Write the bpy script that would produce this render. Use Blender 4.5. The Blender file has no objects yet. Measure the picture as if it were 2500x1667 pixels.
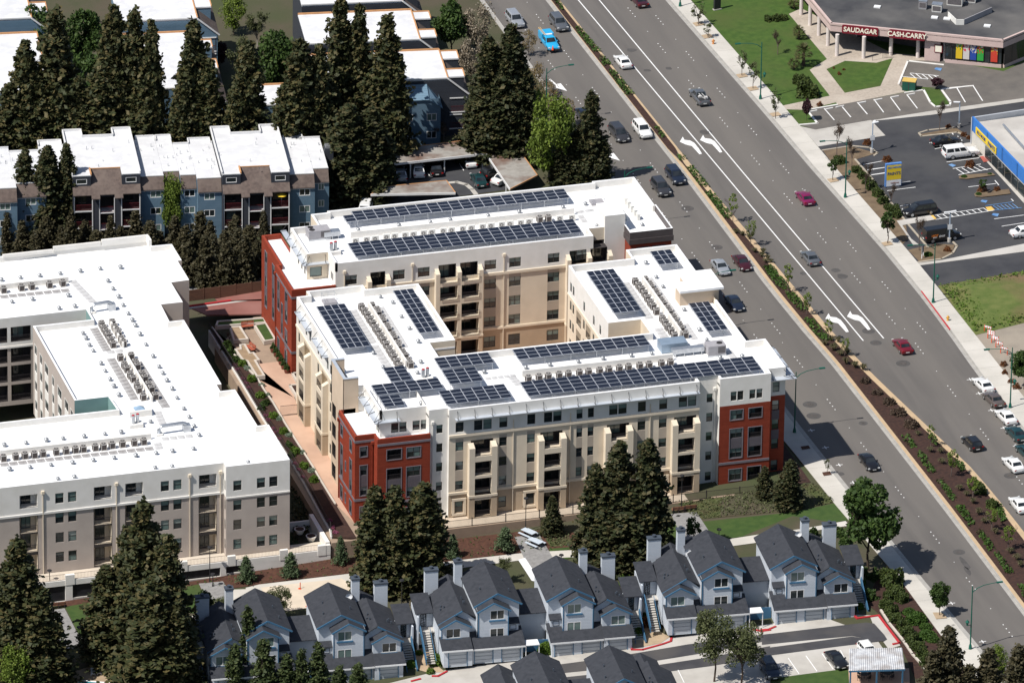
import bpy,math,random
from mathutils import Matrix,Vector
random.seed(7)
R_=math.radians
scene=bpy.context.scene
COL=scene.collection
# ------------------------------------------------------------------ camera
CAM_P,CAM_A,CAM_R=R_(25.24),R_(16.37),R_(0.815)
CAM_D=22500.0/17.0
_fw=Vector((math.sin(CAM_A)*math.cos(CAM_P),math.cos(CAM_A)*math.cos(CAM_P),-math.sin(CAM_P)))
_rt=Vector((math.cos(CAM_A),-math.sin(CAM_A),0))
_up=_rt.cross(_fw)
_r=_rt*math.cos(CAM_R)+_up*math.sin(CAM_R)
_u=_up*math.cos(CAM_R)-_rt*math.sin(CAM_R)
cam_loc=-_fw*CAM_D
cd=bpy.data.cameras.new('camera');cam=bpy.data.objects.new('camera',cd);COL.objects.link(cam)
cd.sensor_width=36.0;cd.lens=22500.0/2500.0*36.0;cd.clip_start=5.0;cd.clip_end=9000.0
mw=Matrix(((_r.x,_u.x,-_fw.x,cam_loc.x),(_r.y,_u.y,-_fw.y,cam_loc.y),(_r.z,_u.z,-_fw.z,cam_loc.z),(0,0,0,1)))
cam.matrix_world=mw
scene.camera=cam
# ------------------------------------------------------------------ sky, sun, exposure
SUN_EL,SUN_AZ=R_(54.0),R_(19.0)
world=bpy.data.worlds.new('World');scene.world=world;world.use_nodes=True
wn=world.node_tree.nodes;wl=world.node_tree.links
bg=wn['Background'];sky=wn.new('ShaderNodeTexSky')
sky.sky_type='NISHITA';sky.sun_disc=False
sky.sun_elevation=SUN_EL
# direction TO the sun = (-cos az, -sin az); Nishita rotation is measured from +Y clockwise
sky.sun_rotation=math.atan2(-math.cos(SUN_AZ),-math.sin(SUN_AZ))
wl.new(sky.outputs[0],bg.inputs[0]);bg.inputs[1].default_value=0.07
sd=bpy.data.lights.new('sun','SUN');sd.energy=4.4;sd.angle=R_(0.53);sd.color=(1.0,0.955,0.89)
sun=bpy.data.objects.new('sun',sd);COL.objects.link(sun)
sun.rotation_euler=Vector((-math.cos(SUN_EL)*math.cos(SUN_AZ),-math.cos(SUN_EL)*math.sin(SUN_AZ),math.sin(SUN_EL))).to_track_quat('Z','Y').to_euler()
sun.location=(-200,-80,300)
vs=scene.view_settings;vs.view_transform='Standard';vs.look='None';vs.exposure=0.42;vs.gamma=1.0
# ------------------------------------------------------------------ survey: readings taken off the photograph -> metres on the site
def ray(px,py):
 return _fw+_r*((px-1250.0)/22500.0)-_u*((py-833.5)/22500.0)
def at_z(px,py,z):
 d=ray(px,py);t=(z-cam_loc.z)/d.z;q=cam_loc+d*t;return(q.x,q.y)
def hz(x):
 """height of the natural ground: level at the street, falling gently to the west"""
 return 0.045*(max(x,-115.0)-22.0) if x<22.0 else 0.0
def G(px,py,dz=0.0):
 z=0.0
 for _ in range(4):
  x,y=at_z(px,py,z+dz);z=hz(x)
 return(x,y)
def G3(px,py,dz=0.0):
 x,y=G(px,py,dz);return(x,y,hz(x)+dz)
def Zm(ox,oy,k):
 return lambda x,y:(ox+x/k,oy+y/k)
 # ------------------------------------------------------------------ materials
MATS={}
def _nodes(name):
 m=bpy.data.materials.new(name);m.use_nodes=True
 return m,m.node_tree.nodes,m.node_tree.links,m.node_tree.nodes['Principled BSDF']
def mat(name,c,c2=None,scale=1.0,rough=0.8,metal=0.0,bump=0.0,bscale=None,spec=0.3,detail=6.0,stretch=None,lo=0.35,hi=0.65,c3=None,s3=0.1,rot=None):
 """noise-mottled surface in object space; c3 adds a second, broader blotch colour"""
 if name in MATS:return MATS[name]
 m,n,l,b=_nodes(name)
 b.inputs['Roughness'].default_value=rough;b.inputs['Metallic'].default_value=metal
 b.inputs['Specular IOR Level'].default_value=spec
 b.inputs['Base Color'].default_value=(*c,1)
 if c2 is not None or bump:
  tc=n.new('ShaderNodeTexCoord');mp=n.new('ShaderNodeMapping');l.new(tc.outputs['Object'],mp.inputs[0])
  if stretch:mp.inputs['Scale'].default_value=stretch
  if rot:mp.inputs['Rotation'].default_value=rot
  nz=n.new('ShaderNodeTexNoise');nz.inputs['Scale'].default_value=scale;nz.inputs['Detail'].default_value=detail
  l.new(mp.outputs[0],nz.inputs[0])
 if c2 is not None:
  rp=n.new('ShaderNodeValToRGB');rp.color_ramp.elements[0].position=lo;rp.color_ramp.elements[1].position=hi
  rp.color_ramp.elements[0].color=(*c,1);rp.color_ramp.elements[1].color=(*c2,1)
  l.new(nz.outputs[0],rp.inputs[0]);out=rp.outputs[0]
  if c3 is not None:
   n3=n.new('ShaderNodeTexNoise');n3.inputs['Scale'].default_value=s3;n3.inputs['Detail'].default_value=5.0
   l.new(mp.outputs[0],n3.inputs[0])
   r3=n.new('ShaderNodeValToRGB');r3.color_ramp.elements[0].position=0.45;r3.color_ramp.elements[1].position=0.68
   l.new(n3.outputs[0],r3.inputs[0])
   mx=n.new('ShaderNodeMixRGB');l.new(r3.outputs[0],mx.inputs[0]);l.new(out,mx.inputs[1]);mx.inputs[2].default_value=(*c3,1)
   out=mx.outputs[0]
  l.new(out,b.inputs['Base Color'])
 if bump:
  bn=n.new('ShaderNodeTexNoise');bn.inputs['Scale'].default_value=bscale or scale*6;bn.inputs['Detail'].default_value=4
  l.new(mp.outputs[0],bn.inputs[0])
  bp=n.new('ShaderNodeBump');bp.inputs['Strength'].default_value=bump;bp.inputs['Distance'].default_value=0.05
  l.new(bn.outputs[0],bp.inputs['Height']);l.new(bp.outputs[0],b.inputs['Normal'])
 MATS[name]=m;return m
def mat_lap(name,c,c2,pitch=0.2,depth=0.6,vert=False):
 """lapped boards: saw-tooth bump along Z, slight colour change board to board"""
 if name in MATS:return MATS[name]
 m,n,l,b=_nodes(name);b.inputs['Roughness'].default_value=0.7;b.inputs['Specular IOR Level'].default_value=0.25
 tc=n.new('ShaderNodeTexCoord');sp=n.new('ShaderNodeSeparateXYZ');l.new(tc.outputs['Object'],sp.inputs[0])
 dv=n.new('ShaderNodeMath');dv.operation='DIVIDE';l.new(sp.outputs['X' if vert else 'Z'],dv.inputs[0]);dv.inputs[1].default_value=pitch
 fr=n.new('ShaderNodeMath');fr.operation='FRACT';l.new(dv.outputs[0],fr.inputs[0])
 fl=n.new('ShaderNodeMath');fl.operation='FLOOR';l.new(dv.outputs[0],fl.inputs[0])
 wn_=n.new('ShaderNodeTexWhiteNoise');wn_.noise_dimensions='1D';l.new(fl.outputs[0],wn_.inputs['W'])
 nz=n.new('ShaderNodeTexNoise');nz.inputs['Scale'].default_value=0.8;l.new(tc.outputs['Object'],nz.inputs[0])
 ad=n.new('ShaderNodeMath');ad.operation='MULTIPLY_ADD';l.new(wn_.outputs[0],ad.inputs[0]);ad.inputs[1].default_value=0.4;l.new(nz.outputs[0],ad.inputs[2])
 rp=n.new('ShaderNodeValToRGB');rp.color_ramp.elements[0].position=0.35;rp.color_ramp.elements[1].position=1.0
 rp.color_ramp.elements[0].color=(*c,1);rp.color_ramp.elements[1].color=(*c2,1)
 l.new(ad.outputs[0],rp.inputs[0])
 st=n.new('ShaderNodeMath');st.operation='LESS_THAN';l.new(fr.outputs[0],st.inputs[0]);st.inputs[1].default_value=0.1
 mx=n.new('ShaderNodeMixRGB');mx.blend_type='MULTIPLY';l.new(st.outputs[0],mx.inputs[0]);l.new(rp.outputs[0],mx.inputs[1]);mx.inputs[2].default_value=(0.62,0.62,0.62,1)
 l.new(mx.outputs[0],b.inputs['Base Color'])
 bp=n.new('ShaderNodeBump');bp.inputs['Strength'].default_value=depth;bp.inputs['Distance'].default_value=0.03
 l.new(fr.outputs[0],bp.inputs['Height']);l.new(bp.outputs[0],b.inputs['Normal'])
 MATS[name]=m;return m
 # ------------------------------------------------------------------ mesh collector
class MB:
 def __init__(s):s.v=[];s.f=[];s.m=[]
 def poly(s,pts,m=0):
  i=len(s.v);s.v+=[tuple(p) for p in pts];s.f.append(tuple(range(i,i+len(pts))));s.m.append(m);return s
 def box(s,x0,x1,y0,y1,z0,z1,m=0,mt=None):
  i=len(s.v)
  s.v+=[(x0,y0,z0),(x1,y0,z0),(x1,y1,z0),(x0,y1,z0),(x0,y0,z1),(x1,y0,z1),(x1,y1,z1),(x0,y1,z1)]
  s.f+=[(i,i+3,i+2,i+1),(i+4,i+5,i+6,i+7),(i,i+1,i+5,i+4),(i+1,i+2,i+6,i+5),(i+2,i+3,i+7,i+6),(i+3,i,i+4,i+7)]
  s.m+=[m,m if mt is None else mt,m,m,m,m];return s
 def prism(s,pl,z0,z1,m=0,mt=None,bottom=True):
  """pl: list of (x,y); z0/z1 numbers or functions of (x,y)"""
  a=z0 if callable(z0) else(lambda x,y:z0);b=z1 if callable(z1) else(lambda x,y:z1)
  n=len(pl);i=len(s.v)
  s.v+=[(x,y,a(x,y)) for x,y in pl]+[(x,y,b(x,y)) for x,y in pl]
  if bottom:s.f.append(tuple(i+k for k in reversed(range(n))));s.m.append(m)
  s.f.append(tuple(i+n+k for k in range(n)));s.m.append(m if mt is None else mt)
  for k in range(n):
   j=(k+1)%n;s.f.append((i+k,i+j,i+n+j,i+n+k));s.m.append(m)
  return s
 def cyl(s,x,y,z0,z1,r0,r1=None,n=10,m=0,mt=None):
  r1=r0 if r1 is None else r1;i=len(s.v)
  for z,r in((z0,r0),(z1,r1)):
   s.v+=[(x+r*math.cos(2*math.pi*k/n),y+r*math.sin(2*math.pi*k/n),z) for k in range(n)]
  for k in range(n):
   j=(k+1)%n;s.f.append((i+k,i+j,i+n+j,i+n+k));s.m.append(m)
  s.f.append(tuple(i+n+k for k in range(n)));s.m.append(m if mt is None else mt)
  s.f.append(tuple(i+k for k in reversed(range(n))));s.m.append(m);return s
 def tube(s,path,r,n=6,m=0,caps=True):
  P=[Vector(p) for p in path];rr=r if isinstance(r,(list,tuple)) else[r]*len(P);i0=len(s.v)
  for k,p in enumerate(P):
   t=(P[min(k+1,len(P)-1)]-P[max(k-1,0)]).normalized()
   a=t.cross(Vector((0,0,1)) if abs(t.z)<0.9 else Vector((1,0,0))).normalized();b=t.cross(a)
   s.v+=[tuple(p+(a*math.cos(2*math.pi*q/n)+b*math.sin(2*math.pi*q/n))*rr[k]) for q in range(n)]
  for k in range(len(P)-1):
   for q in range(n):
    w=(q+1)%n;s.f.append((i0+k*n+q,i0+k*n+w,i0+(k+1)*n+w,i0+(k+1)*n+q));s.m.append(m)
  if caps:
   s.f.append(tuple(i0+q for q in range(n)));s.m.append(m);s.f.append(tuple(i0+(len(P)-1)*n+q for q in reversed(range(n))));s.m.append(m)
  return s
 def beam(s,p,q,w,h,m=0):
  """rectangular bar from p to q, w across, h deep"""
  p=Vector(p);q=Vector(q);t=(q-p).normalized()
  a=t.cross(Vector((0,0,1)) if abs(t.z)<0.95 else Vector((1,0,0))).normalized()*(w/2);b=t.cross(a).normalized()*(h/2)
  i=len(s.v)
  for c in(p,q):s.v+=[tuple(c+a+b),tuple(c-a+b),tuple(c-a-b),tuple(c+a-b)]
  s.f+=[(i,i+1,i+2,i+3),(i+7,i+6,i+5,i+4)]+[(i+k,i+4+k,i+4+(k+1)%4,i+(k+1)%4) for k in range(4)];s.m+=[m]*6;return s
 def mesh(s,name,mats,smooth=False):
  me=bpy.data.meshes.new(name);me.from_pydata(s.v,[],s.f)
  for q in(mats if isinstance(mats,(list,tuple)) else[mats]):me.materials.append(q)
  if any(s.m):me.polygons.foreach_set('material_index',s.m)
  if smooth:me.polygons.foreach_set('use_smooth',[True]*len(s.f))
  return me
 def build(s,name,mats,parent=None,smooth=False,local=False):
  return put(name,s.mesh(name,mats,smooth),parent,local=local)
def put(name,me,parent=None,loc=None,rz=0.0,local=False,sc=None):
 """link a mesh; with a parent and local=False the mesh is in site coordinates"""
 o=bpy.data.objects.new(name,me);COL.objects.link(o)
 if loc is not None:o.location=loc
 if rz:o.rotation_euler=(0,0,rz)
 if sc is not None:o.scale=sc if isinstance(sc,(tuple,list)) else(sc,sc,sc)
 if parent is not None:
  o.parent=parent
  if not local:o.matrix_parent_inverse=ROOTS.get(parent.name,Matrix.Identity(4)).inverted()
 return o
ROOTS={}
def thing(name,label,cat,loc=(0,0,0),rz=0.0,group=None,sc=None):
 o=bpy.data.objects.new(name,None);COL.objects.link(o);o.location=loc;o.rotation_euler=(0,0,rz);o.empty_display_size=0.3
 if sc:o.scale=(sc,sc,sc)
 ROOTS[o.name]=Matrix.LocRotScale(Vector(loc),o.rotation_euler.to_quaternion(),Vector((sc or 1,)*3))
 return tag(o,label,cat,group)
def tag(o,label=None,cat=None,group=None,kind=None):
 if label:o['label']=label
 if cat:o['category']=cat
 if group:o['group']=group
 if kind:o['kind']=kind
 return o
def struct(o,label=None):
 o['kind']='structure'
 if label:o['label']=label
 return o
def dup(root,loc,rz=0.0,label=None,group=None,sc=None):
 r=root.copy();COL.objects.link(r);r.location=loc;r.rotation_euler=(0,0,rz)
 if sc:r.scale=sc if isinstance(sc,(tuple,list)) else(sc,sc,sc)
 if label:r['label']=label
 if group:r['group']=group
 for ch in list(root.children):
  c=ch.copy();COL.objects.link(c);c.parent=r
  for g in ch.children:
   d=g.copy();COL.objects.link(d);d.parent=c
 return r
ORD=['first','second','third','fourth','fifth','sixth','seventh','eighth','ninth','tenth','eleventh','twelfth','thirteenth','fourteenth','fifteenth','sixteenth','seventeenth','eighteenth','nineteenth','twentieth','twenty-first','twenty-second','twenty-third','twenty-fourth','twenty-fifth','twenty-sixth','twenty-seventh','twenty-eighth','twenty-ninth','thirtieth']
def smooth_line(pts,n=8):
 """Catmull-Rom through the given points"""
 P=[Vector(p) for p in pts];out=[]
 for i in range(len(P)-1):
  a,b,c,d=P[max(i-1,0)],P[i],P[i+1],P[min(i+2,len(P)-1)]
  for k in range(n):
   t=k/n;out.append(0.5*((2*b)+(c-a)*t+(2*a-5*b+4*c-d)*t*t+(3*b-a-3*c+d)*t*t*t))
 out.append(P[-1]);return out
def sheet(mb,pts,dz,m=0):
 """flat patch draped on the natural ground"""
 mb.poly([(x,y,hz(x)+dz) for x,y in pts],m)
 # palette
M_roof=mat('white_membrane',(0.80,0.80,0.80),(0.72,0.725,0.735),0.16,0.6,c3=(0.83,0.83,0.825),s3=0.5)
M_white=mat('white_stucco',(0.72,0.70,0.665),(0.66,0.64,0.60),0.6,0.85,bump=0.15,bscale=18)
M_cream=mat('cream_stucco',(0.66,0.575,0.455),(0.60,0.52,0.41),0.5,0.85,bump=0.15,bscale=18)
M_taupe=mat('taupe_stucco',(0.40,0.345,0.285),(0.36,0.31,0.255),0.5,0.85,bump=0.15,bscale=18)
M_tan=mat('tan_stucco',(0.43,0.34,0.245),(0.38,0.30,0.215),0.5,0.85,bump=0.15,bscale=18)
M_greige=mat('greige_stucco',(0.43,0.375,0.335),(0.385,0.335,0.30),0.4,0.85,bump=0.15,bscale=18)
M_red=mat_lap('red_lap_siding',(0.235,0.038,0.018),(0.29,0.05,0.024),0.2)
M_greypanel=mat_lap('grey_lap_panel',(0.115,0.10,0.115),(0.14,0.125,0.14),0.25)
M_greytrim=mat('grey_trim',(0.17,0.155,0.175),(0.15,0.135,0.155),1.0,0.6)
M_canopy=mat('pale_steel',(0.52,0.56,0.61),(0.45,0.49,0.55),0.7,0.45,0.3,spec=0.5)
M_dark=mat('recess_shade',(0.05,0.042,0.04),(0.035,0.03,0.03),0.7,0.8)  # near-black with the shade of balcony recesses and soffits put into the colour
M_steel=mat('galvanised',(0.55,0.57,0.59),(0.45,0.47,0.5),2.5,0.35,0.75,spec=0.5)
M_frame=mat('dark_window_frame',(0.045,0.042,0.042),None,rough=0.5)
M_wframe=mat('white_window_frame',(0.72,0.72,0.72),None,rough=0.5)
M_rail=mat('dark_railing',(0.035,0.03,0.032),None,rough=0.5)
def glass(name,c,c2,rough=0.08):
 m=mat(name,c,c2,0.35,rough,0.0,spec=0.65,detail=2.0);return m
M_g1=glass('window_glass_dark',(0.012,0.016,0.018),(0.03,0.042,0.045))
M_g2=glass('window_glass_blind',(0.10,0.15,0.14),(0.17,0.23,0.21))
M_g3=glass('window_glass_pale',(0.20,0.25,0.23),(0.28,0.32,0.30))
M_conc=mat('concrete',(0.42,0.40,0.365),(0.36,0.34,0.31),0.5,0.9,bump=0.15,bscale=12,c3=(0.46,0.44,0.41),s3=0.12)
# ================================================================== GROUND, ROADS, PAVEMENTS
M_soil=mat('dry_soil_ground',(0.075,0.062,0.042),(0.055,0.058,0.03),0.25,0.95,bump=0.3,bscale=3,c3=(0.05,0.06,0.025),s3=0.05)
M_asph=mat('worn_asphalt',(0.125,0.115,0.106),(0.104,0.096,0.09),0.55,0.88,bump=0.12,bscale=20,c3=(0.14,0.128,0.116),s3=0.10,stretch=(1.0,0.10,1.0))
M_asph2=mat('dark_asphalt',(0.036,0.037,0.042),(0.048,0.049,0.054),0.4,0.85,bump=0.12,bscale=20,c3=(0.06,0.06,0.062),s3=0.12)
M_asph3=mat('grey_cracked_asphalt',(0.13,0.118,0.105),(0.105,0.096,0.088),0.5,0.9,bump=0.12,bscale=20,c3=(0.15,0.135,0.12),s3=0.09)
M_walk=mat('pavement_concrete',(0.48,0.455,0.41),(0.43,0.41,0.37),0.35,0.9,bump=0.1,bscale=14,c3=(0.52,0.495,0.45),s3=0.15)
M_kerb=mat('kerb_concrete',(0.38,0.33,0.26),(0.33,0.29,0.23),1.2,0.9)
M_kerbg=mat('kerb_gutter_grey',(0.36,0.345,0.32),(0.30,0.29,0.27),1.0,0.9)
M_kerbtan=mat('kerb_tan_band',(0.47,0.34,0.21),(0.40,0.30,0.19),0.8,0.9)
M_mulch=mat('bark_mulch',(0.052,0.026,0.019),(0.032,0.017,0.014),2.2,0.95,bump=0.6,bscale=9)
M_rmulch=mat('red_brown_mulch',(0.085,0.038,0.024),(0.055,0.025,0.017),2.0,0.95,bump=0.6,bscale=9)
M_lawn=mat('mown_lawn',(0.036,0.075,0.012),(0.055,0.10,0.017),0.9,0.95,bump=0.5,bscale=12,c3=(0.06,0.085,0.02),s3=0.12)
M_lawnd=mat('park_lawn',(0.032,0.064,0.014),(0.046,0.08,0.018),0.9,0.95,bump=0.5,bscale=12,c3=(0.05,0.07,0.02),s3=0.12)
M_rough=mat('rough_grass',(0.07,0.105,0.022),(0.115,0.135,0.038),0.55,0.95,bump=0.8,bscale=4,c3=(0.15,0.105,0.055),s3=0.11)
M_paint=mat('road_paint_white',(0.72,0.72,0.71),(0.6,0.6,0.59),1.5,0.7,lo=0.45,hi=0.75)
M_redpaint=mat('red_kerb_paint',(0.42,0.02,0.03),(0.34,0.03,0.035),1.0,0.7)
M_stonepave=mat('exposed_aggregate_paving',(0.40,0.345,0.285),(0.32,0.275,0.23),2.5,0.9,bump=0.2,bscale=10,c3=(0.43,0.38,0.32),s3=0.2)
M_pink=mat('pink_terrace_paving',(0.46,0.30,0.22),(0.42,0.275,0.20),0.6,0.9,c3=(0.50,0.34,0.25),s3=0.2)
M_brickpave=mat('brick_red_drive',(0.235,0.095,0.078),(0.19,0.078,0.065),0.8,0.9,c3=(0.26,0.12,0.1),s3=0.2)
M_gravel=mat('grey_gravel_path',(0.25,0.245,0.24),(0.19,0.185,0.182),1.8,0.95,bump=0.3,bscale=10)
M_blue=mat('blue_paint_marking',(0.07,0.19,0.42),(0.16,0.28,0.45),1.5,0.8)
M_yellow=mat('yellow_warning_pad',(0.72,0.45,0.10),(0.62,0.38,0.09),2.0,0.8)
mb=MB()
xs=[-2500,-115,-60,22,60,3000];ys=[-1500,-100,60,3500]
for i in range(len(xs)-1):
 for j in range(len(ys)-1):
  a,b,c,d=xs[i],xs[i+1],ys[j],ys[j+1]
  mb.poly([(a,c,hz(a)),(b,c,hz(b)),(b,d,hz(b)),(a,d,hz(a))])
struct(mb.build('ground',M_soil))
def interp(tab):
 tab=sorted(tab)
 def fn(y):
  if y<=tab[0][0]:return tab[0][1]
  for(a,p),(b,q) in zip(tab,tab[1:]):
   if y<=b:
    t=(y-a)/(b-a);return p+(q-p)*t
  return tab[-1][1]
 return fn
xW=interp([(-160,34.6),(-110,33.9),(-87,32.8),(-58,31.7),(-33,31.0),(0,30.6),(60,30.0),(160,29.4)])
xWi=interp([(-160,31.5),(-104,30.3),(-88,30.2),(-70,29.2),(-63,28.75),(-49.5,28.3),(-36,27.7),(0,27.4),(160,27.0)])
mL=interp([(-160,43.7),(-100,43.5),(-68,43.3),(-17,42.5),(-9,42.0),(8,41.45),(49,41.2),(118,39.9),(200,38.6)])
mR=interp([(-160,51.8),(-100,51.5),(-70,51.2),(-57,50.8),(-27,47.1),(-17,46.1),(-9,45.5),(15,44.5),(49,43.1),(118,41.5),(200,40.4)])
xE=interp([(-160,62.4),(-28,61.75),(-12,62.2),(1,62.27),(17,61.95),(47,60.6),(67,60.0),(114,58.1),(200,56.0)])
xEo=interp([(-160,65.6),(-15,65.2),(2,65.1),(15,64.9),(46,63.7),(74,62.9),(113,61.3),(200,59.4)])
def strip(mb,fa,fb,y0,y1,z,step=4.0,m=0):
 n=max(1,int((y1-y0)/step))
 for i in range(n):
  a=y0+(y1-y0)*i/n;b=y0+(y1-y0)*(i+1)/n
  mb.poly([(fa(a),a,z),(fb(a),a,z),(fb(b),b,z),(fa(b),b,z)],m)
def off(f,d):return lambda y:f(y)+d
mb=MB();strip(mb,xW,xE,-200,240,0.012,8)
road=struct(mb.build('road',M_asph),'wide grey asphalt boulevard with planted median')
# gutters and kerbs
mb=MB()
for f,s in((xW,1),(xE,-1)):
 strip(mb,off(f,0),off(f,0.55*s),-200,240,0.022,8,1)
for f,s in((xW,-1),(xE,1)):
 n=110
 for i in range(n):
  a=-200+4*i;b=a+4;w=0.16*s
  p=[(f(a),a),(f(a)+w,a),(f(b)+w,b),(f(b),b)]
  mb.prism(p,-0.1,0.15,0)
struct(mb.build('kerb',[M_kerbg,M_kerbg]))
# pavements: poured slabs
def slabs(name,fa,fb,y0,y1,L,label):
 root=bpy.data.objects.new(name,None);COL.objects.link(root);struct(root,label)
 mb=MB();strip(mb,fa,fb,y0,y1,0.10,4);mb.build('bed',M_kerbg,root)
 n=int((y1-y0)/L)
 for i in range(n):
  a=y0+(y1-y0)*i/n+0.012;b=y0+(y1-y0)*(i+1)/n-0.012;z=0.15+random.uniform(-0.004,0.004)
  MB().prism([(fa(a)+.01,a),(fb(a)-.01,a),(fb(b)-.01,b),(fa(b)+.01,b)],0.05,z).build('slab',M_walk,root)
 return root
slabs('pavement',xWi,off(xW,-0.16),-130,-14,3.0,'pale concrete pavement along the near side of the boulevard')
slabs('pavement',off(xE,0.16),xEo,-62,150,3.0,'pale concrete pavement along the far side of the boulevard')
# median island
def mout(i):return off(mL,i),off(mR,-i)
mb=MB()
a0,b0=mout(0.0);a1,b1=mout(0.32)
def wr(y):return mR(y)-(0.85 if y<58 else 0.35)
def wlft(y):return mL(y)+(0.75 if y<58 else 0.32)
strip(mb,off(mL,-0.45),mL,-200,240,0.02,6,0);strip(mb,mL,off(mL,0.2),-200,240,0.16,6,0);strip(mb,off(mL,0.2),wlft,-200,240,0.165,6,1);strip(mb,wr,mR,-200,240,0.165,6,1)
for i in range(74):
 a=-200+6*i;b=a+6
 mb.poly([(mL(a),a,0),(mL(b),b,0),(mL(b),b,0.16),(mL(a),a,0.16)],0);mb.poly([(mR(a),a,0),(mR(b),b,0),(mR(b),b,0.165),(mR(a),a,0.165)],0)
med=struct(mb.build('median_kerb',[M_kerbg,M_kerbtan]))
mb=MB();strip(mb,wlft,wr,-200,240,0.15,3);struct(mb.build('median_bed',M_mulch),'dark bark mulch bed along the road median')
# ---- markings
SHC=[0]
def px_sheet(name,Z,pts,dz,m,parent=None,kind=None,label=None):
 SHC[0]+=1;mb=MB();sheet(mb,[G(*Z(x,y)) for x,y in pts],dz+0.0006*SHC[0]);o=mb.build(name,m,parent)
 if kind:o['kind']=kind
 if label:o['label']=label
 return o
ROOTS['road']=Matrix.Identity(4)
l1=interp([(117.4,44.41),(47.7,46.93),(-12.3,49.0),(200,41.4)]);l2=interp([(116.6,47.57),(46.9,49.84),(-12.6,52.1),(200,44.7)])
for f in(l1,l2):
 mb=MB();strip(mb,off(f,-0.09),off(f,0.09),-12.4,230,0.024,4);mb.build('lane_line',M_paint,road)
Z13=Zm(1240,0,3.647);Z18=Zm(1860,410,3.647);Z14=Zm(1860,0,3.647);Z24=Zm(1860,820,3.647);Z28=Zm(1860,1237,3.647);Z17=Zm(1240,410,3.647)
arrow=[(1728,1372),(1705,1376),(1640,1305),(1590,1280),(1632,1303),(1585,1290),(1530,1265),(1557,1220),(1572,1248),(1622,1254),(1660,1275),(1700,1325)]
for dx,dy,Z in((0,0,Z13),(181,-15,Z13)):
 px_sheet('turn_arrow',Z,[(x+dx,y+dy) for x,y in arrow],0.024,M_paint,road)
for dx,dy in((0,0),(193,-20)):
 px_sheet('turn_arrow',Z18,[(x-1530+565+dx+(x-1530)*0.06,(y-1220)*1.08+1295+dy) for x,y in arrow],0.024,M_paint,road)
sarrow=[(372,705),(385,715),(430,755),(462,758),(470,740),(527,814),(440,783),(470,779),(436,773)]
sarrow=[(365,712),(378,706),(432,752),(470,745),(527,814),(430,785),(425,766)]
for dx,dy in((0,0),(471,620)):
 px_sheet('straight_arrow',Z13,[(x+dx,y+dy) for x,y in sarrow],0.024,M_paint,road)
mb=MB()
def dots(f,y0,y1,per=14.6,rnd=0.0):
 y=y0
 while y<y1:
  for k in range(4):
   yy=y+k*1.15+random.uniform(-.05,.05);x=f(yy)
   mb.box(x-.07,x+.07,yy-.1,yy+.1,0.012,0.04)
  y+=per
  x=f(y-per*0.42);mb.box(x-.06,x+.06,y-per*0.42-.06,y-per*0.42+.06,0.012,0.04)
wA=lambda y:xW(y)+(mL(y)-xW(y))*0.33;wB=lambda y:xW(y)+(mL(y)-xW(y))*0.66
eA=lambda y:l2(y)+3.3;eB=lambda y:l2(y)+6.5 if y>-20 else l2(y)+6.3
dots(wA,-10,200);dots(wB,-7,200);dots(lambda y:xW(y)+(mL(y)-xW(y))*0.6,-150,-12)
dots(eA,-8,200);dots(eB,-12,200)
e2=lambda y:mR(y)+4.2 if y>-40 else 55.6
dots(lambda y:56.0+0.0*y,-150,-15)
tag(mb.build('lane_markers',M_paint,road),kind='stuff')
# parking tees on both kerbs
mb=MB()
for q in((1855,388),(1935,512),(2045,662),(2155,820),(2265,978)):
 x,y=G(*Z24(*q));mb.box(x-.5,x+.5,y-.06,y+.06,.012,.026);mb.box(x-.06,x+.06,y-.45,y+.45,.012,.027)
tag(mb.build('parking_tee',M_paint,road),kind='stuff')
mb=MB()
for q in((440,840),(566,993),(690,1148),(815,1305)):
 x,y=G(*Z24(*q));mb.box(x-.5,x+.5,y-.06,y+.06,.012,.026);mb.box(x-.06,x+.06,y-.45,y+.45,.012,.027)
for q in((1690,857),(1965,1198)):
 x,y=G(*Z28(*q));mb.box(x-.5,x+.5,y-.06,y+.06,.012,.026);mb.box(x-.06,x+.06,y-.45,y+.45,.012,.027)
tag(mb.build('parking_tee',M_paint,road),kind='stuff')
# manholes and patches
M_iron=mat('manhole_iron',(0.06,0.055,0.05),(0.09,0.08,0.075),3,0.7)
M_patch=mat('asphalt_patch',(0.065,0.062,0.06),(0.085,0.08,0.078),1.0,0.9)
for Z,q,r in((Z24,(428,610),.55),(Z24,(462,712),.55),(Z24,(1258,245),.55),(Z24,(1015,62),.45),(Z24,(2215,1243),.5),(Z24,(902,777),.35),(Z28,(1755,402),.45),(Z13,(1762,1178),.5),(Z18,(950,1453),.5),(Z17,(1600,362),.5),(Z17,(1862,708),.45)):
 x,y=G(*Z(*q));mb=MB();mb.cyl(x,y,0.0,0.017,r*1.9,n=20,m=1);mb.cyl(x,y,0.0,0.026,r,n=20)
 mb.build('manhole',[M_iron,M_patch],road)
for Z,q,w,h in((Z18,(660,910),.8,.8),(Z18,(715,965),.9,.9),(Z18,(370,940),.6,.6),(Z13,(1105,450),.9,.8),(Z13,(1240,630),.6,.6),(Z13,(1430,612),.6,.6),(Z28,(1805,500),.5,2.4),(Z28,(1830,570),.4,1.6),(Z24,(707,1228),.5,.6)):
 x,y=G(*Z(*q));mb=MB();mb.prism([(x+random.uniform(.7,1.1)*w*math.cos(t*.7),y+random.uniform(.7,1.1)*h*math.sin(t*.7)) for t in range(9)],.0,.02);mb.build('patch',M_patch,road)
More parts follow.
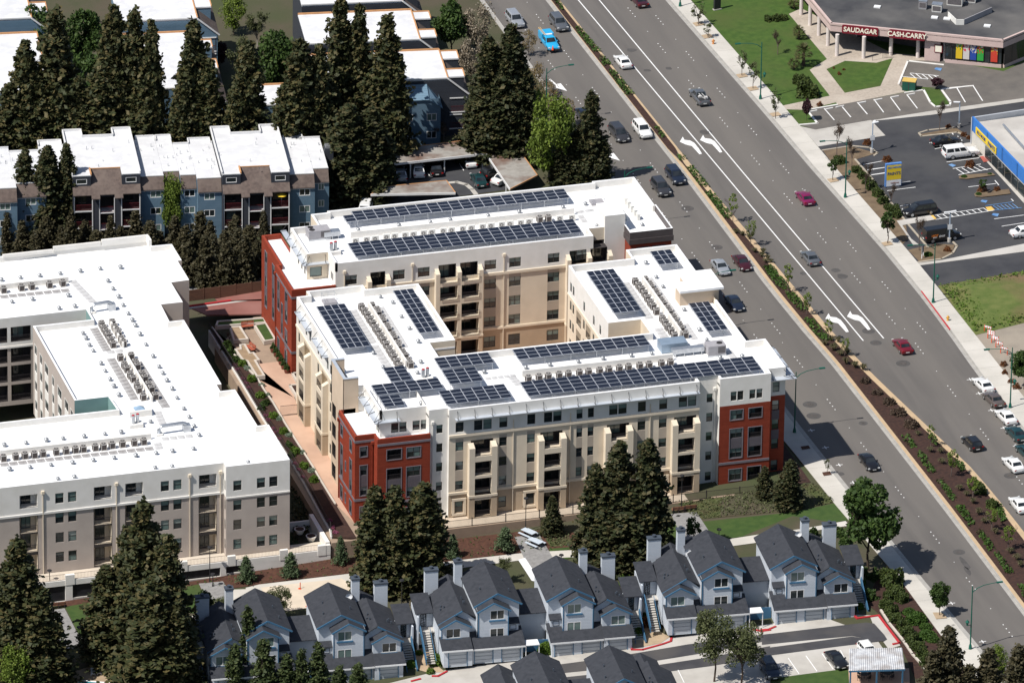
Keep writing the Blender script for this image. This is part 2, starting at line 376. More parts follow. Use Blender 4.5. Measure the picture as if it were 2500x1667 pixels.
 # ---- east side lots, lawns and paths
E_=lambda name,Z,pts,dz,m,label=None:px_sheet(name,Z,pts,dz,m,None,'structure',label)
mb=MB();sheet(mb,[(xEo(55),55),(130,55),(130,150),(xEo(150),150),(xEo(100),100)],0.05);struct(mb.build('lawn',M_lawn),'bright mown lawn in front of the market')
E_('parking_lot',Z14,[(345,1122),(490,1105),(405,990),(670,942),(1275,828),(1220,760),(1290,545),(1640,545),(2150,640),(2334,560),(3100,560),(3100,800),(2334,890),(1500,1000),(480,1160)],0.07,M_asph3,'worn grey parking lot in front of the market')
E_('concrete_drive',Z14,[(345,1130),(480,1160),(970,1075),(1100,1212),(500,1310)],0.075,M_conc)
E_('swale',Z14,[(480,1160),(1500,995),(2334,880),(2334,910),(1500,1030),(970,1085),(490,1172)],0.085,M_conc)
E_('parking_lot',Z14,[(500,1310),(1100,1212),(970,1085),(2334,905),(3300,905),(3300,2900),(1900,3050),(1400,2435),(1000,1960),(700,1560)],0.065,M_asph2,'dark resurfaced parking lot beside the paint shop')
E_('path',Z14,[(240,130),(350,80),(1160,480),(1640,520),(1645,560),(1300,548),(1265,640),(1225,755),(1270,825),(670,943),(430,985),(205,978),(188,945),(605,858),(425,628),(580,532)],0.06,M_stonepave,'tan stone path around the market lawn')
E_('lawn',Z14,[(575,622),(740,548),(1020,565),(1165,525),(1055,772),(738,832)],0.075,M_lawn,'small wedge of lawn between the market paths')
E_('lawn',Z14,[(250,1010),(400,990),(495,1105),(340,1118)],0.08,M_lawn)
E_('lawn',Z14,[(430,975),(660,918),(675,940),(445,985)],0.085,M_lawn)
E_('lawn',Z14,[(1445,808),(1580,795),(1675,940),(1560,955),(1510,930)],0.10,M_lawn)
E_('lawn',Z14,[(1235,770),(1400,780),(1560,790),(1420,810),(1290,830)],0.09,M_lawn)
def curbline(name,Z,pts,w=0.3,h=0.17,m=None,closed=False,label=None,dz=0.05):
 P=[Vector(G(*Z(x,y))) for x,y in pts];
 if closed:P.append(P[0])
 mb=MB()
 for a,b in zip(P,P[1:]):
  t=(b-a);
  if t.length<1e-4:continue
  nrm=Vector((-t.y,t.x)).normalized()*(w/2);e=t.normalized()*(w*0.35)
  mb.prism([tuple(a-e+nrm),tuple(b+e+nrm),tuple(b+e-nrm),tuple(a-e-nrm)],lambda x,y:hz(x),lambda x,y:hz(x)+h+0.002*(len(mb.f)%3))
 o=mb.build(name,m or M_kerb);o['kind']='structure';return o
M_wkerb=mat('white_painted_kerb',(0.70,0.69,0.66),(0.6,0.58,0.55),1.0,0.8)
curbline('kerb',Z14,[(340,1118),(495,1105),(402,990)],m=M_wkerb)
curbline('kerb',Z14,[(1275,832),(1440,808),(1500,920),(1545,958),(1675,945),(1680,915),(1595,800),(1880,772)],m=M_wkerb)
curbline('kerb',Z14,[(415,985),(670,940)],m=M_wkerb)
curbline('kerb',Z14,[(1217,755),(1300,550),(1615,585)],m=M_wkerb)
curbline('kerb',Z14,[(540,1345),(800,1305),(960,1320),(1030,1370),(1000,1390)],h=.15)
curbline('kerb',Z14,[(1400,1190),(1480,1165),(1730,1140),(1760,1130)],h=.15);curbline('kerb',Z14,[(1400,1195),(1420,1220),(1740,1185),(1900,1250)],h=.15)
curbline('kerb',Z14,[(830,1425),(975,1590),(1300,2000),(1480,2210)],h=.16)
curbline('kerb',Z18,[(1390,845),(1600,815),(1700,765),(1738,700),(1690,655)],h=.16)
E_('swale',Z18,[(1390,850),(1600,825),(2334,680),(3000,560),(3000,640),(2334,750),(1410,872)],0.085,M_conc)
E_('planting_bed',Z18,[(600,-40),(660,-20),(860,30),(1280,480),(1300,640),(1240,700)],0.09,M_mulch if False else mat('dry_bed_soil',(0.165,0.12,0.075),(0.12,0.085,0.055),0.8,0.95,bump=0.4,bscale=6))
E_('planting_bed',Z14,[(545,1350),(800,1310),(1020,1370),(840,1425),(990,1600),(1100,1760),(880,1600),(700,1560)],0.09,MATS['dry_bed_soil'])
E_('planting_bed',Z18,[(1300,735),(1560,680),(1720,690),(1690,770),(1600,810),(1400,838)],0.09,MATS['dry_bed_soil'])
E_('planting_bed',Z14,[(1410,1200),(1730,1145),(1890,1255),(1740,1180),(1430,1215)],0.09,MATS['dry_bed_soil'])
E_('ramp',Z18,[(1200,480),(1500,430),(1540,470),(1250,520),(1330,640),(1395,690),(1350,700)],0.16,M_conc)
E_('pavement_edge',Z14,[(1770,1290),(1930,1270),(2060,1420),(2334,1700),(2334,1820),(2000,1450)],0.16,M_conc)
E_('red_pad',Z14,[(1940,1405),(2020,1390),(2057,1440),(1975,1455)],0.175,mat('red_paving_pad',(0.36,0.09,0.07),(0.3,0.08,0.06),1,.8))
# bay lines
def pline(Z,a,b,w=0.11,dz=0.10,m=None,parent=None,name='bay_line'):
 a=Vector(G(*Z(*a)));b=Vector(G(*Z(*b)));t=(b-a).normalized();n=Vector((-t.y,t.x))*w/2
 SHC[0]+=.2;mb=MB();mb.poly([(p.x,p.y,hz(p.x)+dz+.03+.0006*SHC[0]) for p in(a+n,b+n,b-n,a-n)])
 return mb
def plines(segs,Z,name='bay_line',m=None,w=0.12,dz=0.10):
 root=None
 for a,b in segs:
  o=pline(Z,a,b,w,dz).build(name,m or M_paint,None);o['kind']='structure'
plines([((555,975),(645,1078)),((715,960),(793,1053)),((850,920),(940,1027)),((997,893),(1085,1010)),((1145,875),(1232,993)),((1293,855),(1385,975)),((1737,793),(1812,920)),((1880,772),(1966,908)),((1600,808),(1880,772))],Z14,w=0.17)
plines([((1320,660),(1575,685)),((1240,690),(1480,715)),((1320,665),(1370,705)),((1370,665),(1425,710)),((1425,670),(1480,712)),((1480,675),(1525,715)),((1530,680),(1575,710))],Z14,w=0.16)
plines([((1540,1335),(1600,1322)),((1645,1452),(1935,1415)),((1490,1282),(1510,1280)),((1755,1243),(1775,1240)),((1690,1190),(1705,1208)),((900,1475),(1090,1440)),((940,1525),(1095,1500)),((975,1565),(1200,1530))],Z14,w=0.15)
plines([((935,25),(1090,5)),((975,72),(1095,55)),((1070,165),(1322,128)),((1115,212),(1368,180)),((1230,348),(1415,320)),((1838,178),(2085,148)),((2068,462),(2334,428)),((2135,528),(2334,497)),((2195,592),(2220,588)),((2075,120),(2110,162)),((2220,285),(2240,305))],Z18,w=0.15)
plines([((1545,430),(1980,365)),((1545,468),(2070,385))]+[((1560+k*52,430-k*7.7),(1600+k*52,458-k*8)) for k in range(9)],Z18,w=0.15)
plines([((1990,345),(2230,312)),((2060,385),(2315,362))]+[((2060+k*34,345-k*4),(2110+k*34,378-k*3)) for k in range(6)],Z18,m=M_blue,w=0.14)
plines([((1700,15),(1950,-25)),((1750,70),(2040,15))]+[((1730+k*50,15-k*6),(1800+k*52,60-k*8)) for k in range(5)],Z18,w=0.16)
for Z,pts in((Z18,[(1945,305),(1960,292),(2010,297),(1995,318)]),(Z18,[(2045,425),(2060,410),(2112,415),(2098,440)]),(Z14,[(1660,1475),(1690,1465),(1730,1480),(1700,1495)]),(Z14,[(1535,625),(1548,610),(1605,615),(1592,640)])):
 E_('accessible_symbol',Z,pts,0.10,M_blue)
for pts in([(1480,435),(1525,428),(1555,460),(1505,468)],[(1990,357),(2040,350),(2075,382),(2015,390)]):
 E_('warning_pad',Z18,pts,0.11,M_yellow)
E_('side_street',Z18,[(1420,872),(2334,752),(3000,650),(3000,820),(2334,922),(1580,1048)],0.07,M_asph2,'dark asphalt drive beside the rough grass')
# the rough grass bank
mb=MB();P=[G(*Z18(x,y)) for x,y in[(1565,1055),(1900,1495),(2334,1385),(3000,1250),(3000,830),(2334,925)]]
cx=sum(p[0] for p in P)/6;cy=sum(p[1] for p in P)/6
for i in range(6):
 a,b=P[i],P[(i+1)%6];q=[(a[0]+(cx-a[0])*.35,a[1]+(cy-a[1])*.35),(b[0]+(cx-b[0])*.35,b[1]+(cy-b[1])*.35)]
 mb.poly([(*a,.12),(*b,.12),(*q[1],.7),(*q[0],.7)]);mb.poly([(*q[0],.7),(*q[1],.7),(cx,cy,1.0)])
struct(mb.build('grass_bank',M_rough),'rough green and straw coloured grass bank beside far pavement')
E_('forecourt',Z18,[(1890,1495),(2334,1385),(3000,1260),(3000,2900),(2700,2500)],0.065,mat('tan_forecourt',(0.27,0.235,0.19),(0.23,0.2,0.165),.5,.9,c3=(.3,.26,.21),s3=.1),'tan paved forecourt beside the grass bank')
E_('red_kerb',Z18,[(1412,1105),(1425,1105),(1680,1445),(1668,1452)],0.17,M_redpaint)
# ================================================================== FACADE KIT
WIN={}
def win_mesh(w,h,style):
 """frame mesh + list of (pane mesh variants) in local axes: x across, z up, outside is -y; origin at lower left"""
 k=(round(w,2),round(h,2),style)
 if k in WIN:return WIN[k]
 t=0.06;mb=MB()
 fm={'d':M_frame,'w':M_wframe,'t':M_frame}[style[0]]
 if style[0]=='w':t=0.09
 mb.box(0,t,-.03,.05,0,h);mb.box(w-t,w,-.03,.05,0,h);mb.box(t,w-t,-.03,.05,h-t,h);mb.box(t,w-t,-.03,.05,0,t)
 cols=int(style[1]);rows=int(style[2]);panes=[]
 for i in range(1,cols):x=t+(w-2*t)*i/cols;mb.box(x-t*.5,x+t*.5,-.025,.05,t,h-t)
 split=h*0.52
 if rows==2:mb.box(t,w-t,-.02,.05,split-.03,split+.03)
 zs=[(t,h-t)] if rows==1 else[(t,split-.03),(split+.03,h-t)]
 for i in range(cols):
  xa=t+(w-2*t)*i/cols;xb=t+(w-2*t)*(i+1)/cols
  for j,(za,zb) in enumerate(zs):
   p=MB();p.poly([(xa,.02,za),(xb,.02,za),(xb,.02,zb),(xa,.02,zb)])
   panes.append((j,[p.mesh('pane',m) for m in(M_g1,M_g2,M_g3)]))
 WIN[k]=(mb.mesh('window',fm),panes);return WIN[k]
rw=random.Random(3)
def window(parent,o,th,u,a,w,h,style='d12',setback=0.12,pale=0.35,name='window'):
 ux,uy=math.cos(th),math.sin(th);nx,ny=math.sin(th),-math.cos(th)
 fm,panes=win_mesh(w,h,style)
 ob=put(name,fm,parent,(o[0]+ux*u-nx*setback,o[1]+uy*u-ny*setback,a),th)
 lit=rw.random()
 for j,ms in panes:
  if j==1:me=ms[1] if lit<pale+.25 else(ms[2] if lit<pale+.4 else ms[0])
  else:me=ms[0] if rw.random()>0.12 else ms[1]
  if style[2]=='1':me=ms[0] if lit>pale else ms[1]
  p=bpy.data.objects.new('pane',me);COL.objects.link(p);p.parent=ob
 return ob
RAILM={}
def railing(parent,o,th,u,a,w,h=1.05,setb=0.06,name='railing',gap=0.13,m=None):
 k=(round(w,2),h,gap,(m or M_rail).name)
 if k not in RAILM:
  mb=MB();mb.box(0,w,-.02,.02,h-.05,h);mb.box(0,w,-.02,.02,.08,.12)
  n=max(2,int(w/gap))
  for i in range(n+1):x=w*i/n;mb.box(x-.012,x+.012,-.01,.01,.1,h-.04)
  RAILM[k]=mb.mesh(name,m or M_rail)
 ux,uy=math.cos(th),math.sin(th);nx,ny=math.sin(th),-math.cos(th)
 return put(name,RAILM[k],parent,(o[0]+ux*u-nx*setb,o[1]+uy*u-ny*setb,a),th)
class Fac:
 """one wall plane with openings; u runs along (cos th, sin th), outside is to the right of u"""
 def __init__(s,bld,o,th,W,z0,z1,mats,base=0):
  s.b=bld;s.o=o;s.th=th;s.W=W;s.z0=z0;s.z1=z1;s.mats=mats;s.base=base
  s.holes=[];s.zones=[];s.mb=MB();s.ux,s.uy=math.cos(th),math.sin(th);s.nx,s.ny=math.sin(th),-math.cos(th)
 def P(s,u,z,d=0.0):return(s.o[0]+s.ux*u+s.nx*d,s.o[1]+s.uy*u+s.ny*d,z)
 def zone(s,u0,u1,a,b,m):s.zones.append((u0,u1,a,b,m));return s
 def hole(s,u0,u1,a,b,d,m=None):s.holes.append((u0,u1,a,b,d,m));return s
 def win(s,u,a,w,h,style='d12',setb=0.12,pale=.35):s.hole(u,u+w,a,a+h,setb+.02);window(s.b,s.o,s.th,u,a,w,h,style,setb,pale);return s
 def bx(s,u0,u1,d0,d1,a,b,m,name=None):
  """box standing off the wall between d0 and d1; goes into the wall mesh unless named"""
  q=s.mb if name is None else MB()
  p=[s.P(u0,0,d0),s.P(u1,0,d0),s.P(u1,0,d1),s.P(u0,0,d1)]
  q.prism([(x[0],x[1]) for x in p],a,b,m if name is None else 0)
  if name:return q.build(name,s.mats[m] if isinstance(m,int) else m,s.b)
 def recess(s,u0,u1,a,b,d=1.5,m=None,rail=True,door=True,rh=1.05):
  """balcony recess with railing and glazed door"""
  s.hole(u0,u1,a,b,d,m);w=u1-u0
  if rail:railing(s.b,s.o,s.th,u0,a,w,rh)
  if door:
   window(s.b,s.o,s.th,u0+w*.18,a+.05,min(1.8,w*.55),min(2.05,b-a-.12),'d21',d-.06,.25,'balcony_door')
 def done(s,name='wall'):
  us=sorted({0.0,s.W}|{x for h in s.holes for x in h[:2]}|{x for z in s.zones for x in z[:2]})
  zs=sorted({s.z0,s.z1}|{x for h in s.holes for x in h[2:4]}|{x for z in s.zones for x in z[2:4]})
  us=[u for u in us if-1e-6<=u<=s.W+1e-6];zs=[z for z in zs if s.z0-1e-6<=z<=s.z1+1e-6]
  for ua,ub in zip(us,us[1:]):
   if ub-ua<1e-4:continue
   uc=(ua+ub)/2
   for za,zb in zip(zs,zs[1:]):
    if zb-za<1e-4:continue
    zc=(za+zb)/2
    if any(h[0]<uc<h[1] and h[2]<zc<h[3] for h in s.holes):continue
    m=s.base
    for z in s.zones:
     if z[0]<uc<z[1] and z[2]<zc<z[3]:m=z[4]
    s.mb.poly([s.P(ua,za),s.P(ub,za),s.P(ub,zb),s.P(ua,zb)],m)
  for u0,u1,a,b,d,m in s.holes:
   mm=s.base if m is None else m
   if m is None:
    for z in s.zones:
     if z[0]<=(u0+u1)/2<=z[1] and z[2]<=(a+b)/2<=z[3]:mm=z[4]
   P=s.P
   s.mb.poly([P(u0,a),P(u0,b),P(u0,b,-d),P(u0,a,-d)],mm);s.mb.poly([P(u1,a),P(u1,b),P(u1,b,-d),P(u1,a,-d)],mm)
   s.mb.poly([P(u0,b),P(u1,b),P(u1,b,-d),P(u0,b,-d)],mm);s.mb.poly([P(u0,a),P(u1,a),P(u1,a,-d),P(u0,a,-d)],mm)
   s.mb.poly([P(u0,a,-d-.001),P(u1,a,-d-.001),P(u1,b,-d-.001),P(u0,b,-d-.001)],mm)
  return s.mb.build(name,s.mats,s.b)
def parapet(bld,loop,z0,z1,t=0.35,m=None,cap=None,name='parapet',closed=True):
 """low wall round a roof; loop counter-clockwise, wall stands inside it"""
 mb=MB();n=len(loop);P=[Vector(p) for p in loop]
 def off_(i):
  p=P[i]
  if closed or 0<i<n-1:
   a=(p-P[i-1]).normalized();b=(P[(i+1)%n]-p).normalized()
   na,nb=Vector((-a.y,a.x)),Vector((-b.y,b.x));s=na+nb;return p+s*(t/max(.25,s.dot(na)))
  d=(P[1]-P[0]) if i==0 else(P[-1]-P[-2]);d.normalize();return p+Vector((-d.y,d.x))*t
 I=[off_(i) for i in range(n)];tt=t;t=0.006;P=[off_(i) for i in range(n)]
 for i in range(n if closed else n-1):
  j=(i+1)%n;mb.prism([tuple(P[i]),tuple(P[j]),tuple(I[j]),tuple(I[i])],z0,z1,0,1,bottom=False)
 return mb.build(name,[m or M_white,cap or M_roof],bld)
def roof(bld,loop,z,m=None,th=0.3):return MB().prism(loop,z-th,z).build('roof',m or M_roof,bld)
def downspout(bld,x,y,z0,z1,nx,ny,m,box=True):
 mb=MB();cx,cy=x+nx*.1,y+ny*.1
 mb.box(cx-.055,cx+.055,cy-.055,cy+.055,z0,z1)
 if box:mb.box(cx-.2,cx+.2,cy-.17,cy+.17,z1-.05,z1+.38)
 return mb.build('downspout',m,bld)
 # ================================================================== THE SOLAR-ROOFED APARTMENT BUILDING
B1=thing('apartment_building','five storey cream and red apartment building with solar panels on white roof','apartment building',(-5,-20,-0.5))
WM=[M_cream,M_taupe,M_tan,M_white,M_dark,M_red,M_greypanel,M_greytrim]
ROOFZ,PAR=15.0,16.0
BZ=-0.6
HEAD=[1.85,5.0,7.95,10.93,13.93];FLOORS=[-.5,2.85,5.82,8.80,11.80]
WEST=-math.pi/2
# ---- front range, middle part (faces the park)
F=Fac(B1,(-24.0,-51.6),0,36.0,BZ,PAR,WM,0)
F.zone(0,36,BZ,2.9,2).zone(0,36,11.8,PAR,3)
cols=[-23.05,-16.8,-12.8,-5.7,-4.08,3.12,6.2];cw=[1.13,1.1,1.13,.85,.85,1.13,1.13]
for x,w in zip(cols,cw):
 u=x+24.0
 F.zone(u,u+w,3.35,11.4,1)
 for k in(1,2,3):F.win(u,HEAD[k]-1.36,w,1.36,pale=.4)
 if w>1:F.win(u,.2,w,1.64,'d12',.05)
for x in(-23.06,-16.8,-12.8,3.12,6.2):F.win(x+24,12.42,1.15,1.53)
for x in(-20.42,-10.4,-1.02,9.03):F.win(x+24,12.42,1.2,1.53).win(x+24+1.32,12.42,1.2,1.53)
for x in(-5.72,-4.08):F.win(x+24,12.42,.86,1.45)
F.bx(0,36,0,.16,2.95,3.3,0);F.bx(0,36,0,.10,11.5,11.75,0);F.bx(0,36,0,.2,11.75,12.1,0)
for x,w in((-23.05,1.13),(-12.8,1.13),(6.2,1.13)):
 u=x+24.0;F.bx(u-.45,u-.1,0,.12,-.25,2.25,0);F.bx(u+w+.1,u+w+.45,0,.12,-.25,2.25,0);F.bx(u-.45,u+w+.45,0,.13,1.95,2.3,0);F.bx(u-.45,u+w+.45,0,.13,-.3,.05,0)
tw=[(-21.3,-17.3),(-11.35,-7.35),(-1.75,2.25),(7.95,11.95)]
for a,b in tw:
 ua,ub=a+24,b+24
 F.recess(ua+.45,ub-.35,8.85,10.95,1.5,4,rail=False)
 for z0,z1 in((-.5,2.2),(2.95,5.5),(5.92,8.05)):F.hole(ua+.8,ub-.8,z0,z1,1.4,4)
F.done('front_wall')
def bal_tower(o,th,u0,u1,proj=1.0,top=10.15,m=(M_cream,M_tan),rails=True,f3=True):
 """projecting stack of balconies: two piers, spandrels, open bays"""
 fr=Fac(B1,o,th,99,0,1,WM);root_o=o;P=fr.P;mb=MB()
 def bx(a,b,d0,d1,z0,z1,mi):
  p=[P(a,0,d0),P(b,0,d0),P(b,0,d1),P(a,0,d1)];mb.prism([(q[0],q[1]) for q in p],z0,z1,mi)
 for a,b in((u0,u0+.8),(u1-.8,u1)):
  bx(a,b,.003,proj,BZ,2.75,1);bx(a,b,.003,proj,2.75,top-.35,0)
  # sloped pier head
  p=[P(a,0,.003),P(b,0,.003),P(b,0,proj),P(a,0,proj)]
  zt=[top+.45,top+.45,top,top];i=len(mb.v)
  mb.v+=[(q[0],q[1],top-.35) for q in p]+[(q[0],q[1],z) for q,z in zip(p,zt)]
  mb.f+=[(i+4,i+5,i+6,i+7),(i,i+1,i+5,i+4),(i+1,i+2,i+6,i+5),(i+2,i+3,i+7,i+6),(i+3,i,i+4,i+7)];mb.m+=[0]*5
 for z0,z1 in((2.2,2.95),(5.5,5.92),(8.05,8.85)):bx(u0+.8,u1-.8,.003,proj-.01,z0,z1,0)
 bx(u0-.06,u1+.06,.004,proj+.08,2.62,2.95,0);bx(u0+.8,u1-.8,.003,proj-.01,BZ,-.45,1)
 mb.build('balcony_tower',list(m),B1)
 q=P(0,0,proj);o2=(q[0],q[1])
 for z in(-.45,2.95,5.92,8.85):railing(B1,o2,th,u0+.8,z,u1-u0-1.6,1.02,.12)
 for z0,z1 in((-.45,2.2),(2.95,5.5),(5.92,8.05)):
  window(B1,root_o,th,u0+1.0,z0+.05,1.5,min(2.0,z1-z0-.2),'d21',1.3,.3,'balcony_door')
for a,b in tw:bal_tower((-24.0,-51.6),0,a+24,b+24)
# ---- white service strips either side
F=Fac(B1,(12.0,-50.3),0,3.0,BZ,PAR,WM,3)
for k,zt in enumerate((1.3,4.45,7.45,10.4,13.35)):F.win(1.48,zt-1.33,.86,1.33,pale=.3)
F.done('front_wall')
F=Fac(B1,(-26.7,-51.0),0,2.7,BZ,PAR,WM,3)
for zt in(1.6,4.85,7.8,10.75,13.6):F.win(1.08,zt-1.3,.88,1.3,pale=.3)
F.done('front_wall')
MB().poly([(-24,-51.6,BZ),(-24,-51.0,BZ),(-24,-51.0,PAR),(-24,-51.6,PAR)]).build('wall_return',M_white,B1)
MB().poly([(12,-51.6,BZ),(12,-50.3,BZ),(12,-50.3,PAR),(12,-51.6,PAR)]).build('wall_return',M_white,B1)
MB().poly([(15,-51.5,BZ),(15,-50.3,BZ),(15,-50.3,PAR),(15,-51.5,PAR)]).build('wall_return',M_white,B1)
MB().poly([(-26.7,-51.0,BZ),(-26.7,-44,BZ),(-26.7,-44,PAR),(-26.7,-51.0,PAR)]).build('wall_return',M_white,B1)
downspout(B1,-26.2,-51.0,BZ,13.9,0,-1,M_white);downspout(B1,14.6,-50.3,BZ,13.9,0,-1,M_white)
downspout(B1,-14.8,-51.6,BZ,13.5,0,-1,M_cream,False);downspout(B1,-6.6,-51.6,BZ,13.5,0,-1,M_cream,False);downspout(B1,4.9,-51.6,BZ,13.5,0,-1,M_cream,False)
# ---- red corner towers
def red_face(o,th,W,z1,wins,balcs,white_from=None,band=(2.7,3.05),band2=None,fl=True,z0=BZ):
 F=Fac(B1,o,th,W,z0,z1,WM,5)
 if white_from:F.zone(0,W,white_from,z1,3)
 if band:F.bx(0,W,0,.07,*band,7)
 if band2:F.bx(0,W,0,.07,*band2,7)
 for u,w,spans in wins:
  for(a,b,zs) in spans:
   F.zone(u,u+w,a,b,6)
   t=.1;F.bx(u-t,u,0,.06,a-t,b+t,7);F.bx(u+w,u+w+t,0,.06,a-t,b+t,7);F.bx(u,u+w,0,.06,b,b+t,7);F.bx(u,u+w,0,.07,a-t,a,7)
   for z,h in zs:F.win(u+.04,z,w-.08,h,'d22' if w>1.3 else 'd12',.1,.55)
 for u,w,spans in balcs:
  for(a,b,zs) in spans:
   F.zone(u,u+w,a,b,6);t=.1
   F.bx(u-t,u,0,.06,a-t,b+t,7);F.bx(u+w,u+w+t,0,.06,a-t,b+t,7);F.bx(u,u+w,0,.06,b,b+t,7);F.bx(u,u+w,0,.07,a-t,a,7)
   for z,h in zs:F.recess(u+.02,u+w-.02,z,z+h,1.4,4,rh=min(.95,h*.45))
 return F
F=red_face((15.0,-51.5),0,7.4,PAR,[(1.6,1.82,[(9.5,10.96,[(9.54,1.38)]),(3.6,8.08,[(3.65,1.4),(6.65,1.4)]),(.1,1.85,[(.15,1.66)])])],[(4.3,1.88,[(9.5,10.98,[(9.5,1.46)]),(3.6,8.04,[(3.6,1.5),(6.5,1.5)]),(-.35,1.95,[(-.3,2.2)])])],white_from=11.75)
for u in(1.58,2.56,4.3,5.33):F.win(u,12.42,.86,1.42,pale=.15)
F.done('red_wall')
F=red_face((-34.2,-51.6),0,7.55,12.7,[(4.2,1.95,[(9.42,10.95,[(9.46,1.45)]),(3.45,8.0,[(3.5,1.4),(6.55,1.42)]),(.1,1.8,[(.15,1.6)])])],[(1.38,2.05,[(9.42,10.95,[(9.42,1.5)]),(3.45,8.0,[(3.45,1.6),(6.4,1.58)]),(-.35,1.9,[(-.3,2.1)])])],band2=(11.62,11.95))
F.done('red_wall')
F=red_face((-36.9,-49.8),0,2.7,12.7,[(.75,1.0,[(9.45,10.95,[(9.5,1.4)]),(3.5,8.1,[(3.55,1.35),(6.6,1.4)]),(.1,1.8,[(.15,1.6)])])],[],band2=(11.62,11.95))
F.done('red_wall')
MB().poly([(-34.2,-51.6,BZ),(-34.2,-49.8,BZ),(-34.2,-49.8,12.7),(-34.2,-51.6,12.7)]).build('wall_return',M_red,B1)
downspout(B1,-34.45,-49.8,BZ,11.3,0,-1,M_red)
F=red_face((-36.9,-41.2),WEST,8.6,12.7,[(1.1,1.15,[(9.5,11.2,[(9.55,1.6)]),(3.3,8.2,[(3.4,1.6),(6.5,1.6)]),(-.1,1.9,[(0,1.8)])]),(5.9,1.15,[(9.4,11.2,[(9.5,1.6)]),(3.2,8.2,[(3.3,1.6),(6.4,1.6)]),(-.1,1.9,[(0,1.8)])]),(3.6,.42,[(5.2,6.6,[(5.25,1.3)]),(.3,1.7,[(.35,1.3)])])],[],band2=(11.62,11.95))
F.done('red_wall');downspout(B1,-36.9,-41.6,BZ,11.3,-1,0,M_red)
redS=[(-36.9,-49.8),(-34.2,-49.8),(-34.2,-51.6),(-26.65,-51.6),(-26.65,-45),(-33,-41.2),(-36.9,-41.2)]
parapet(B1,redS[-1:]+redS[:4],11.9,12.7,.3,M_red,M_red,closed=False)
roof(B1,[(-36.8,-49.7),(-34.1,-49.7),(-34.1,-51.5),(-26.7,-51.5),(-26.7,-41),(-36.8,-41)],12.0)
MB().poly([(-26.65,-51.6,BZ),(-26.65,-51.0,BZ),(-26.65,-51.0,12.7),(-26.65,-51.6,12.7)]).build('wall_return',M_red,B1)
MB().poly([(-36.9,-41.2,BZ),(-34.5,-41.2,BZ),(-34.5,-41.2,12.7),(-36.9,-41.2,12.7)]).build('wall_return',M_red,B1)
# set-back top storey over the south-west red tower
F=Fac(B1,(-33.3,-49.6),0,6.6,11.9,PAR,WM,3)
for u in(1.6,2.75,4.65,5.8):F.win(u,12.5,1.05,1.45,pale=.15)
F.done('top_storey_wall')
F=Fac(B1,(-33.3,-41.1),WEST,8.5,11.9,PAR,WM,3)
for u in(1.2,2.05,6.6,7.45):F.win(u,12.3,.7,1.5,pale=.1)
F.done('top_storey_wall')
# ---- west range
F=Fac(B1,(-34.9,-10.8),WEST,30.3,BZ,PAR,WM,0)
F.zone(0,24,11.8,PAR,3);F.zone(0,24,BZ,2.9,0)
F.bx(0,23.8,0,.14,11.5,11.8,0)
for u in(1.1,5.0,7.0,11.5,13.0,16.6,18.2):
 for z in(3.6,6.6,9.55,12.4):F.win(u,z,.85,1.55,pale=.5)
 F.win(u,.15,.85,1.6)
for a,b in((3.7,7.9),(13.3,17.5)):
 F.hole(a+.5,b-.5,8.85,11.1,1.4)
 for z0,z1 in((-.5,2.2),(2.95,5.5),(5.92,8.05)):F.hole(a+.8,b-.8,z0,z1,1.4,4)
F.holes=[h for h in F.holes if not(h[1]-h[0]<1 and any(a-.2<(h[0]+h[1])/2<b+.2 for a,b in((3.7,7.9),(13.3,17.5))) and h[2]<12)]
F.done('west_wall')
for ob in[o for o in B1.children if o.name.startswith('window') and abs(o.location.x+34.9-.12)<.05]:
 u=-10.8-ob.location.y
 if any(a-.2<u+.4<b+.2 for a,b in((3.7,7.9),(13.3,17.5))) and ob.location.z<12:
  for c in list(ob.children):bpy.data.objects.remove(c)
  bpy.data.objects.remove(ob)
bal_tower((-34.9,-10.8),WEST,3.7,7.9,.85);bal_tower((-34.9,-10.8),WEST,13.3,17.5,.85)
# the tall tan slab standing above the west eaves
F=Fac(B1,(-36.2,-34.6),WEST,6.6,BZ,17.3,[M_cream,M_taupe,M_tan,M_white,M_dark,M_red,M_greypanel,M_greytrim],0)
M_sand=mat('sand_stucco',(0.55,0.44,0.335),(0.50,0.40,0.30),.5,.85,bump=.15,bscale=18);F.mats[0]=M_sand
for z in(-.3,2.95,5.95,8.9):F.recess(.55,2.5,z+.1,z+2.25,1.0,4,rh=.8);F.win(3.6,z+.5,1.1,1.6) if z>5 else None
F.done('slab_wall')
mb=MB();mb.box(-36.2,-34.1,-41.2,-40.85,BZ,17.3);mb.box(-36.2,-34.4,-34.95,-34.6,11,17.3);mb.poly([(-36.2,-34.6,BZ),(-34.9,-34.6,BZ),(-34.9,-34.6,12),(-36.2,-34.6,12)]);mb.poly([(-35.85,-40.9,14),(-35.85,-34.9,14),(-35.85,-34.9,17.29),(-35.85,-40.9,17.29)])
mb.build('slab_return',M_sand,B1)
mb=MB();mb.box(-36.26,-35.8,-41.26,-34.54,17.3,17.36);mb.box(-35.8,-34.1,-41.26,-40.8,17.3,17.36);mb.box(-35.8,-34.4,-35.0,-34.54,17.3,17.36);mb.build('coping',M_canopy,B1)
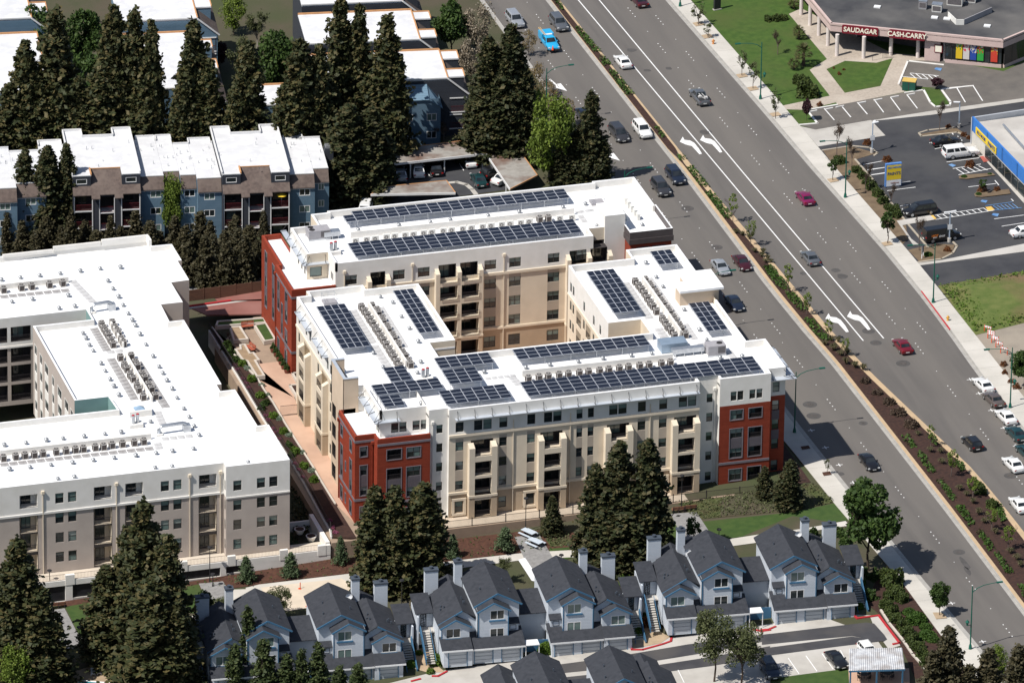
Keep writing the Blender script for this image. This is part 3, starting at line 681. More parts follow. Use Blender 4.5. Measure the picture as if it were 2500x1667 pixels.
# ---- plain walls that close the block (rear, street side, light court)
def plain(pts,z0,z1,m,name='wall'):
 mb=MB()
 for a,b in zip(pts,pts[1:]):mb.poly([(*a,z0),(*b,z0),(*b,z1),(*a,z1)])
 return mb.build(name,m,B1)
plain([(-34.9,-10.8),(-33.1,-10.8),(-33.1,-9.3),(-24.8,-9.3),(-24.8,-10.8),(-17.1,-10.8),(-17.1,-30.1),(-20.8,-30.1),(-20.8,-34.7),(9.95,-34.7)],BZ,PAR,M_cream)
plain([(-33.3,-40.95),(-34.9,-40.95)],11.5,PAR,M_white)
plain([(13.1,-10.2),(14.6,-10.2),(14.6,-7.2),(22.1,-7.2),(22.1,-40.5),(25.0,-40.5)],BZ,PAR,M_cream)
plain([(22.4,-51.5),(22.4,-50.0)],BZ,PAR,M_white);plain([(22.402,-51.5),(22.402,-50.0)],BZ,11.75,M_red)
# east wing, court side
F=Fac(B1,(5.2,-10.2),WEST,19.9,BZ,PAR,WM,0);F.zone(0,19.9,11.8,PAR,3)
for u in(1.0,2.3,7.6,12.4,15.6):
 for z in(0.2,3.6,6.6,9.55,12.4):F.win(u,z,.85,1.5,pale=.5)
for a in(4.3,9.0):
 for z in(2.95,5.92,8.85):F.recess(a,a+2.4,z,z+2.2,1.2)
F.bx(0,19.9,0,.14,11.5,11.8,0);F.done('court_wall')
plain([(5.2,-30.1),(9.95,-30.1),(9.95,-34.7)],BZ,PAR,M_cream)
plain([(5.2,-10.2),(13.1,-10.2)],BZ,PAR,M_cream)
# south-east corner bay under its canopy
F=Fac(B1,(22.4,-50.0),0,2.6,BZ,PAR,WM,5);F.zone(0,2.6,11.75,PAR,3)
for z,h in((.15,1.65),(3.55,1.5),(6.55,1.5),(9.5,1.5),(12.3,1.55)):F.win(.75,z,1.0,h,pale=.6)
F.bx(.7,1.8,0,.03,5.05,6.5,6);F.bx(.7,1.8,0,.03,8.05,9.5,6);F.done('corner_bay_wall')
plain([(25.0,-50.0),(25.0,-40.5)],BZ,11.75,M_red);plain([(25.0,-50.0),(25.0,-40.5)],11.75,PAR,M_white)
# ---- far range, seen across the court
F=Fac(B1,(-26.7,-1.45),0,38.2,BZ,PAR,WM,0)
F.zone(0,38.2,BZ,2.9,2).zone(0,38.2,11.8,PAR,3)
F.bx(0,38.2,0,.16,2.95,3.3,0);F.bx(0,38.2,0,.2,11.55,11.95,0)
Zc=Zm(620,410,3.647)
def far_u(px,py):
 d=ray(*Zc(px,py));t=(-1.45-cam_loc.y)/d.y;return cam_loc.x+d.x*t+26.7
fw_=[(812,915),(1238,1342),(1460,1563),(2052,2155),(2272,2375),(2615,2720),(2868,2973)]
fcols=[far_u(a,900) for a,b in fw_]
for u in fcols:
 F.zone(u,u+1.75,3.35,11.5,1)
 for k in range(1,5):F.win(u,HEAD[k]-1.5,1.75,1.5,'d22',pale=.45)
 F.win(u,.2,1.75,1.7,'d22',.05)
ftw=[(far_u(1000,930),far_u(1205,930)),(far_u(1628,900)-.35,far_u(1985,900)+.7),(far_u(2795,800)-.35,far_u(3150,800)+.5)]
for a,b in ftw:
 F.holes=[h for h in F.holes if not(a-.4<(h[0]+h[1])/2<b+.4)]
 w=b-a;n=2 if w>5 else 1;bw=(w-.6*(n+1))/n
 for i in range(n):
  u=a+.6+i*(bw+.6)
  F.recess(u,u+bw,11.5,14.0,1.4,4,rail=False)
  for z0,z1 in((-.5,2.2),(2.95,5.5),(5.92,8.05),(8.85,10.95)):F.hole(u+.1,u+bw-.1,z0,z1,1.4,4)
F.done('court_wall')
def wide_tower(o,a,b,proj=1.0,top=13.0):
 w=b-a;n=2 if w>5 else 1;bw=(w-.6*(n+1))/n;mb=MB();y0=o[1]-proj;y1=o[1]-.003
 for i in range(n+1):
  x=o[0]+a+i*(bw+.6);mb.box(x,x+.6,y0,y1,BZ,2.75,1);mb.box(x,x+.6,y0,y1,2.75,top,0)
  mb.v+=[(x,y0,top),(x+.6,y0,top),(x+.6,y1,top+.5),(x,y1,top+.5)];k=len(mb.v);mb.f.append((k-4,k-3,k-2,k-1));mb.m.append(0)
 for i in range(n):
  x=o[0]+a+.6+i*(bw+.6)
  for z0,z1 in((2.2,2.95),(5.5,5.92),(8.05,8.85),(10.95,11.5)):mb.box(x,x+bw,y0+.01,y1,z0,z1,0)
  mb.box(x,x+bw,y0+.01,y1,BZ,-.45,1)
  for z in(-.45,2.95,5.92,8.85,11.5):railing(B1,(x,y0),0,0,z,bw,1.0,-.02-.1)
  for z in(2.95,5.92,8.85,11.5):window(B1,(x,o[1]),0,.3,z+.05,1.7,2.0,'d21',1.3,.3,'balcony_door')
 mb.box(o[0]+a-.06,o[0]+b+.06,y0-.08,y1,2.62,2.92,0)
 mb.build('balcony_tower',[M_cream,M_tan],B1)
for a,b in ftw:wide_tower((-26.7,-1.45),a,b)
for u in(1.3,far_u(1410,900),far_u(2225,900)):downspout(B1,-26.7+u,-1.45,BZ,14.4,0,-1,M_cream)
# stair bay, red street-side block, north-west red tower
F=Fac(B1,(11.5,1.1),0,5.6,BZ,PAR,WM,0)
for z in(2.9,5.9,8.85,11.85):F.hole(.4,2.6,z,z+2.2,1.2,4)
F.done('stair_wall');plain([(11.5,-1.45),(11.5,1.1)],BZ,PAR,M_cream)
mb=MB();mb.box(13.9,16.93,.9,5.4,BZ,17.8,0,1);mb.build('stair_tower',[M_white,M_roof],B1)
F=red_face((16.95,-1.8),0,6.15,14.2,[(1.0,1.75,[(9.5,11.0,[(9.55,1.4)]),(12.1,13.5,[(12.15,1.3)]),(3.5,8,[(3.55,1.4),(6.5,1.4)])]),(3.4,1.75,[(9.5,11.0,[(9.55,1.4)]),(12.1,13.5,[(12.15,1.3)]),(3.5,8,[(3.55,1.4),(6.5,1.4)])])],[])
F.done('red_wall');plain([(16.95,1.1),(16.95,-1.8)],BZ,14.2,M_red);plain([(23.1,-1.8),(23.1,6.4),(23.0,6.4),(23.0,16.8)],BZ,14.2,M_red)
mb=MB();mb.box(16.7,23.35,-2.05,6.4,14.2,14.98);mb.build('metal_parapet',mat('dark_bronze_metal',(.10,.085,.085),(.085,.072,.072),1,.5,.3),B1)
plain([(23.0,6.4),(23.0,16.8)],14.2,PAR,M_white);plain([(23.0,16.8),(16.7,16.8),(16.7,16.3),(-23.2,16.3),(-23.2,15.8),(-25.75,15.8),(-25.75,12.0),(-29.8,12.0)],BZ,PAR,M_cream)
F=red_face((-33.2,7.3),WEST,9.0,12.7,[(1.2,1.1,[(6.4,10.9,[(6.5,1.6),(9.3,1.5)]),(-.1,1.9,[(0,1.8)])]),(3.3,.8,[(3.4,8.2,[(3.5,1.6),(6.5,1.6)])]),(5.4,1.25,[(6.4,11.1,[(6.5,1.6),(9.5,1.5)]),(2.4,5.2,[(2.5,1.6)]),(-.2,1.9,[(0,1.8)])])],[],band2=(11.3,11.6))
F.done('red_wall')
F=red_face((-32.6,17.5),WEST,10.2,12.7,[(2.0,1.2,[(2.5,11.2,[(2.6,1.6),(5.6,1.6),(9.4,1.7)])]),(6.2,1.1,[(2.5,11.0,[(2.6,1.6),(5.6,1.6),(9.3,1.6)])])],[],band=None)
F.done('red_wall');downspout(B1,-33.2,7.0,BZ,11.3,-1,0,M_red)
plain([(-33.2,7.3),(-32.6,7.3)],BZ,12.7,M_red);plain([(-33.2,-1.7),(-26.7,-1.7),(-26.7,-1.45)],BZ,12.7,M_red);plain([(-32.6,17.5),(-29.8,17.5),(-29.8,12)],BZ,12.7,M_red)
parapet(B1,[(-29.8,17.5),(-32.6,17.5),(-32.6,7.3),(-33.2,7.3),(-33.2,-1.7),(-26.7,-1.7)],11.8,12.7,.35,M_red,M_red,closed=False)
roof(B1,[(-33.1,-1.6),(-26.75,-1.6),(-26.75,2.7),(-29.8,2.7),(-29.8,17.4),(-32.5,17.4),(-32.5,7.2),(-33.1,7.2)],11.95)
mb=MB();mb.box(-33.25,-26.7,-1.77,-1.7,11.3,11.6);mb.box(-33.25,-26.7,-1.77,-1.7,2.7,3.05);mb.build('trim_band',M_greytrim,B1)
# top storey over north-west tower
F=Fac(B1,(-29.8,2.7),0,3.1,11.9,PAR,WM,3);F.zone(0,3.1,11.9,PAR,0);F.win(.45,12.35,1.75,1.5,'d11',.1,.9);F.done('top_storey_wall')
F=Fac(B1,(-29.8,12.0),WEST,9.3,11.9,PAR,WM,3)
for u in(4.2,6.0,7.7):F.win(u,12.3,.8,1.5,pale=.1)
F.done('top_storey_wall')
F=Fac(B1,(-26.7,2.7),WEST,4.15,11.9,PAR,WM,3);F.win(1.6,12.6,.6,1.2);F.win(2.3,12.6,.6,1.2);F.done('top_storey_wall')
# ---- roofs and parapets
rf=[[(-33.2,-49.5),(-26.7,-49.5),(-26.7,-50.9),(-24,-50.9),(-24,-51.5),(12,-51.5),(12,-50.2),(15,-50.2),(15,-51.4),(22.35,-51.4),(22.35,-49.9),(24.95,-49.9),(24.95,-40.6),(22,-40.6),(22,-34.75),(-20.85,-34.75),(-20.85,-30.15),(-17.15,-30.15),(-17.15,-10.85),(-24.85,-10.85),(-24.85,-9.35),(-33.05,-9.35),(-33.05,-10.85),(-34.85,-10.85),(-34.85,-41),(-33.2,-41)],[(5.25,-30.05),(10.0,-30.05),(10.0,-34.75),(22,-34.75),(22,-7.25),(14.65,-7.25),(14.65,-10.25),(5.25,-10.25)],[(-26.65,-1.4),(11.45,-1.4),(11.45,1.15),(17,1.15),(17,-1.7),(23,-1.7),(23,16.7),(16.7,16.7),(16.7,16.2),(-23.2,16.2),(-23.2,15.7),(-25.7,15.7),(-25.7,11.95),(-29.75,11.95),(-29.75,2.75),(-26.65,2.75)]]
for i,r in enumerate(rf):roof(B1,r,ROOFZ+.002*i,None,.25)
loops=[[(-33.3,-49.6),(-26.7,-49.6),(-26.7,-51.0),(-24,-51.0),(-24,-51.6),(12,-51.6),(12,-50.3),(15,-50.3),(15,-51.5),(22.4,-51.5),(22.4,-50.0),(25,-50.0),(25,-40.5),(22.2,-40.5),(22.2,-26.5)],[(22.2,-19.5),(22.2,-7.2),(14.6,-7.2),(14.6,-10.2),(5.2,-10.2),(5.2,-30.1),(9.95,-30.1),(9.95,-34.7),(-20.8,-34.7),(-20.8,-30.1),(-17.1,-30.1),(-17.1,-10.8),(-24.8,-10.8),(-24.8,-9.3),(-33.1,-9.3),(-33.1,-10.8),(-34.9,-10.8),(-34.9,-34.6)],[(-33.3,-41.0),(-33.3,-49.6)],[(-26.7,-1.45),(11.5,-1.45),(11.5,1.1),(13.9,1.1)],[(23.05,6.4),(23.05,16.8),(16.65,16.8),(16.65,16.3),(-23.2,16.3),(-23.2,15.8),(-25.75,15.8),(-25.75,12.0),(-29.8,12.0),(-29.8,2.7),(-26.7,2.7),(-26.7,-1.45)]]
for L in loops:parapet(B1,L,ROOFZ-.3,PAR+.004,.32,M_white,M_roof,closed=False)
MB().box(16.87,23.18,-1.88,6.38,14.9,15.06).build('roof',M_roof,B1)
parapet(B1,[(16.8,1.4),(16.8,-1.95),(23.25,-1.95),(23.25,6.5)],14.9,16.1,.22,MATS['dark_bronze_metal'],M_roof,closed=False)
# penthouse on the street side with its oversailing lid
mb=MB();mb.box(17.2,22.9,-25.2,-22.9,14.9,17.25);mb.box(18.8,22.9,-22.9,-19.9,14.9,17.25);mb.build('penthouse',M_sand,B1)
mb=MB();mb.prism([(16.95,-25.95),(23.4,-25.95),(23.4,-19.75),(18.6,-19.75),(18.6,-22.8),(16.95,-22.8)],17.25,17.6,0);mb.box(18.1,19.4,-24.5,-23.9,17.6,17.72);mb.build('penthouse_roof',M_roof,B1)
# ---- steel sun canopies on rods
def canopy(pts_in,pts_out,z=14.6,rods=None):
 """strip between wall line and outer line"""
 mb=MB();n=len(pts_in)
 for i in range(n-1):
  mb.prism([pts_in[i],pts_out[i],pts_out[i+1],pts_in[i+1]] if True else None,z-.08,z)
 for i in range(n-1):
  a,b=Vector(pts_in[i]),Vector(pts_in[i+1]);c,d=Vector(pts_out[i]),Vector(pts_out[i+1]);L=(b-a).length;k=max(1,int(L/2.4))
  for j in range(k+1):
   t=(j+.15)/(k+.3);p=a.lerp(b,t);q=c.lerp(d,t)
   mb.tube([(p.x,p.y,z+1.05),(q.x,q.y,z+.02)],.035,5,1);mb.beam((p.x,p.y,z+.03),(q.x,q.y,z+.03),.05,.05,1)
 return mb.build('canopy',[M_canopy,M_frame],B1)
canopy([(-23.2,-51.58),(11.9,-51.58)],[(-23.2,-52.35),(11.9,-52.35)])
canopy([(-30.6,-49.58),(-33.28,-49.58),(-33.28,-41.6)],[(-30.6,-50.5),(-34.3,-50.5),(-34.3,-41.6)])
canopy([(-34.88,-12.6),(-34.88,-19.2)],[(-35.7,-12.6),(-35.7,-19.2)]);canopy([(-34.88,-21.6),(-34.88,-28.2)],[(-35.7,-21.6),(-35.7,-28.2)])
canopy([(-26.75,2.72),(-29.78,2.72),(-29.78,14.4)],[(-26.75,1.9),(-30.6,1.9),(-30.6,14.4)])
canopy([(22.5,-49.98),(24.98,-49.98),(24.98,-40.6)],[(22.5,-51.1),(26.3,-51.1),(26.3,-40.6)])
# ================================================================== THE WHITE-ROOFED BUILDING TO THE WEST
B2=thing('apartment_building','four storey white and greige apartment building with bare white roof and condensers','apartment building',(-68,-25,-1.5))
LP,LR,LB=12.1,11.25,-1.6
LM=[M_greige,M_white,M_dark,M_cream,mat('sea_green_panel',(.20,.32,.31),(.17,.28,.27),.5,.8)]
def lwin(F,u,a,w=1.16,h=1.53):F.win(u,a,w,h,'d12',.1,.3)
ROWS=[-.12,2.85,5.8,8.8]
F=Fac(B2,(-100,-52.1),0,43.9,LB,LP,LM,0);F.zone(0,43.9,7.75,LP,1);F.bx(0,43.9,0,.14,7.45,7.75,1)
for x in(-98,-96.2,-79.75,-77.97,-64.96,-63.2):
 for z in ROWS:lwin(F,x+100,z)
for x in(-93,-84.73,-74.36,-69.95,-59.6):
 F.recess(x+100,x+102.5,8.6,10.6,1.4,1,rh=.55)
 F.zone(x+99.95,x+102.55,-1.5,7.45,2)
 for z in(-1.3,1.9,4.85):F.recess(x+100.02,x+102.45,z+.02,z+2.72 if z<4 else 7.3,1.4,2 if False else 3,rh=1.0)
F.done('front_wall')
for x in(-81.5,-71.2,-60.9,-56.6):downspout(B2,x,-52.1,LB,10.6,0,-1,M_cream)
F=Fac(B2,(-56.1,-53.4),0,9.0,LB,LP,LM,0);F.zone(0,9,7.4,LP,1);F.bx(0,9,0,.1,7.2,7.42,1)
for u in(1.02,4.35,6.1):
 for z in(-.62,2.35,5.32,8.3):lwin(F,u,z)
F.done('front_wall')
F=Fac(B2,(-56.1,-52.1),WEST,1.3,LB,LP,LM,0);F.zone(0,1.3,7.4,LP,1)
for z in(-.62,2.35,5.32,8.3):F.win(.45,z,.5,1.5,'d12',.06)
F.done('front_wall')
def lplain(pts,z0,z1,m,name='wall'):
 mb=MB()
 for a,b in zip(pts,pts[1:]):mb.poly([(*a,z0),(*b,z0),(*b,z1),(*a,z1)])
 return mb.build(name,m,B2)
east=[(-47.1,-53.4),(-47.1,-42),(-48.7,-42),(-48.8,-30),(-50.9,-30),(-50.9,-27.9),(-50.2,-27.9),(-50.1,-6.2),(-52.2,-6.2),(-52.0,-.4),(-48.8,-.4),(-48.8,6.4),(-46.1,6.6),(-46.1,13.3),(-45.5,13.3),(-45.5,19.1),(-48.4,19.2),(-48.4,21.4),(-55.5,21.5),(-62.6,21.5),(-70,21.1),(-100,21.1)]
lplain(east,LB,LP,M_greige)
# light court: north range wall, inner range, slots
F=Fac(B2,(-100,.6),0,37.35,LB,LP,LM,0);F.zone(0,37.35,7.75,LP,1)
for x in(-95,-90,-85,-80.6,-77.0,-73.6):
 for z in(-.9,2.1,5.1):F.recess(x+100,x+102.9,z,z+2.5,1.3,2,rh=.9)
 F.recess(x+100,x+102.9,8.3,10.6,1.3,2,rh=.9)
F.bx(0,37.35,0,.14,7.4,7.7,1);F.done('court_wall')
lplain([(-62.65,.6),(-62.65,-2.85)],LB,LP,LM[4]);lplain([(-62.65,-2.85),(-71.2,-2.85)],LB,LP,M_greige)
F=Fac(B2,(-71.2,-2.85),WEST,25.05,LB,LP,LM,0)
for u,w in((1.0,1.3),(4.2,1.3),(7.2,2.0),(11.6,1.1),(15.0,2.2),(19.2,2.0),(22.6,1.4)):
 F.zone(u-.15,u+w+.15,LB,9.9,1)
 for z in(-.3,2.7,5.6,8.3):F.win(u,z,w,1.45,'d22' if w>1.8 else 'd12',.12,.4)
F.done('court_wall')
lplain([(-71.2,-27.9),(-66.4,-27.9),(-66.2,-32.1)],LB,LP,LM[4]);lplain([(-66.2,-32.1),(-100,-32.1)],LB,LP,M_white)
lroof=[(-100,-52.0),(-56.0,-52.0),(-56.0,-53.3),(-47.2,-53.3),(-47.2,-42.1),(-48.8,-42.1),(-48.9,-30.1),(-51,-30.1),(-51,-27.8),(-50.3,-27.8),(-50.2,-6.3),(-52.3,-6.3),(-52.1,-.3),(-48.9,-.3),(-48.9,6.5),(-46.2,6.7),(-46.2,13.2),(-45.6,13.2),(-45.6,19.0),(-48.5,19.1),(-48.5,21.3),(-55.5,21.4),(-62.6,21.4),(-70,21.0),(-100,21.0),(-100,.7),(-62.55,.7),(-62.55,-2.95),(-71.1,-2.95),(-71.1,-27.8),(-66.3,-27.8),(-66.1,-32.2),(-100,-32.2)]
roof(B2,lroof,LR,None,.3)
parapet(B2,[(-100,-52.1),(-56.1,-52.1),(-56.1,-53.4)]+east,LR-.3,LP+.004,.3,M_white,M_roof,closed=False)
parapet(B2,[(-100,.6),(-62.65,.6),(-62.65,-2.85),(-71.2,-2.85),(-71.2,-27.9),(-66.4,-27.9),(-66.2,-32.1),(-100,-32.1)][::-1],LR-.3,LP+.004,.3,M_white,M_roof,closed=False) if False else None
cl=[(-100,.6),(-62.65,.6),(-62.65,-2.85),(-71.2,-2.85),(-71.2,-27.9),(-66.4,-27.9),(-66.2,-32.1),(-100,-32.1)]
parapet(B2,cl[::-1][::-1],LR-.3,LP+.004,.3,M_white,M_roof,closed=False)
# taller parapet pieces along the back
mb=MB();mb.box(-70,-62.7,20.7,21.0,LP-.1,LP+.35);mb.box(-62.5,-55.5,21.05,21.35,LP-.1,LP+.6);mb.box(-55.4,-48.5,20.95,21.3,LP-.1,LP+.9);mb.box(-48.85,-48.45,19.3,20.9,LP-.1,LP+.9);mb.build('parapet',[M_white],B2)
# walkway deck over the garage and its white wall with openings
deck=MB();deck.box(-100,-41.6,-55.0,-52.15,LB-.3,LB);deck.build('walkway',mat('walkway_deck',(.55,.48,.40),(.5,.44,.36),.6,.9),B2)
W2=thing('garage_wall','long white garage wall with dark openings below the western walkway','wall',(-70,-55,hz(-70)))
mb=MB();y0,y1=-55.35,-55.0
mb.box(-100,-41.8,y0,y1,LB-.55,LB+.25)
openings=[(-99,-93.5),(-92.5,-86.6),(-85.6,-79.2),(-78.2,-70),(-69,-64.4),(-63.0,-57.4),(-56.6,-53.2)]
xs_=[-100]+[v for o in openings for v in o]+[-41.8]
for a,b in zip(xs_[::2],xs_[1::2]):mb.box(a,b,y0,y1,hz(a)-.6,LB-.54)
mb.build('wall',M_white,W2)
mb=MB()
for a,b in openings:mb.box(a,b,y0+.25,y0+.3,hz(a)-.5,LB-.54);mb.box(a,b,y0-.02,y0+.2,hz(a)-.5,hz(a)+.35,1)
mb.build('opening',[mat('garage_gloom',(.012,.013,.016),(.02,.02,.024),2,.6),M_conc],W2)  # dark sheet in each opening stands in for the unlit garage behind
for x in(-90,-79.2,-63.2,-56.4,-49.0,-43.6):
 MB().box(x,x+1.15 if x>-63.5 else x+1.3,y0-.06,y1+.03,LB-.5,LB+1.0).build('pier',M_white,W2)
MB().box(-43.6+1.15,-41.8,y0-.03,y1,LB-.5,LB+.95).build('pier',M_white,W2)
for a,b in((-100,-90),(-88.7,-79.2),(-77.9,-63.2),(-62,-56.4),(-55.2,-49.0),(-47.8,-43.6)):
 railing(W2,(a,-55.2),0,0,LB+.2,b-a,.95,0,gap=.2,m=mat('pale_railing',(.30,.24,.20),None,rough=.6))
 # low planter walls in the corner beside the garden
mb=MB();mb.box(-42.4,-41.8,-55,-46,LB-2.2,-.35);mb.box(-46.9,-42.4,-46.3,-46,LB-1,LB+.4);mb.build('side_wall',M_white,W2)
# ================================================================== ROOF EQUIPMENT
M_acdark=mat('condenser_dark',(.055,.045,.042),(.075,.062,.058),3,.6);M_actop=mat('condenser_top',(.40,.38,.36),(.34,.32,.30),3,.6)
M_acgrille=mat('fan_well',(.02,.019,.019),(.035,.03,.03),8,.6);M_acw=mat('white_unit',(.68,.67,.63),(.62,.61,.58),2,.6)
M_pad=mat('roof_walk_pad',(.50,.50,.50),(.36,.355,.355),1.6,.85,c3=(.56,.56,.56),s3=.5)
M_padd=mat('worn_walk_pad',(.33,.32,.315),(.20,.19,.19),2.2,.85,c3=(.42,.415,.41),s3=.6)
mb=MB();mb.box(-.38,.38,-.38,.38,.1,.82,0);
for sx in(-1,1):
 for sy in(-1,1):mb.box(sx*.36-.05,sx*.36+.05,sy*.36-.05,sy*.36+.05,.05,.9,1)
mb.box(-.41,.41,-.41,.41,.82,.92,1);mb.box(-.42,.42,-.42,.42,0,.08,1);AC_BODY=mb.mesh('cabinet',[M_acdark,M_actop])
mb=MB();mb.cyl(0,0,.92,.935,.33,n=18,m=0);mb.cyl(0,0,.935,.96,.09,n=10,m=1)
for k in range(4):
 t=k*math.pi/4;mb.box(-.32,.32,-.01,.01,.94,.95,1) if k==0 else mb.beam((-.32*math.cos(t),-.32*math.sin(t),.945),(.32*math.cos(t),.32*math.sin(t),.945),.02,.01,1)
AC_FAN=mb.mesh('fan_guard',[M_acgrille,M_actop])
mb=MB();mb.box(-.5,.5,-.2,.2,.1,.95);mb.box(-.45,-.35,-.22,.22,0,.1);mb.box(.35,.45,-.22,.22,0,.1);MS_BODY=mb.mesh('cabinet',M_acw)
mb=MB();
def disc(mb,x,y,z,r,n=16,m=0):
 mb.poly([(x+r*math.cos(2*math.pi*k/n),y,z+r*math.sin(2*math.pi*k/n)) for k in range(n)],m)
disc(mb,-.1,-.215,.53,.33);disc(mb,-.1,-.225,.53,.24,m=1);disc(mb,-.1,-.235,.53,.1,m=2);MS_FAN=mb.mesh('fan_guard',[M_actop,mat('fan_shadow',(.16,.15,.145),(.22,.21,.2),6,.6),M_acw])
acproto={}
def condenser(x,y,z,label,group,kind='d',rz=0.0):
 if kind not in acproto:
  t=thing('condenser_unit',label,'condenser',(x,y,z),rz,group)
  put('cabinet',AC_BODY if kind=='d' else MS_BODY,t,local=True);put('fan_guard',AC_FAN if kind=='d' else MS_FAN,t,local=True)
  acproto[kind]=t;return t
 return dup(acproto[kind],(x,y,z),rz,label,group)
def unit_row(Z,pts,zr,where,group,start='west',kind='d',h=.92,ends=None):
 for i,q in enumerate(pts):
  x,y=at_z(*Z(*q),zr+h)
  condenser(x,y,zr+.02,f"{ORD[i]} {'dark' if kind == 'd' else 'white side-fan'} condenser from the {start} in {where}",group,kind,random.uniform(-.05,.05))
K1=3.647;K2=7.84
A1_=Zm(720,660,K2);A2_=Zm(720,820,K2);B1_=Zm(1370,580,K2);B2_=Zm(1600,640,K2);Zf=Zm(1240,820,K1);Z6=Zm(620,410,K1);Z7=Zm(1240,410,K1);Z22=Zm(620,820,K1);L1_=Zm(0,820,K1);L2_=Zm(0,410,K1);L3_=Zm(0,700,K2)
def mix(*ls):return[Z(*p) for Z,ps in ls for p in ps]
ident=lambda x,y:(x,y)
r_=15.0
unit_row(ident,mix((A1_,[(1275,645),(1330,725),(1385,800),(1432,885),(1490,960),(1540,1050),(1590,1120),(1640,1205),(1690,1280),(1745,1365)]),(A2_,[(1800,200),(1845,275),(1895,350),(1950,440),(2010,520)])),r_,'left row on the solar west wing','condensers on the solar west wing','back')
unit_row(ident,mix((A1_,[(1475,625),(1570,705),(1600,770),(1665,870),(1695,935),(1760,1025),(1795,1090),(1870,1190),(1905,1260),(1975,1350)]),(A2_,[(1985,165),(2060,260),(2110,330),(2170,430),(2212,490)])),r_,'right row on the solar west wing','condensers on the solar west wing','back')
unit_row(ident,mix((B1_,[(1420,785),(1485,865),(1540,935),(1600,1020),(1650,1105),(1705,1190),(1760,1260),(1825,1355),(1940,1500)]),(B2_,[(190,1100),(240,1185),(305,1260),(370,1345)])),r_,'left row on the street wing','condensers on the street wing','back')
unit_row(ident,mix((B1_,[(1610,755),(1695,845),(1730,910),(1810,990),(1845,1065),(1910,1150),(1960,1220),(2040,1310),(2080,1380),(2150,1470)]),(B2_,[(345,1000),(385,1075),(460,1150),(500,1225),(570,1330)])),r_,'right row on the street wing','condensers on the street wing','back')
unit_row(Zf,[(182,352),(278,341),(360,332),(457,320),(540,312),(637,300),(720,292),(818,282),(900,272),(993,260),(1075,250),(1175,238),(1258,230),(1368,218),(1448,208)],r_,'the row on the front wing','condensers on the front wing')
unit_row(ident,mix((Z6,[(905,625),(1005,613),(1080,605),(1180,590),(1255,582),(1347,572),(1422,565),(1512,555),(1585,547),(1687,535),(1762,528),(1860,517),(1937,510),(2037,498),(2112,490),(2207,480),(2282,472)]),(Z7,[(115,463),(190,453),(463,425),(570,417)])),r_,'the far wing row','white condensers on the far wing',kind='w',h=.95)
unit_row(Z7,[(283,430),(360,422)],r_,'the white far wing row','dark condensers among white ones')
lr=11.25
unit_row(L1_,[(30,1058),(140,1045),(222,1035),(305,1028),(382,1018),(500,1003),(588,993),(672,983),(742,976),(848,963),(922,957),(997,943),(1090,932),(1195,920),(1280,910)],lr,'the long front row on the bare white roof','condensers on the bare white roof')
unit_row(L1_,[(1072,165),(1108,235),(1130,268),(1160,322),(1185,355),(1220,415),(1238,452),(1275,515)],lr,'left file of the southern bare-roof pair','condensers on the bare white roof','back')
unit_row(L1_,[(1168,152),(1207,212),(1225,243),(1268,315),(1290,350),(1325,410),(1348,445),(1383,508)],lr,'right file of the southern bare-roof pair','condensers on the bare white roof','back')
unit_row(L3_,[(1945,660),(1987,742),(2030,812),(2075,882),(2120,968),(2165,1045)],lr,'left file of the northern bare-roof pair','condensers on the bare white roof','back')
unit_row(L3_,[(2150,632),(2195,722),(2240,792),(2270,852),(2320,948),(2365,1018)],lr,'right file of the northern bare-roof pair','condensers on the bare white roof','back')
unit_row(L2_,[(32,1058),(190,1038),(283,1028),(440,1012),(558,998)],lr,'the rear row on the bare white roof','condensers on the bare white roof')
# screen walls between the rows
def screen(B,a,b,z0,z1,t=.25):
 a=Vector(a);b=Vector(b);d=(b-a).normalized();n=Vector((-d.y,d.x))*t/2
 return MB().prism([tuple(a+n),tuple(b+n),tuple(b-n),tuple(a-n)],z0,z1).build('screen_wall',M_white,B)
screen(B1,(-25.5,-14.7),(-25.5,-34.9),15,16);screen(B1,(14.36,-16.3),(14.36,-34.9),15,16);screen(B1,(-21.8,8.45),(11.5,8.45),15,16);screen(B1,(-10.8,-42.0),(11.0,-42.0),15,16)
screen(B1,(17.9,11.8),(17.9,5.8),15,16.2)
p,q=at_z(*L3_(2110,640),12.1),at_z(*L3_(2275,1080),12.1);screen(B2,p,(p[0],q[1]),lr,12.1);p,q=at_z(*L1_(1120,150),12.1),at_z(*L1_(1365,540),12.1);screen(B2,p,(p[0]+.1,q[1]),lr,12.1)
p,q=at_z(*L1_(0,1000),12.1),at_z(*L1_(1345,868),12.1);screen(B2,(-100,q[1]),q,lr,12.1);p,q=at_z(*L2_(0,1030),12.1),at_z(*L2_(610,970),12.1);screen(B2,(-100,q[1]),q,lr,12.1)
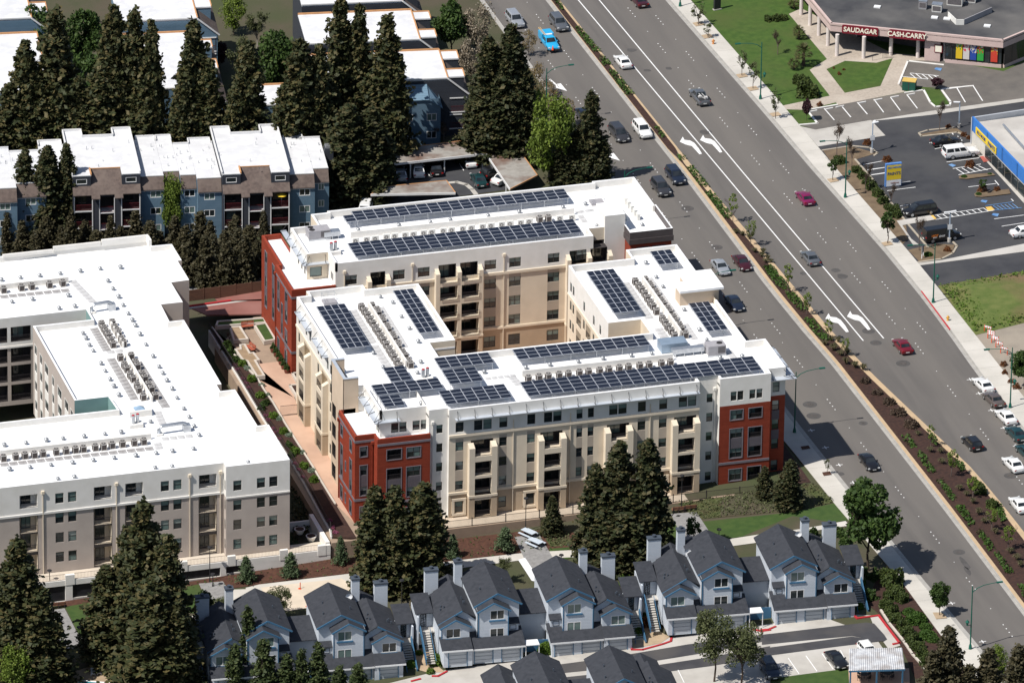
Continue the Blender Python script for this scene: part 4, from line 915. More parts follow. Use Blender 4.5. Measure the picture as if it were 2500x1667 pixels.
# refrigerant line stubs along the screens (tiny)
# ---- vents
mb=MB();mb.cyl(0,0,0,.32,.19,n=10);mb.cyl(0,0,.32,.40,.30,.30,12);mb.cyl(0,0,.40,.55,.30,.12,12);VENT=mb.mesh('roof_vent',mat('vent_steel',(.34,.355,.37),(.26,.27,.285),4,.45,.5))
def vents(Z,pts,zr,label,group):
 for i,q in enumerate(pts):
  x,y=at_z(*Z(*q),zr+.35);o=put('roof_vent',VENT,None,(x,y,zr),random.uniform(0,3),sc=random.uniform(.95,1.2));tag(o,label,'vent',group)
vents(Z6,[(928,545),(1290,508),(1570,475),(1748,455),(2085,420)],r_,'small round steel vent on the far solar wing roof','steel vents on the far wing')
vents(Z6,[(1125,1140),(1235,1190),(1312,1315),(1383,1420),(1463,1540)],r_,'squat steel vent between solar panels on the west wing roof','steel vents on the west wing')
vents(Z7,[(690,315),(490,345),(100,388),(790,510),(1195,500)],r_,'steel vent near the street end of the far wing roof','steel vents at far street end')
vents(Z7,[(1228,840),(1320,965),(1380,1050),(1568,1255),(1705,1435),(1770,1525)],r_,'steel vent on the street wing roof','steel vents on the street wing')
vents(Zf,[(158,275),(372,250),(625,222),(845,195),(1097,168),(1280,148),(1890,185),(2085,178)],r_,'steel vent behind front wing condensers','steel vents on the front wing')
vents(Z22,[(1147,270),(1485,225),(1455,320),(1487,595),(2050,315),(1063,145)],r_,'steel vent near the south-west solar panels','steel vents at south-west solar corner')
vents(L1_,[(795,75),(828,125),(898,240),(935,305),(978,380),(1013,442),(1058,520),(1298,70),(1362,175),(1415,268),(1448,325),(1485,390),(1532,465),(1575,545),(1635,640),(1682,715),(1728,795),(1772,875),(38,965),(230,945),(412,922),(560,905),(748,887),(932,865),(1078,850),(85,1180),(265,1160),(452,1140),(645,1120),(830,1098),(1015,1078),(1208,1058),(1390,1035),(1535,1017),(1722,997),(515,1265),(662,1248),(1380,1165),(1533,1155),(2210,1118),(1340,755)],lr,'small round steel vent on the bare white roof','steel vents on the bare roof')
vents(L2_,[(12,990),(180,968),(352,952),(535,932),(715,912),(890,890),(1072,880),(960,1000),(1005,1070),(1055,1142),(1095,1215),(1140,1290),(1178,1350),(1205,1397),(1245,1475),(105,1185),(288,1162),(607,1130),(665,1225),(525,1243),(738,1465),(765,1510)],lr,'small round steel vent on the bare white roof','steel vents on the bare roof')
# ---- walk pads (pieces of the roofs)
def pads(B,Z,a,b,n,zr,w=1.1,m=None,gap=.12):
 a=Vector(at_z(*Z(*a),zr));b=Vector(at_z(*Z(*b),zr));d=b-a;L=d.length/n;t=d.normalized();nn=Vector((-t.y,t.x))
 me=MB().box(gap/2,L-gap/2,-w/2,w/2,0,.03).mesh('walk_pad',m or M_pad);rz=math.atan2(t.y,t.x)
 for i in range(n):
  p=a+t*(i*L);put('walk_pad',me,B,(p.x,p.y,zr+.002),rz)
pads(B2,L1_,(0,1150),(1370,1000),17,lr,m=M_padd);pads(B2,L1_,(985,200),(1200,570),12,lr,1.2,m=M_padd);pads(B2,L3_,(1790,790),(2050,1230),9,lr,1.2,m=M_padd)
pads(B2,L1_,(1225,230),(1480,640),11,lr,1.2,M_padd);pads(B2,L1_,(1400,670),(1450,790),4,lr,1.1);pads(B2,L1_,(1440,920),(1720,890),4,lr);pads(B2,L2_,(0,1152),(620,1090),8,lr,m=M_padd);pads(B2,L2_,(640,1000),(830,1200),7,lr,1.1);pads(B2,L1_,(950,150),(1100,130),2,lr,1.0)
pads(B2,L1_,(1400,950),(1420,1010),2,lr,1.1)
pads(B1,A1_,(1095,760),(1490,1400),10,r_,1.3);pads(B1,A2_,(1510,180),(1780,600),6,r_,1.3);pads(B1,A1_,(1640,700),(2120,1480),13,r_,.9)
pads(B1,B1_,(1215,860),(1700,1560),11,r_,1.3);pads(B1,B2_,(50,1260),(180,1450),3,r_,1.3);pads(B1,B1_,(1690,770),(2250,1560),12,r_,.8);pads(B1,B2_,(560,1180),(760,1480),5,r_,1.0)
pads(B1,Z7,(600,400),(770,375),2,r_,.9);pads(B1,Z7,(640,420),(690,490),2,r_,.9);pads(B1,Zf,(30,360),(100,440),3,r_,1.2);pads(B1,Zf,(1700,90),(1830,60),2,r_,1.3);pads(B1,Zf,(1960,130),(2010,200),4,r_,1.1);pads(B1,Z22,(2060,385),(2334,350),5,r_,.8);pads(B1,Z7,(1080,500),(1250,470),3,r_,1)
# ---- solar arrays
m,n,l,b=_nodes('solar_cells');MATS['solar_cells']=m
tc=n.new('ShaderNodeTexCoord');sp=n.new('ShaderNodeSeparateXYZ');l.new(tc.outputs['Object'],sp.inputs[0])
def _line(out,pitch,wdt):
 d=n.new('ShaderNodeMath');d.operation='DIVIDE';l.new(out,d.inputs[0]);d.inputs[1].default_value=pitch
 f=n.new('ShaderNodeMath');f.operation='FRACT';l.new(d.outputs[0],f.inputs[0]);c=n.new('ShaderNodeMath');c.operation='LESS_THAN';l.new(f.outputs[0],c.inputs[0]);c.inputs[1].default_value=wdt;return c.outputs[0]
ax=_line(sp.outputs['X'],.205,.16);ay=_line(sp.outputs['Y'],.205,.06)
mx_=n.new('ShaderNodeMath');mx_.operation='MAXIMUM';l.new(ax,mx_.inputs[0]);l.new(ay,mx_.inputs[1])
cr=n.new('ShaderNodeMixRGB');l.new(mx_.outputs[0],cr.inputs[0]);cr.inputs[1].default_value=(.007,.009,.018,1);cr.inputs[2].default_value=(.035,.042,.065,1);l.new(cr.outputs[0],b.inputs['Base Color']);b.inputs['Roughness'].default_value=.3;b.inputs['Specular IOR Level'].default_value=.2
M_alu=mat('panel_frame',(.55,.57,.62),None,rough=.4,metal=.4)
def solar(TL,TR,BL,cols,rows,label,zr=15.0,h=1.1):
 z=zr+h;a=Vector(at_z(*TL,z));bx_=Vector(at_z(*TR,z));c=Vector(at_z(*BL,z))
 W=(bx_-a).length;D=abs(c.y-a.y);x0=(a.x+c.x)/2;yt=a.y;y0=yt-D
 t=thing('solar_array',label,'solar array',(x0,y0,zr),0,'solar arrays on the white roof')
 cw,rd=W/cols,D/rows;g=.06;gr=.03
 mb=MB();mb.box(0,cw-g,0,rd-gr,0,.045,1);mb.poly([(.03,.03,.047),(cw-g-.03,.03,.047),(cw-g-.03,rd-gr-.03,.047),(.03,rd-gr-.03,.047)],0);me=mb.mesh('panel',[m,M_alu])
 for i in range(cols):
  for j in range(rows):
   o=put('panel',me,t,(i*cw+g/2,j*rd+gr/2,h+.06+.02*j),0,True)
 mb=MB()
 for i in range(cols+1):mb.beam((i*cw,0,h+.01),(i*cw,D,h+.02*rows),.07,.05)
 for yy in(.12*D,.88*D):mb.beam((0,yy,h-.05),(W,yy,h-.05),.06,.08)
 k=max(2,int(W/3.2)+1)
 for i in range(k):
  for yy in(.12*D,.88*D):mb.box(.2+(W-.4)*i/(k-1)-.035,.2+(W-.4)*i/(k-1)+.035,yy-.035,yy+.035,0,h-.05)
 mb.build('rack',M_steel,t,local=True);return t
solar(Zf(100,420),Zf(2170,185),Zf(190,540),20,4,'longest solar array along the front parapet of the front wing')
solar(Zf(42,128),Zf(1215,0),Zf(90,215),12,3,'solar array along the court edge behind front wing condensers')
solar(Z22(1645,500),Z22(2230,435),Z22(1710,615),6,4,'six panel wide solar array at the front parapet, west of the longest')
solar(Z22(1605,205),Z22(2090,155),Z22(1655,295),5,3,'five panel wide solar array at the south-west court corner')
solar(Z22(1678,315),Z22(1975,285),Z22(1740,435),3,4,'small three panel wide solar array beside the steel flues')
solar(Z22(1047,445),Z22(1640,378),Z22(1090,532),6,3,'six panel wide solar array above the red south-west tower')
solar(Z22(1152,292),Z22(1340,270),Z22(1215,412),2,4,'two panel wide solar array next to west wing condenser wall')
solar(Z22(1110,548),Z22(1290,525),Z22(1165,637),2,3,'smallest solar array at the south-west roof corner')
solar(A1_(400,725),A1_(905,625),A1_(910,1510),4,9,'large solar array on the outer side of the west wing')
solar(Z6(1232,1108),Z6(1400,1078),Z6(1480,1475),3,9,'narrow solar array on the court side of the west wing')
solar(B1_(462,685),B1_(955,595),B1_(1030,1455),4,9,'large solar array on the court side of the street wing')
solar(B1_(1685,285),B1_(2050,215),B1_(1890,530),3,3,'square solar array at the back of the street wing')
solar(B2_(625,815),B2_(985,745),B2_(1010,1335),3,6,'solar array behind the street parapet below the penthouse')
solar(Z6(870,395),Z7(500,190),Z6(912,475),20,3,'long solar array along the rear parapet of the far wing')
solar(Z6(830,680),Z7(575,462),Z6(910,795),21,4,'long solar array along the court parapet of the far wing')
solar(Z6(790,432),Z6(880,420),Z6(825,487),1,2,'single leftover solar panel pair at far wing west end')
# ---- rooftop package units, ducts, flues, hatch
M_unit=mat('grey_unit',(.33,.32,.335),(.29,.28,.295),1.5,.55);M_unitr=mat('unit_grille',(.09,.085,.09),(.13,.12,.125),9,.6)
def pack(x,y,z,w,d,h,label,fans,flip=False):
 t=thing('package_unit',label,'air handler',(x,y,z));MB().box(0,w,0,d,.25,h).build('casing',M_unit,t,local=True);mb=MB();mb.box(-.05,w+.05,-.05,.1,0,.25);mb.box(-.05,w+.05,d-.1,d+.05,0,.25);mb.build('skid',M_steel,t,local=True)
 mb=MB()
 for fx,fy in fans:mb.cyl(fx,fy,h,h+.04,.42,n=18)
 mb.build('fan',M_acgrille,t,local=True);MB().box(w*.55,w*.95,-.02,0.0,.5,h-.15).build('grille',M_unitr,t,local=True)
x,y=at_z(*Zm(630,500,K2)(975,680),15.2);pack(x,y,15,3.2,2.0,1.5,'grey package unit at the west end of the far wing',[(.6,1.5),(.6,.6)])
x,y=at_z(*Zm(1680,800,K2)(385,545),15.2);pack(x,y,15,2.6,1.9,1.6,'grey package unit with round fan near the street corner',[(1.9,1.0)])
t=thing('duct','galvanised duct beside the far wing package unit','duct',(*at_z(*Zm(630,500,K2)(1270,650),15.3),15));MB().box(0,2.4,0,1.2,.5,1.2).build('duct_body',M_steel,t,local=True);mb=MB();[mb.box(v-.05,v+.05,.1,1.1,0,.5) for v in(.3,1.2,2.1)];mb.build('stand',M_steel,t,local=True)
x,y=at_z(*Zf(1385,155),15.2);t=thing('duct','blue-grey duct plenum on the front wing roof','duct',(x,y,15));MB().box(-.2,3.6,.2,2.4,.1,1.4).build('plenum',mat('blue_steel',(.30,.38,.47),(.26,.33,.41),1,.4,.4),t,local=True)
x,y=at_z(*Zf(1475,190),15.2);t=thing('duct','long silver duct run linking plenum and package unit','duct',(x,y,15));MB().box(0,4.6,.3,1.2,.45,1.15).build('duct_body',M_steel,t,local=True);mb=MB();[mb.box(v-.04,v+.04,.3,1.2,0,.45) for v in(.4,1.7,3.0,4.2)];mb.build('stand',M_steel,t,local=True)
def flues(px,label,z,sp=.55):
 x,y=at_z(*px,z+.3);t=thing('flue_pair',label,'flue',(x,y,z));MB().box(-.9,1.0,-.6,.7,0,.55).build('plinth',M_white,t,local=True)
 for dx,dy in((-.3,0),(.4,.3)):
  o=MB().cyl(dx,dy,.55,1.75,.26,n=14).build('flue',M_steel,t,local=True,smooth=False);MB().cyl(dx,dy,1.75,1.82,.2,n=14).build('cap',M_redpaint,o,local=True)
flues(Zm(630,500,K2)(1440,905),'two silver flues on the far wing roof',15);flues(Z22(1525,380),'two silver flues among the south-west solar panels',15);flues(L1_(1205,790),'two silver flues on the bare white roof',lr)
def pipe_loop(px,label,w,z):
 x,y=at_z(*px,z);t=thing('exhaust_duct',label,'duct',(x,y,z))
 MB().tube([(0,0,0),(0,0,.8),(.15,.05,1.1),(.5,.1,1.25),(w-.5,.3,1.25),(w-.15,.3,1.1),(w,.3,.8)],.27,10).build('pipe',M_steel,t,local=True,smooth=True)
 MB().box(w-.55,w+.5,-.2,.8,0,1.0).build('fan_box',M_steel,t,local=True);MB().box(-.5,.5,-.5,.5,0,.25).build('curb',M_white,t,local=True)
pipe_loop(L2_(815,1290),'looping steel exhaust duct behind the northern condenser pair',3.0,lr);pipe_loop(L1_(1415,880),'looping steel exhaust duct at the front of bare white roof',4.0,lr)
x,y=at_z(*L1_(1240,650),lr+.8);mb=MB();mb.box(-1.6,1.6,-.9,.9,0,.9,0);mb.v+=[(-.75,-.55,.9),(.75,-.55,.9),(.75,.55,.9),(-.75,.55,.9),(0,0,1.35)];k=len(mb.v)-5;mb.f+=[(k,k+1,k+4),(k+1,k+2,k+4),(k+2,k+3,k+4),(k+3,k,k+4)];mb.m+=[1]*4
o=put('skylight',mb.mesh('skylight',[M_white,mat('skylight_glass',(.20,.30,.42),(.3,.4,.5),.5,.15)]),None,(x,y,lr));tag(o,'pyramid skylight on a white box between condenser rows','skylight')
def hatch(px,label,w,d,z):
 x,y=at_z(*px,z+.3);t=thing('roof_hatch',label,'roof hatch',(x,y,z));MB().box(0,w,0,d,0,.35).build('lid',M_unit,t,local=True);mb=MB()
 for a_ in(0,w/2,w):mb.tube([(a_,d,.3),(a_,d,1.35)],.025,5)
 for a_ in(0,w):mb.tube([(a_,0,.3),(a_,0,1.35)],.025,5);mb.tube([(a_,0,1.35),(a_,d,1.35)],.025,5);mb.tube([(a_,0,.85),(a_,d,.85)],.02,5)
 mb.tube([(0,d,1.35),(w,d,1.35)],.025,5);mb.tube([(0,d,.85),(w,d,.85)],.02,5);mb.build('guard_rail',M_steel,t,local=True)
hatch(A1_(560,640),'railed roof hatch at the back of the west wing',1.9,1.5,15);hatch(Zm(1370,420,K2)(590,620),'railed roof hatch beside the stair tower',1.9,1.6,15)
# condenser cluster screen at the street end of the far wing
for i,q in enumerate([(1010,540),(1060,600),(1110,670),(1165,740),(1215,800)]):
 x,y=at_z(*Zm(1370,420,K2)(*q),15.9);condenser(x,y,15.02,f'{ORD[i]} white condenser from the back, court side of the street-end pair','white condensers at far street end','w',math.pi/2)
for i,q in enumerate([(1240,500),(1290,560),(1350,640),(1410,720),(1470,800)]):
 x,y=at_z(*Zm(1370,420,K2)(*q),15.9);condenser(x,y,15.02,f'{ORD[i]} white condenser from the back, street side of the street-end pair','white condensers at far street end','w',math.pi/2)
 # ================================================================== BLUE AND GREY APARTMENTS TO THE NORTH-WEST
M_bsid=mat_lap('blue_lap_siding',(.12,.20,.275),(.145,.23,.31),.2);M_gsid=mat_lap('charcoal_lap_siding',(.040,.045,.058),(.05,.056,.07),.2)
M_shing=mat('brown_shingles',(.125,.095,.082),(.085,.065,.058),2.2,.95,bump=.3,bscale=8,c3=(.14,.11,.095),s3=.5)
M_oldroof=mat('weathered_white_roof',(.60,.605,.62),(.53,.535,.55),.25,.8,c3=(.64,.645,.655),s3=.8);M_fasc=mat('white_fascia',(.66,.66,.66),(.6,.6,.6),1,.7);M_ofasc=mat('orange_wood_fascia',(.52,.27,.12),(.42,.22,.10),1,.8)
M_maroon=mat('maroon_rail',(.10,.018,.022),None,rough=.6);M_stain=mat('roof_stain',(.08,.07,.06),(.2,.19,.18),.8,.9)
TH3=R_(-8.3)
def frame_root(name,label,cat,rz,loc=(0,0,0),group=None):
 t=thing(name,label,cat,loc,rz,group);ROOTS[t.name]=Matrix.Identity(4);return t
AM=[M_bsid,M_gsid,M_dark,M_shing,M_fasc,M_maroon]
def slope(mb,pts,m=0,t=.12):
 """roof plane with thickness"""
 n=len(pts);i=len(mb.v);mb.v+=[tuple(p) for p in pts]+[(p[0],p[1],p[2]-t) for p in pts]
 mb.f+=[tuple(range(i,i+n)),tuple(range(i+2*n-1,i+n-1,-1))]+[(i+k,i+n+k,i+n+(k+1)%n,i+(k+1)%n) for k in range(n)];mb.m+=[m]*(n+2)
def edge(mb,pts,z,w=.16,h=.22,m=0):
 for a,b in zip(pts,pts[1:]):mb.beam((*a,z+h/2-.05),(*b,z+h/2-.05),w,h,m)
def low_block(T,u0,u1,v,vb,bump,base,zr=7.0,ez=5.3,wins=None,side=True,end='r'):
 """two-plane shed: flat white roof, shingle skirt, blue wall below"""
 MB().prism([(u0,v),(u1,v),(u1,vb),(bump[1],vb),(bump[1],vb+1.6),(bump[0],vb+1.6),(bump[0],vb),(u0,vb)] if bump else[(u0,v),(u1,v),(u1,vb),(u0,vb)],zr-.25,zr).build('roof',M_oldroof,T)
 mb=MB();edge(mb,[(u0,v),(u1,v)],zr,h=.12)
 bk=[(u0,vb),(bump[0],vb),(bump[0],vb+1.6),(bump[1],vb+1.6),(bump[1],vb),(u1,vb)] if bump else[(u0,vb),(u1,vb)]
 edge(mb,bk,zr,h=.35);mb.build('fascia',M_fasc,T)
 ve=v-1.25;mb=MB();slope(mb,[(u0+.02,ve,ez),(u1-.02,ve,ez),(u1-.02,v,zr-.05),(u0+.02,v,zr-.05)]);mb.build('skirt_roof',M_shing,T)
 F=Fac(T,(u0,ve+.25),0,u1-u0,base,ez-.05,AM,0)
 for wu,ww in wins or[]:
  for z in(3.9,1.2,-1.5):F.win(wu-u0,z,ww,1.1,'w21',.03,.55)
 F.done('front_wall')
 mb=MB();edge(mb,[(u0,ve+.1),(u1,ve+.1)],ez-.2,.1,.2);mb.build('gutter',M_fasc,T)
 mb=MB()
 for u in(u0+.01,u1-.01):mb.poly([(u,ve+.25,base),(u,vb,base),(u,vb,zr-.25),(u,v,zr-.25),(u,ve+.25,ez-.1)])
 mb.poly([(u0,vb,base),(u1,vb,base),(u1,vb,zr-.2),(u0,vb,zr-.2)]);mb.build('side_wall',M_bsid,T)
def high_block(T,u0,u1,v,vb,base,zr=8.0):
 n0,n1=u0+2.75,u1-2.7;vn=v+2.4
 MB().prism([(u0,v),(n0,v),(n0,vn),(n1,vn),(n1,v),(u1,v),(u1,vb+2.4),(u1-2.7,vb+2.4),(u1-2.7,vb),(u0+2.7,vb),(u0+2.7,vb+2.4),(u0,vb+2.4)],zr-.25,zr).build('roof',M_oldroof,T)
 mb=MB();edge(mb,[(u0,v),(n0,v)],zr,h=.1);edge(mb,[(n1,v),(u1,v)],zr,h=.1);edge(mb,[(u0,v),(u0,vb+2.4),(u0+2.7,vb+2.4),(u0+2.7,vb),(u1-2.7,vb),(u1-2.7,vb+2.4),(u1,vb+2.4),(u1,v)],zr,.18,.45);mb.build('fascia',M_fasc,T)
 mb=MB();edge(mb,[(n0,v),(n0,vn)],zr,.2,.3);mb.build('fascia',M_ofasc,T);mb=MB();edge(mb,[(n0,vn),(n1,vn)],zr,.14,.12);mb.build('fascia',M_ofasc,T)
 # skirt between and below the dormers
 mb=MB();ez=5.0;ve=v-1.5
 slope(mb,[(n0,v-.1,6.35),(n1,v-.1,6.35),(n1,vn,zr-.05),(n0,vn,zr-.05)]);slope(mb,[(u0,ve+.35,5.35),(u1,ve+.35,5.35),(u1,v-.1,6.349),(u0,v-.1,6.349)]);slope(mb,[(n0-.05,ve-.1,4.9),(n0+1.2,ve-.1,4.9),(n0+1.2,ve+.35,5.34),(n0-.05,ve+.35,5.34)]);slope(mb,[(n1-1.2,ve-.1,4.9),(n1+.05,ve-.1,4.9),(n1+.05,ve+.35,5.34),(n1-1.2,ve+.35,5.34)]);mb.build('skirt_roof',M_shing,T)
 for a in(u0,n1):
  F=Fac(T,(a,v),0,2.72,6.2,zr-.2,AM,1);F.win(.55,6.6,1.6,.85,'w11',.04,0);F.done('dormer_wall')
 mb=MB();mb.poly([(n0,v,6.2),(n0,vn,7.9),(n0,v,7.8)]);mb.poly([(n1,v,6.2),(n1,vn,7.9),(n1,v,7.8)]);
 for u in(u0+.01,u1-.01):mb.poly([(u,ve+.4,base),(u,vb,base),(u,vb,zr-.2),(u,v,zr-.2),(u,v,6.3),(u,ve+.4,5.3)])
 mb.poly([(u0,vb,base),(u1,vb,base),(u1,vb,zr-.2),(u0,vb,zr-.2)]);mb.build('side_wall',M_gsid,T)
 F=Fac(T,(u0,ve+.6),0,u1-u0,base,5.3,AM,1);W=u1-u0
 for a,b in((.15,2.85),(W-2.85,W-.15)):
  for z in(-2.6,.05,2.75):F.recess(a,b,z,z+2.35,1.5,2,rail=False);railing(T,(u0,ve+.6),0,a,z,b-a,.95,.03,gap=.12,m=M_maroon);MB().box(u0+a-.08,u0+b+.08,ve+.52,ve+.6,z-.2,z-.02).build('floor_band',M_fasc,T)
  for e in(a,b):MB().box(u0+e-.07,u0+e+.07,ve+.5,ve+.6,base,5.2).build('post',M_fasc,T)
 F.hole(W/2-1.1,W/2+1.1,base+.3,4.9,2.2,2);F.done('front_wall')
 for z in(2.3,-.4):MB().box(u0+W/2-1.1,u0+W/2+1.1,ve+.55,ve+2.4,z-.12,z).build('landing',M_fasc,T);railing(T,(u0,ve+.6),0,W/2-1.1,z,2.2,.95,.05,m=M_maroon)
 for e in(W/2-1.1,W/2+1.1):MB().box(u0+e-.06,u0+e+.06,ve+.52,ve+.62,base,4.9).build('post',M_fasc,T)
B3=frame_root('apartment_building','blue and charcoal three storey apartments with brown shingle skirts and flat white roofs','apartment building',TH3)
bz3=-5.2
high_block(B3,-37.05,-27.1,44.8,59.0,bz3);high_block(B3,-59.0,-49.0,46.5,60.2,bz3)
low_block(B3,-27.08,-23.3,46.0,58.7,(-26.4,-23.6),bz3,wins=[(-25.6,1.6)]);low_block(B3,-23.28,-21.0,47.7,58.6,None,bz3,wins=[(-22.6,.9)])
low_block(B3,-40.65,-37.1,46.0,58.5,(-40.6,-37.4),bz3,wins=[(-39.7,1.6)]);low_block(B3,-43.0,-40.67,47.45,58.5,None,bz3,wins=[(-42.5,1.6)])
low_block(B3,-45.4,-43.02,49.0,60.1,(-45.3,-43.1),bz3,wins=[]);low_block(B3,-48.98,-45.42,47.6,60.1,(-48.3,-45.5),bz3,wins=[(-47.5,1.6)])
low_block(B3,-62.9,-59.02,49.0,60,(-62.8,-59.4),bz3,wins=[(-61.5,1.6)]);low_block(B3,-67.3,-62.92,47.0,58.2,None,bz3,wins=[(-66,1.6)]);low_block(B3,-71.6,-67.32,45.5,59.7,None,bz3,wins=[(-69.9,1.6)]);high_block(B3,-82,-71.62,45.5,59,bz3)
MB().box(-20.9,-19.6,53.2,54.6,bz3,7.6).build('chimney',M_gsid,B3);MB().box(-20.75,-19.75,53.35,54.45,7.6,7.95).build('chimney_cap',M_steel,B3)
mb=MB();rr=random.Random(5)
for a,b,c,d,z,n_ in((-37,-27.3,46,58,8,6),(-26.6,-21.3,49,57,7,10),(-42.8,-37.4,49,57,7,16),(-48.7,-43.3,50,58,7,12),(-58.5,-49.5,48,58,8,6),(-71,-63,49,57,7,10)):
 for _ in range(n_):
  x,y=rr.uniform(a,b),rr.uniform(c,d);mb.cyl(x,y,z,z+rr.uniform(.25,.6),.05,n=6)
tag(mb.build('vent_pipe',M_steel,B3),kind='stuff')
# yellow parasol, tables and plants on the balconies
def parasol(x,y,z):
 t=thing('parasol','small yellow parasol on an upper blue apartment balcony','parasol',(x,y,z));mb=MB();n_=8
 mb.v.append((0,0,2.0));mb.v+=[(.8*math.cos(k*math.pi/4),.8*math.sin(k*math.pi/4),1.7) for k in range(8)];mb.f=[(0,1+k,1+(k+1)%8) for k in range(8)];mb.m=[0]*8
 mb.build('canopy',mat('yellow_cloth',(.72,.50,.04),(.65,.45,.04),1,.8),t,local=True);MB().cyl(0,0,0,2.0,.025,n=6).build('pole',M_fasc,t,local=True)
c3,s3=math.cos(TH3),math.sin(TH3)
def L3(u,v):return(u*c3-v*s3,u*s3+v*c3)
parasol(*L3(-28.3,44.4),2.75)
# ---- grey apartments behind the redwoods
def grey_block(label,u0,u1,v0,v1,zr,dorm,blue=False,front=None,base=-4.5):
 T=frame_root('apartment_building',label,'apartment building',TH3);sid=M_bsid if blue else M_gsid
 MB().prism([(u0,v0),(u1-2.5,v0),(u1-2.5,v1),(u0,v1)],zr-.3,zr).build('roof',M_oldroof,T)
 mb=MB();edge(mb,[(u0,v0),(u1-2.5,v0)],zr,.16,.2);mb.build('fascia',M_fasc,T);mb=MB();edge(mb,[(u0,v1),(u1-2.5,v1)],zr,.2,.3);edge(mb,[(u1-2.5,v1),(u1-2.5,v0)],zr,.16,.25);mb.build('fascia',M_ofasc,T)
 mb=MB();slope(mb,[(u1-2.5,v0-.1,zr-.05),(u1+.9,v0-.1,zr-2.9),(u1+.9,v1,zr-2.9),(u1-2.5,v1,zr-.05)]);mb.build('skirt_roof',M_shing,T)
 mb=MB();edge(mb,[(u1-2.5,v0-.12),(u1-2.5,v0-.12)],zr);mb.beam((u1-2.5,v0-.15,zr),(u1+.9,v0-.15,zr-2.85),.12,.22);mb.build('fascia',M_fasc,T)
 F=Fac(T,(u0,v0),0,u1-2.5-u0,base,zr-.25,AM,0 if blue else 1)
 for wu in(1.5,6,10.5):
  if wu+1.6<u1-2.5-u0:
   for z in(zr-6.2,zr-8.9):F.win(wu,z,1.6,1.1,'w21',.03)
 F.done('front_wall')
 mb=MB();mb.poly([(u1-2.5,v0,base),(u1+.6,v0,base),(u1+.6,v0,zr-2.75),(u1-2.5,v0,zr-.2)]);mb.poly([(u1+.6,v0,base),(u1+.6,v1,base),(u1+.6,v1,zr-2.7),(u1+.6,v0,zr-2.7)]);mb.poly([(u0,v0,base),(u0,v1,base),(u0,v1,zr-.2),(u0,v0,zr-.2)]);mb.poly([(u0,v1,base),(u1+.6,v1,base),(u1+.6,v1,zr-2.8),(u1-2.5,v1,zr-.2),(u0,v1,zr-.2)]);mb.build('end_wall',sid,T)
 for a,b in dorm:
  MB().box(u1-2.5,u1,a,b,zr-2.6,zr-.2).build('dormer',sid,T);MB().box(u1-2.55,u1+.1,a-.1,b+.1,zr-.2,zr+.02).build('dormer_roof',M_oldroof,T);mb=MB();edge(mb,[(u1-2.5,b+.1),(u1+.1,b+.1),(u1+.1,a-.1)],zr,.14,.25);mb.build('fascia',M_ofasc,T)
 for z in(zr-5.6,zr-8.3):
  fo=Fac(T,(u1-2.2,v0-.02),0,2.6,z,z+2.4,AM,1);fo.recess(.15,2.45,z+.1,z+2.25,1.3,2,rail=False);railing(T,(u1-2.2,v0-.02),0,.15,z+.1,2.3,.9,.02,m=M_maroon);fo.done('balcony_wall');mb=MB();edge(mb,[(u1-2.2,v0-.06),(u1+.4,v0-.06)],z+2.3,.1,.15);edge(mb,[(u1-2.2,v0-.06),(u1+.4,v0-.06)],z,.1,.15);mb.build('balcony_trim',M_fasc,T)
 return T
g1=grey_block('charcoal apartment block with blue wing just behind the carport',-22,2.7,74.0,84.8,9.0,[(74.6,77.1),(81.4,84.0)])
F=Fac(g1,(-9.5,71.4),0,8.3,-4.5,6.9,AM,0)
for wu in(2.6,6.2):
 for z in(3.3,.4):F.win(wu,z,1.5,1.2,'w21',.03)
F.done('blue_wing_wall');mb=MB();mb.poly([(-1.2,71.4,-4.5),(-1.2,74,-4.5),(-1.2,74,6.5),(-1.2,71.4,6.5)]);mb.poly([(-9.5,71.4,-4.5),(-9.5,74,-4.5),(-9.5,74,7),(-9.5,71.4,7)]);mb.build('blue_wing_end',M_bsid,g1);mb=MB();slope(mb,[(-9.6,71.2,6.85),(-3.0,71.2,6.85),(-3.0,73.99,8.2),(-9.6,73.99,8.2)]);slope(mb,[(-3.0,71.2,6.84),(-.9,71.2,5.4),(-.9,73.98,5.4),(-3.0,73.98,8.15)]);mb.build('blue_wing_roof',M_bsid,g1)
grey_block('charcoal apartment block in the second row behind the redwoods',-19.5,.4,89.0,100.4,9.0,[(97.0,99.4),(89.9,92.4)])
grey_block('charcoal apartment block furthest back at the top edge beside the willow',-18.5,-.4,104.0,116,9.0,[(106,109)])
grey_block('blue apartment block with flat white roof at the top edge behind redwoods',-47,-32.4,100.6,112,9.0,[(105,108)],True)
grey_block('low blue apartment block stepping down behind the tall redwood trio',-47,-33.5,78,99.0,7.5,[(93,95.5),(85,88)],True)
grey_block('blue apartment block with white roof at the far left edge',-72,-57,78,100.0,8.0,[(92,95)],True)
grey_block('blue apartment block at the top left corner',-72,-57.5,103.4,116,9.0,[(106,109)],True)
grey_block('white-roofed block glimpsed between redwoods behind blue apartments',-30,-14,72.5,80,6.5,[],True)
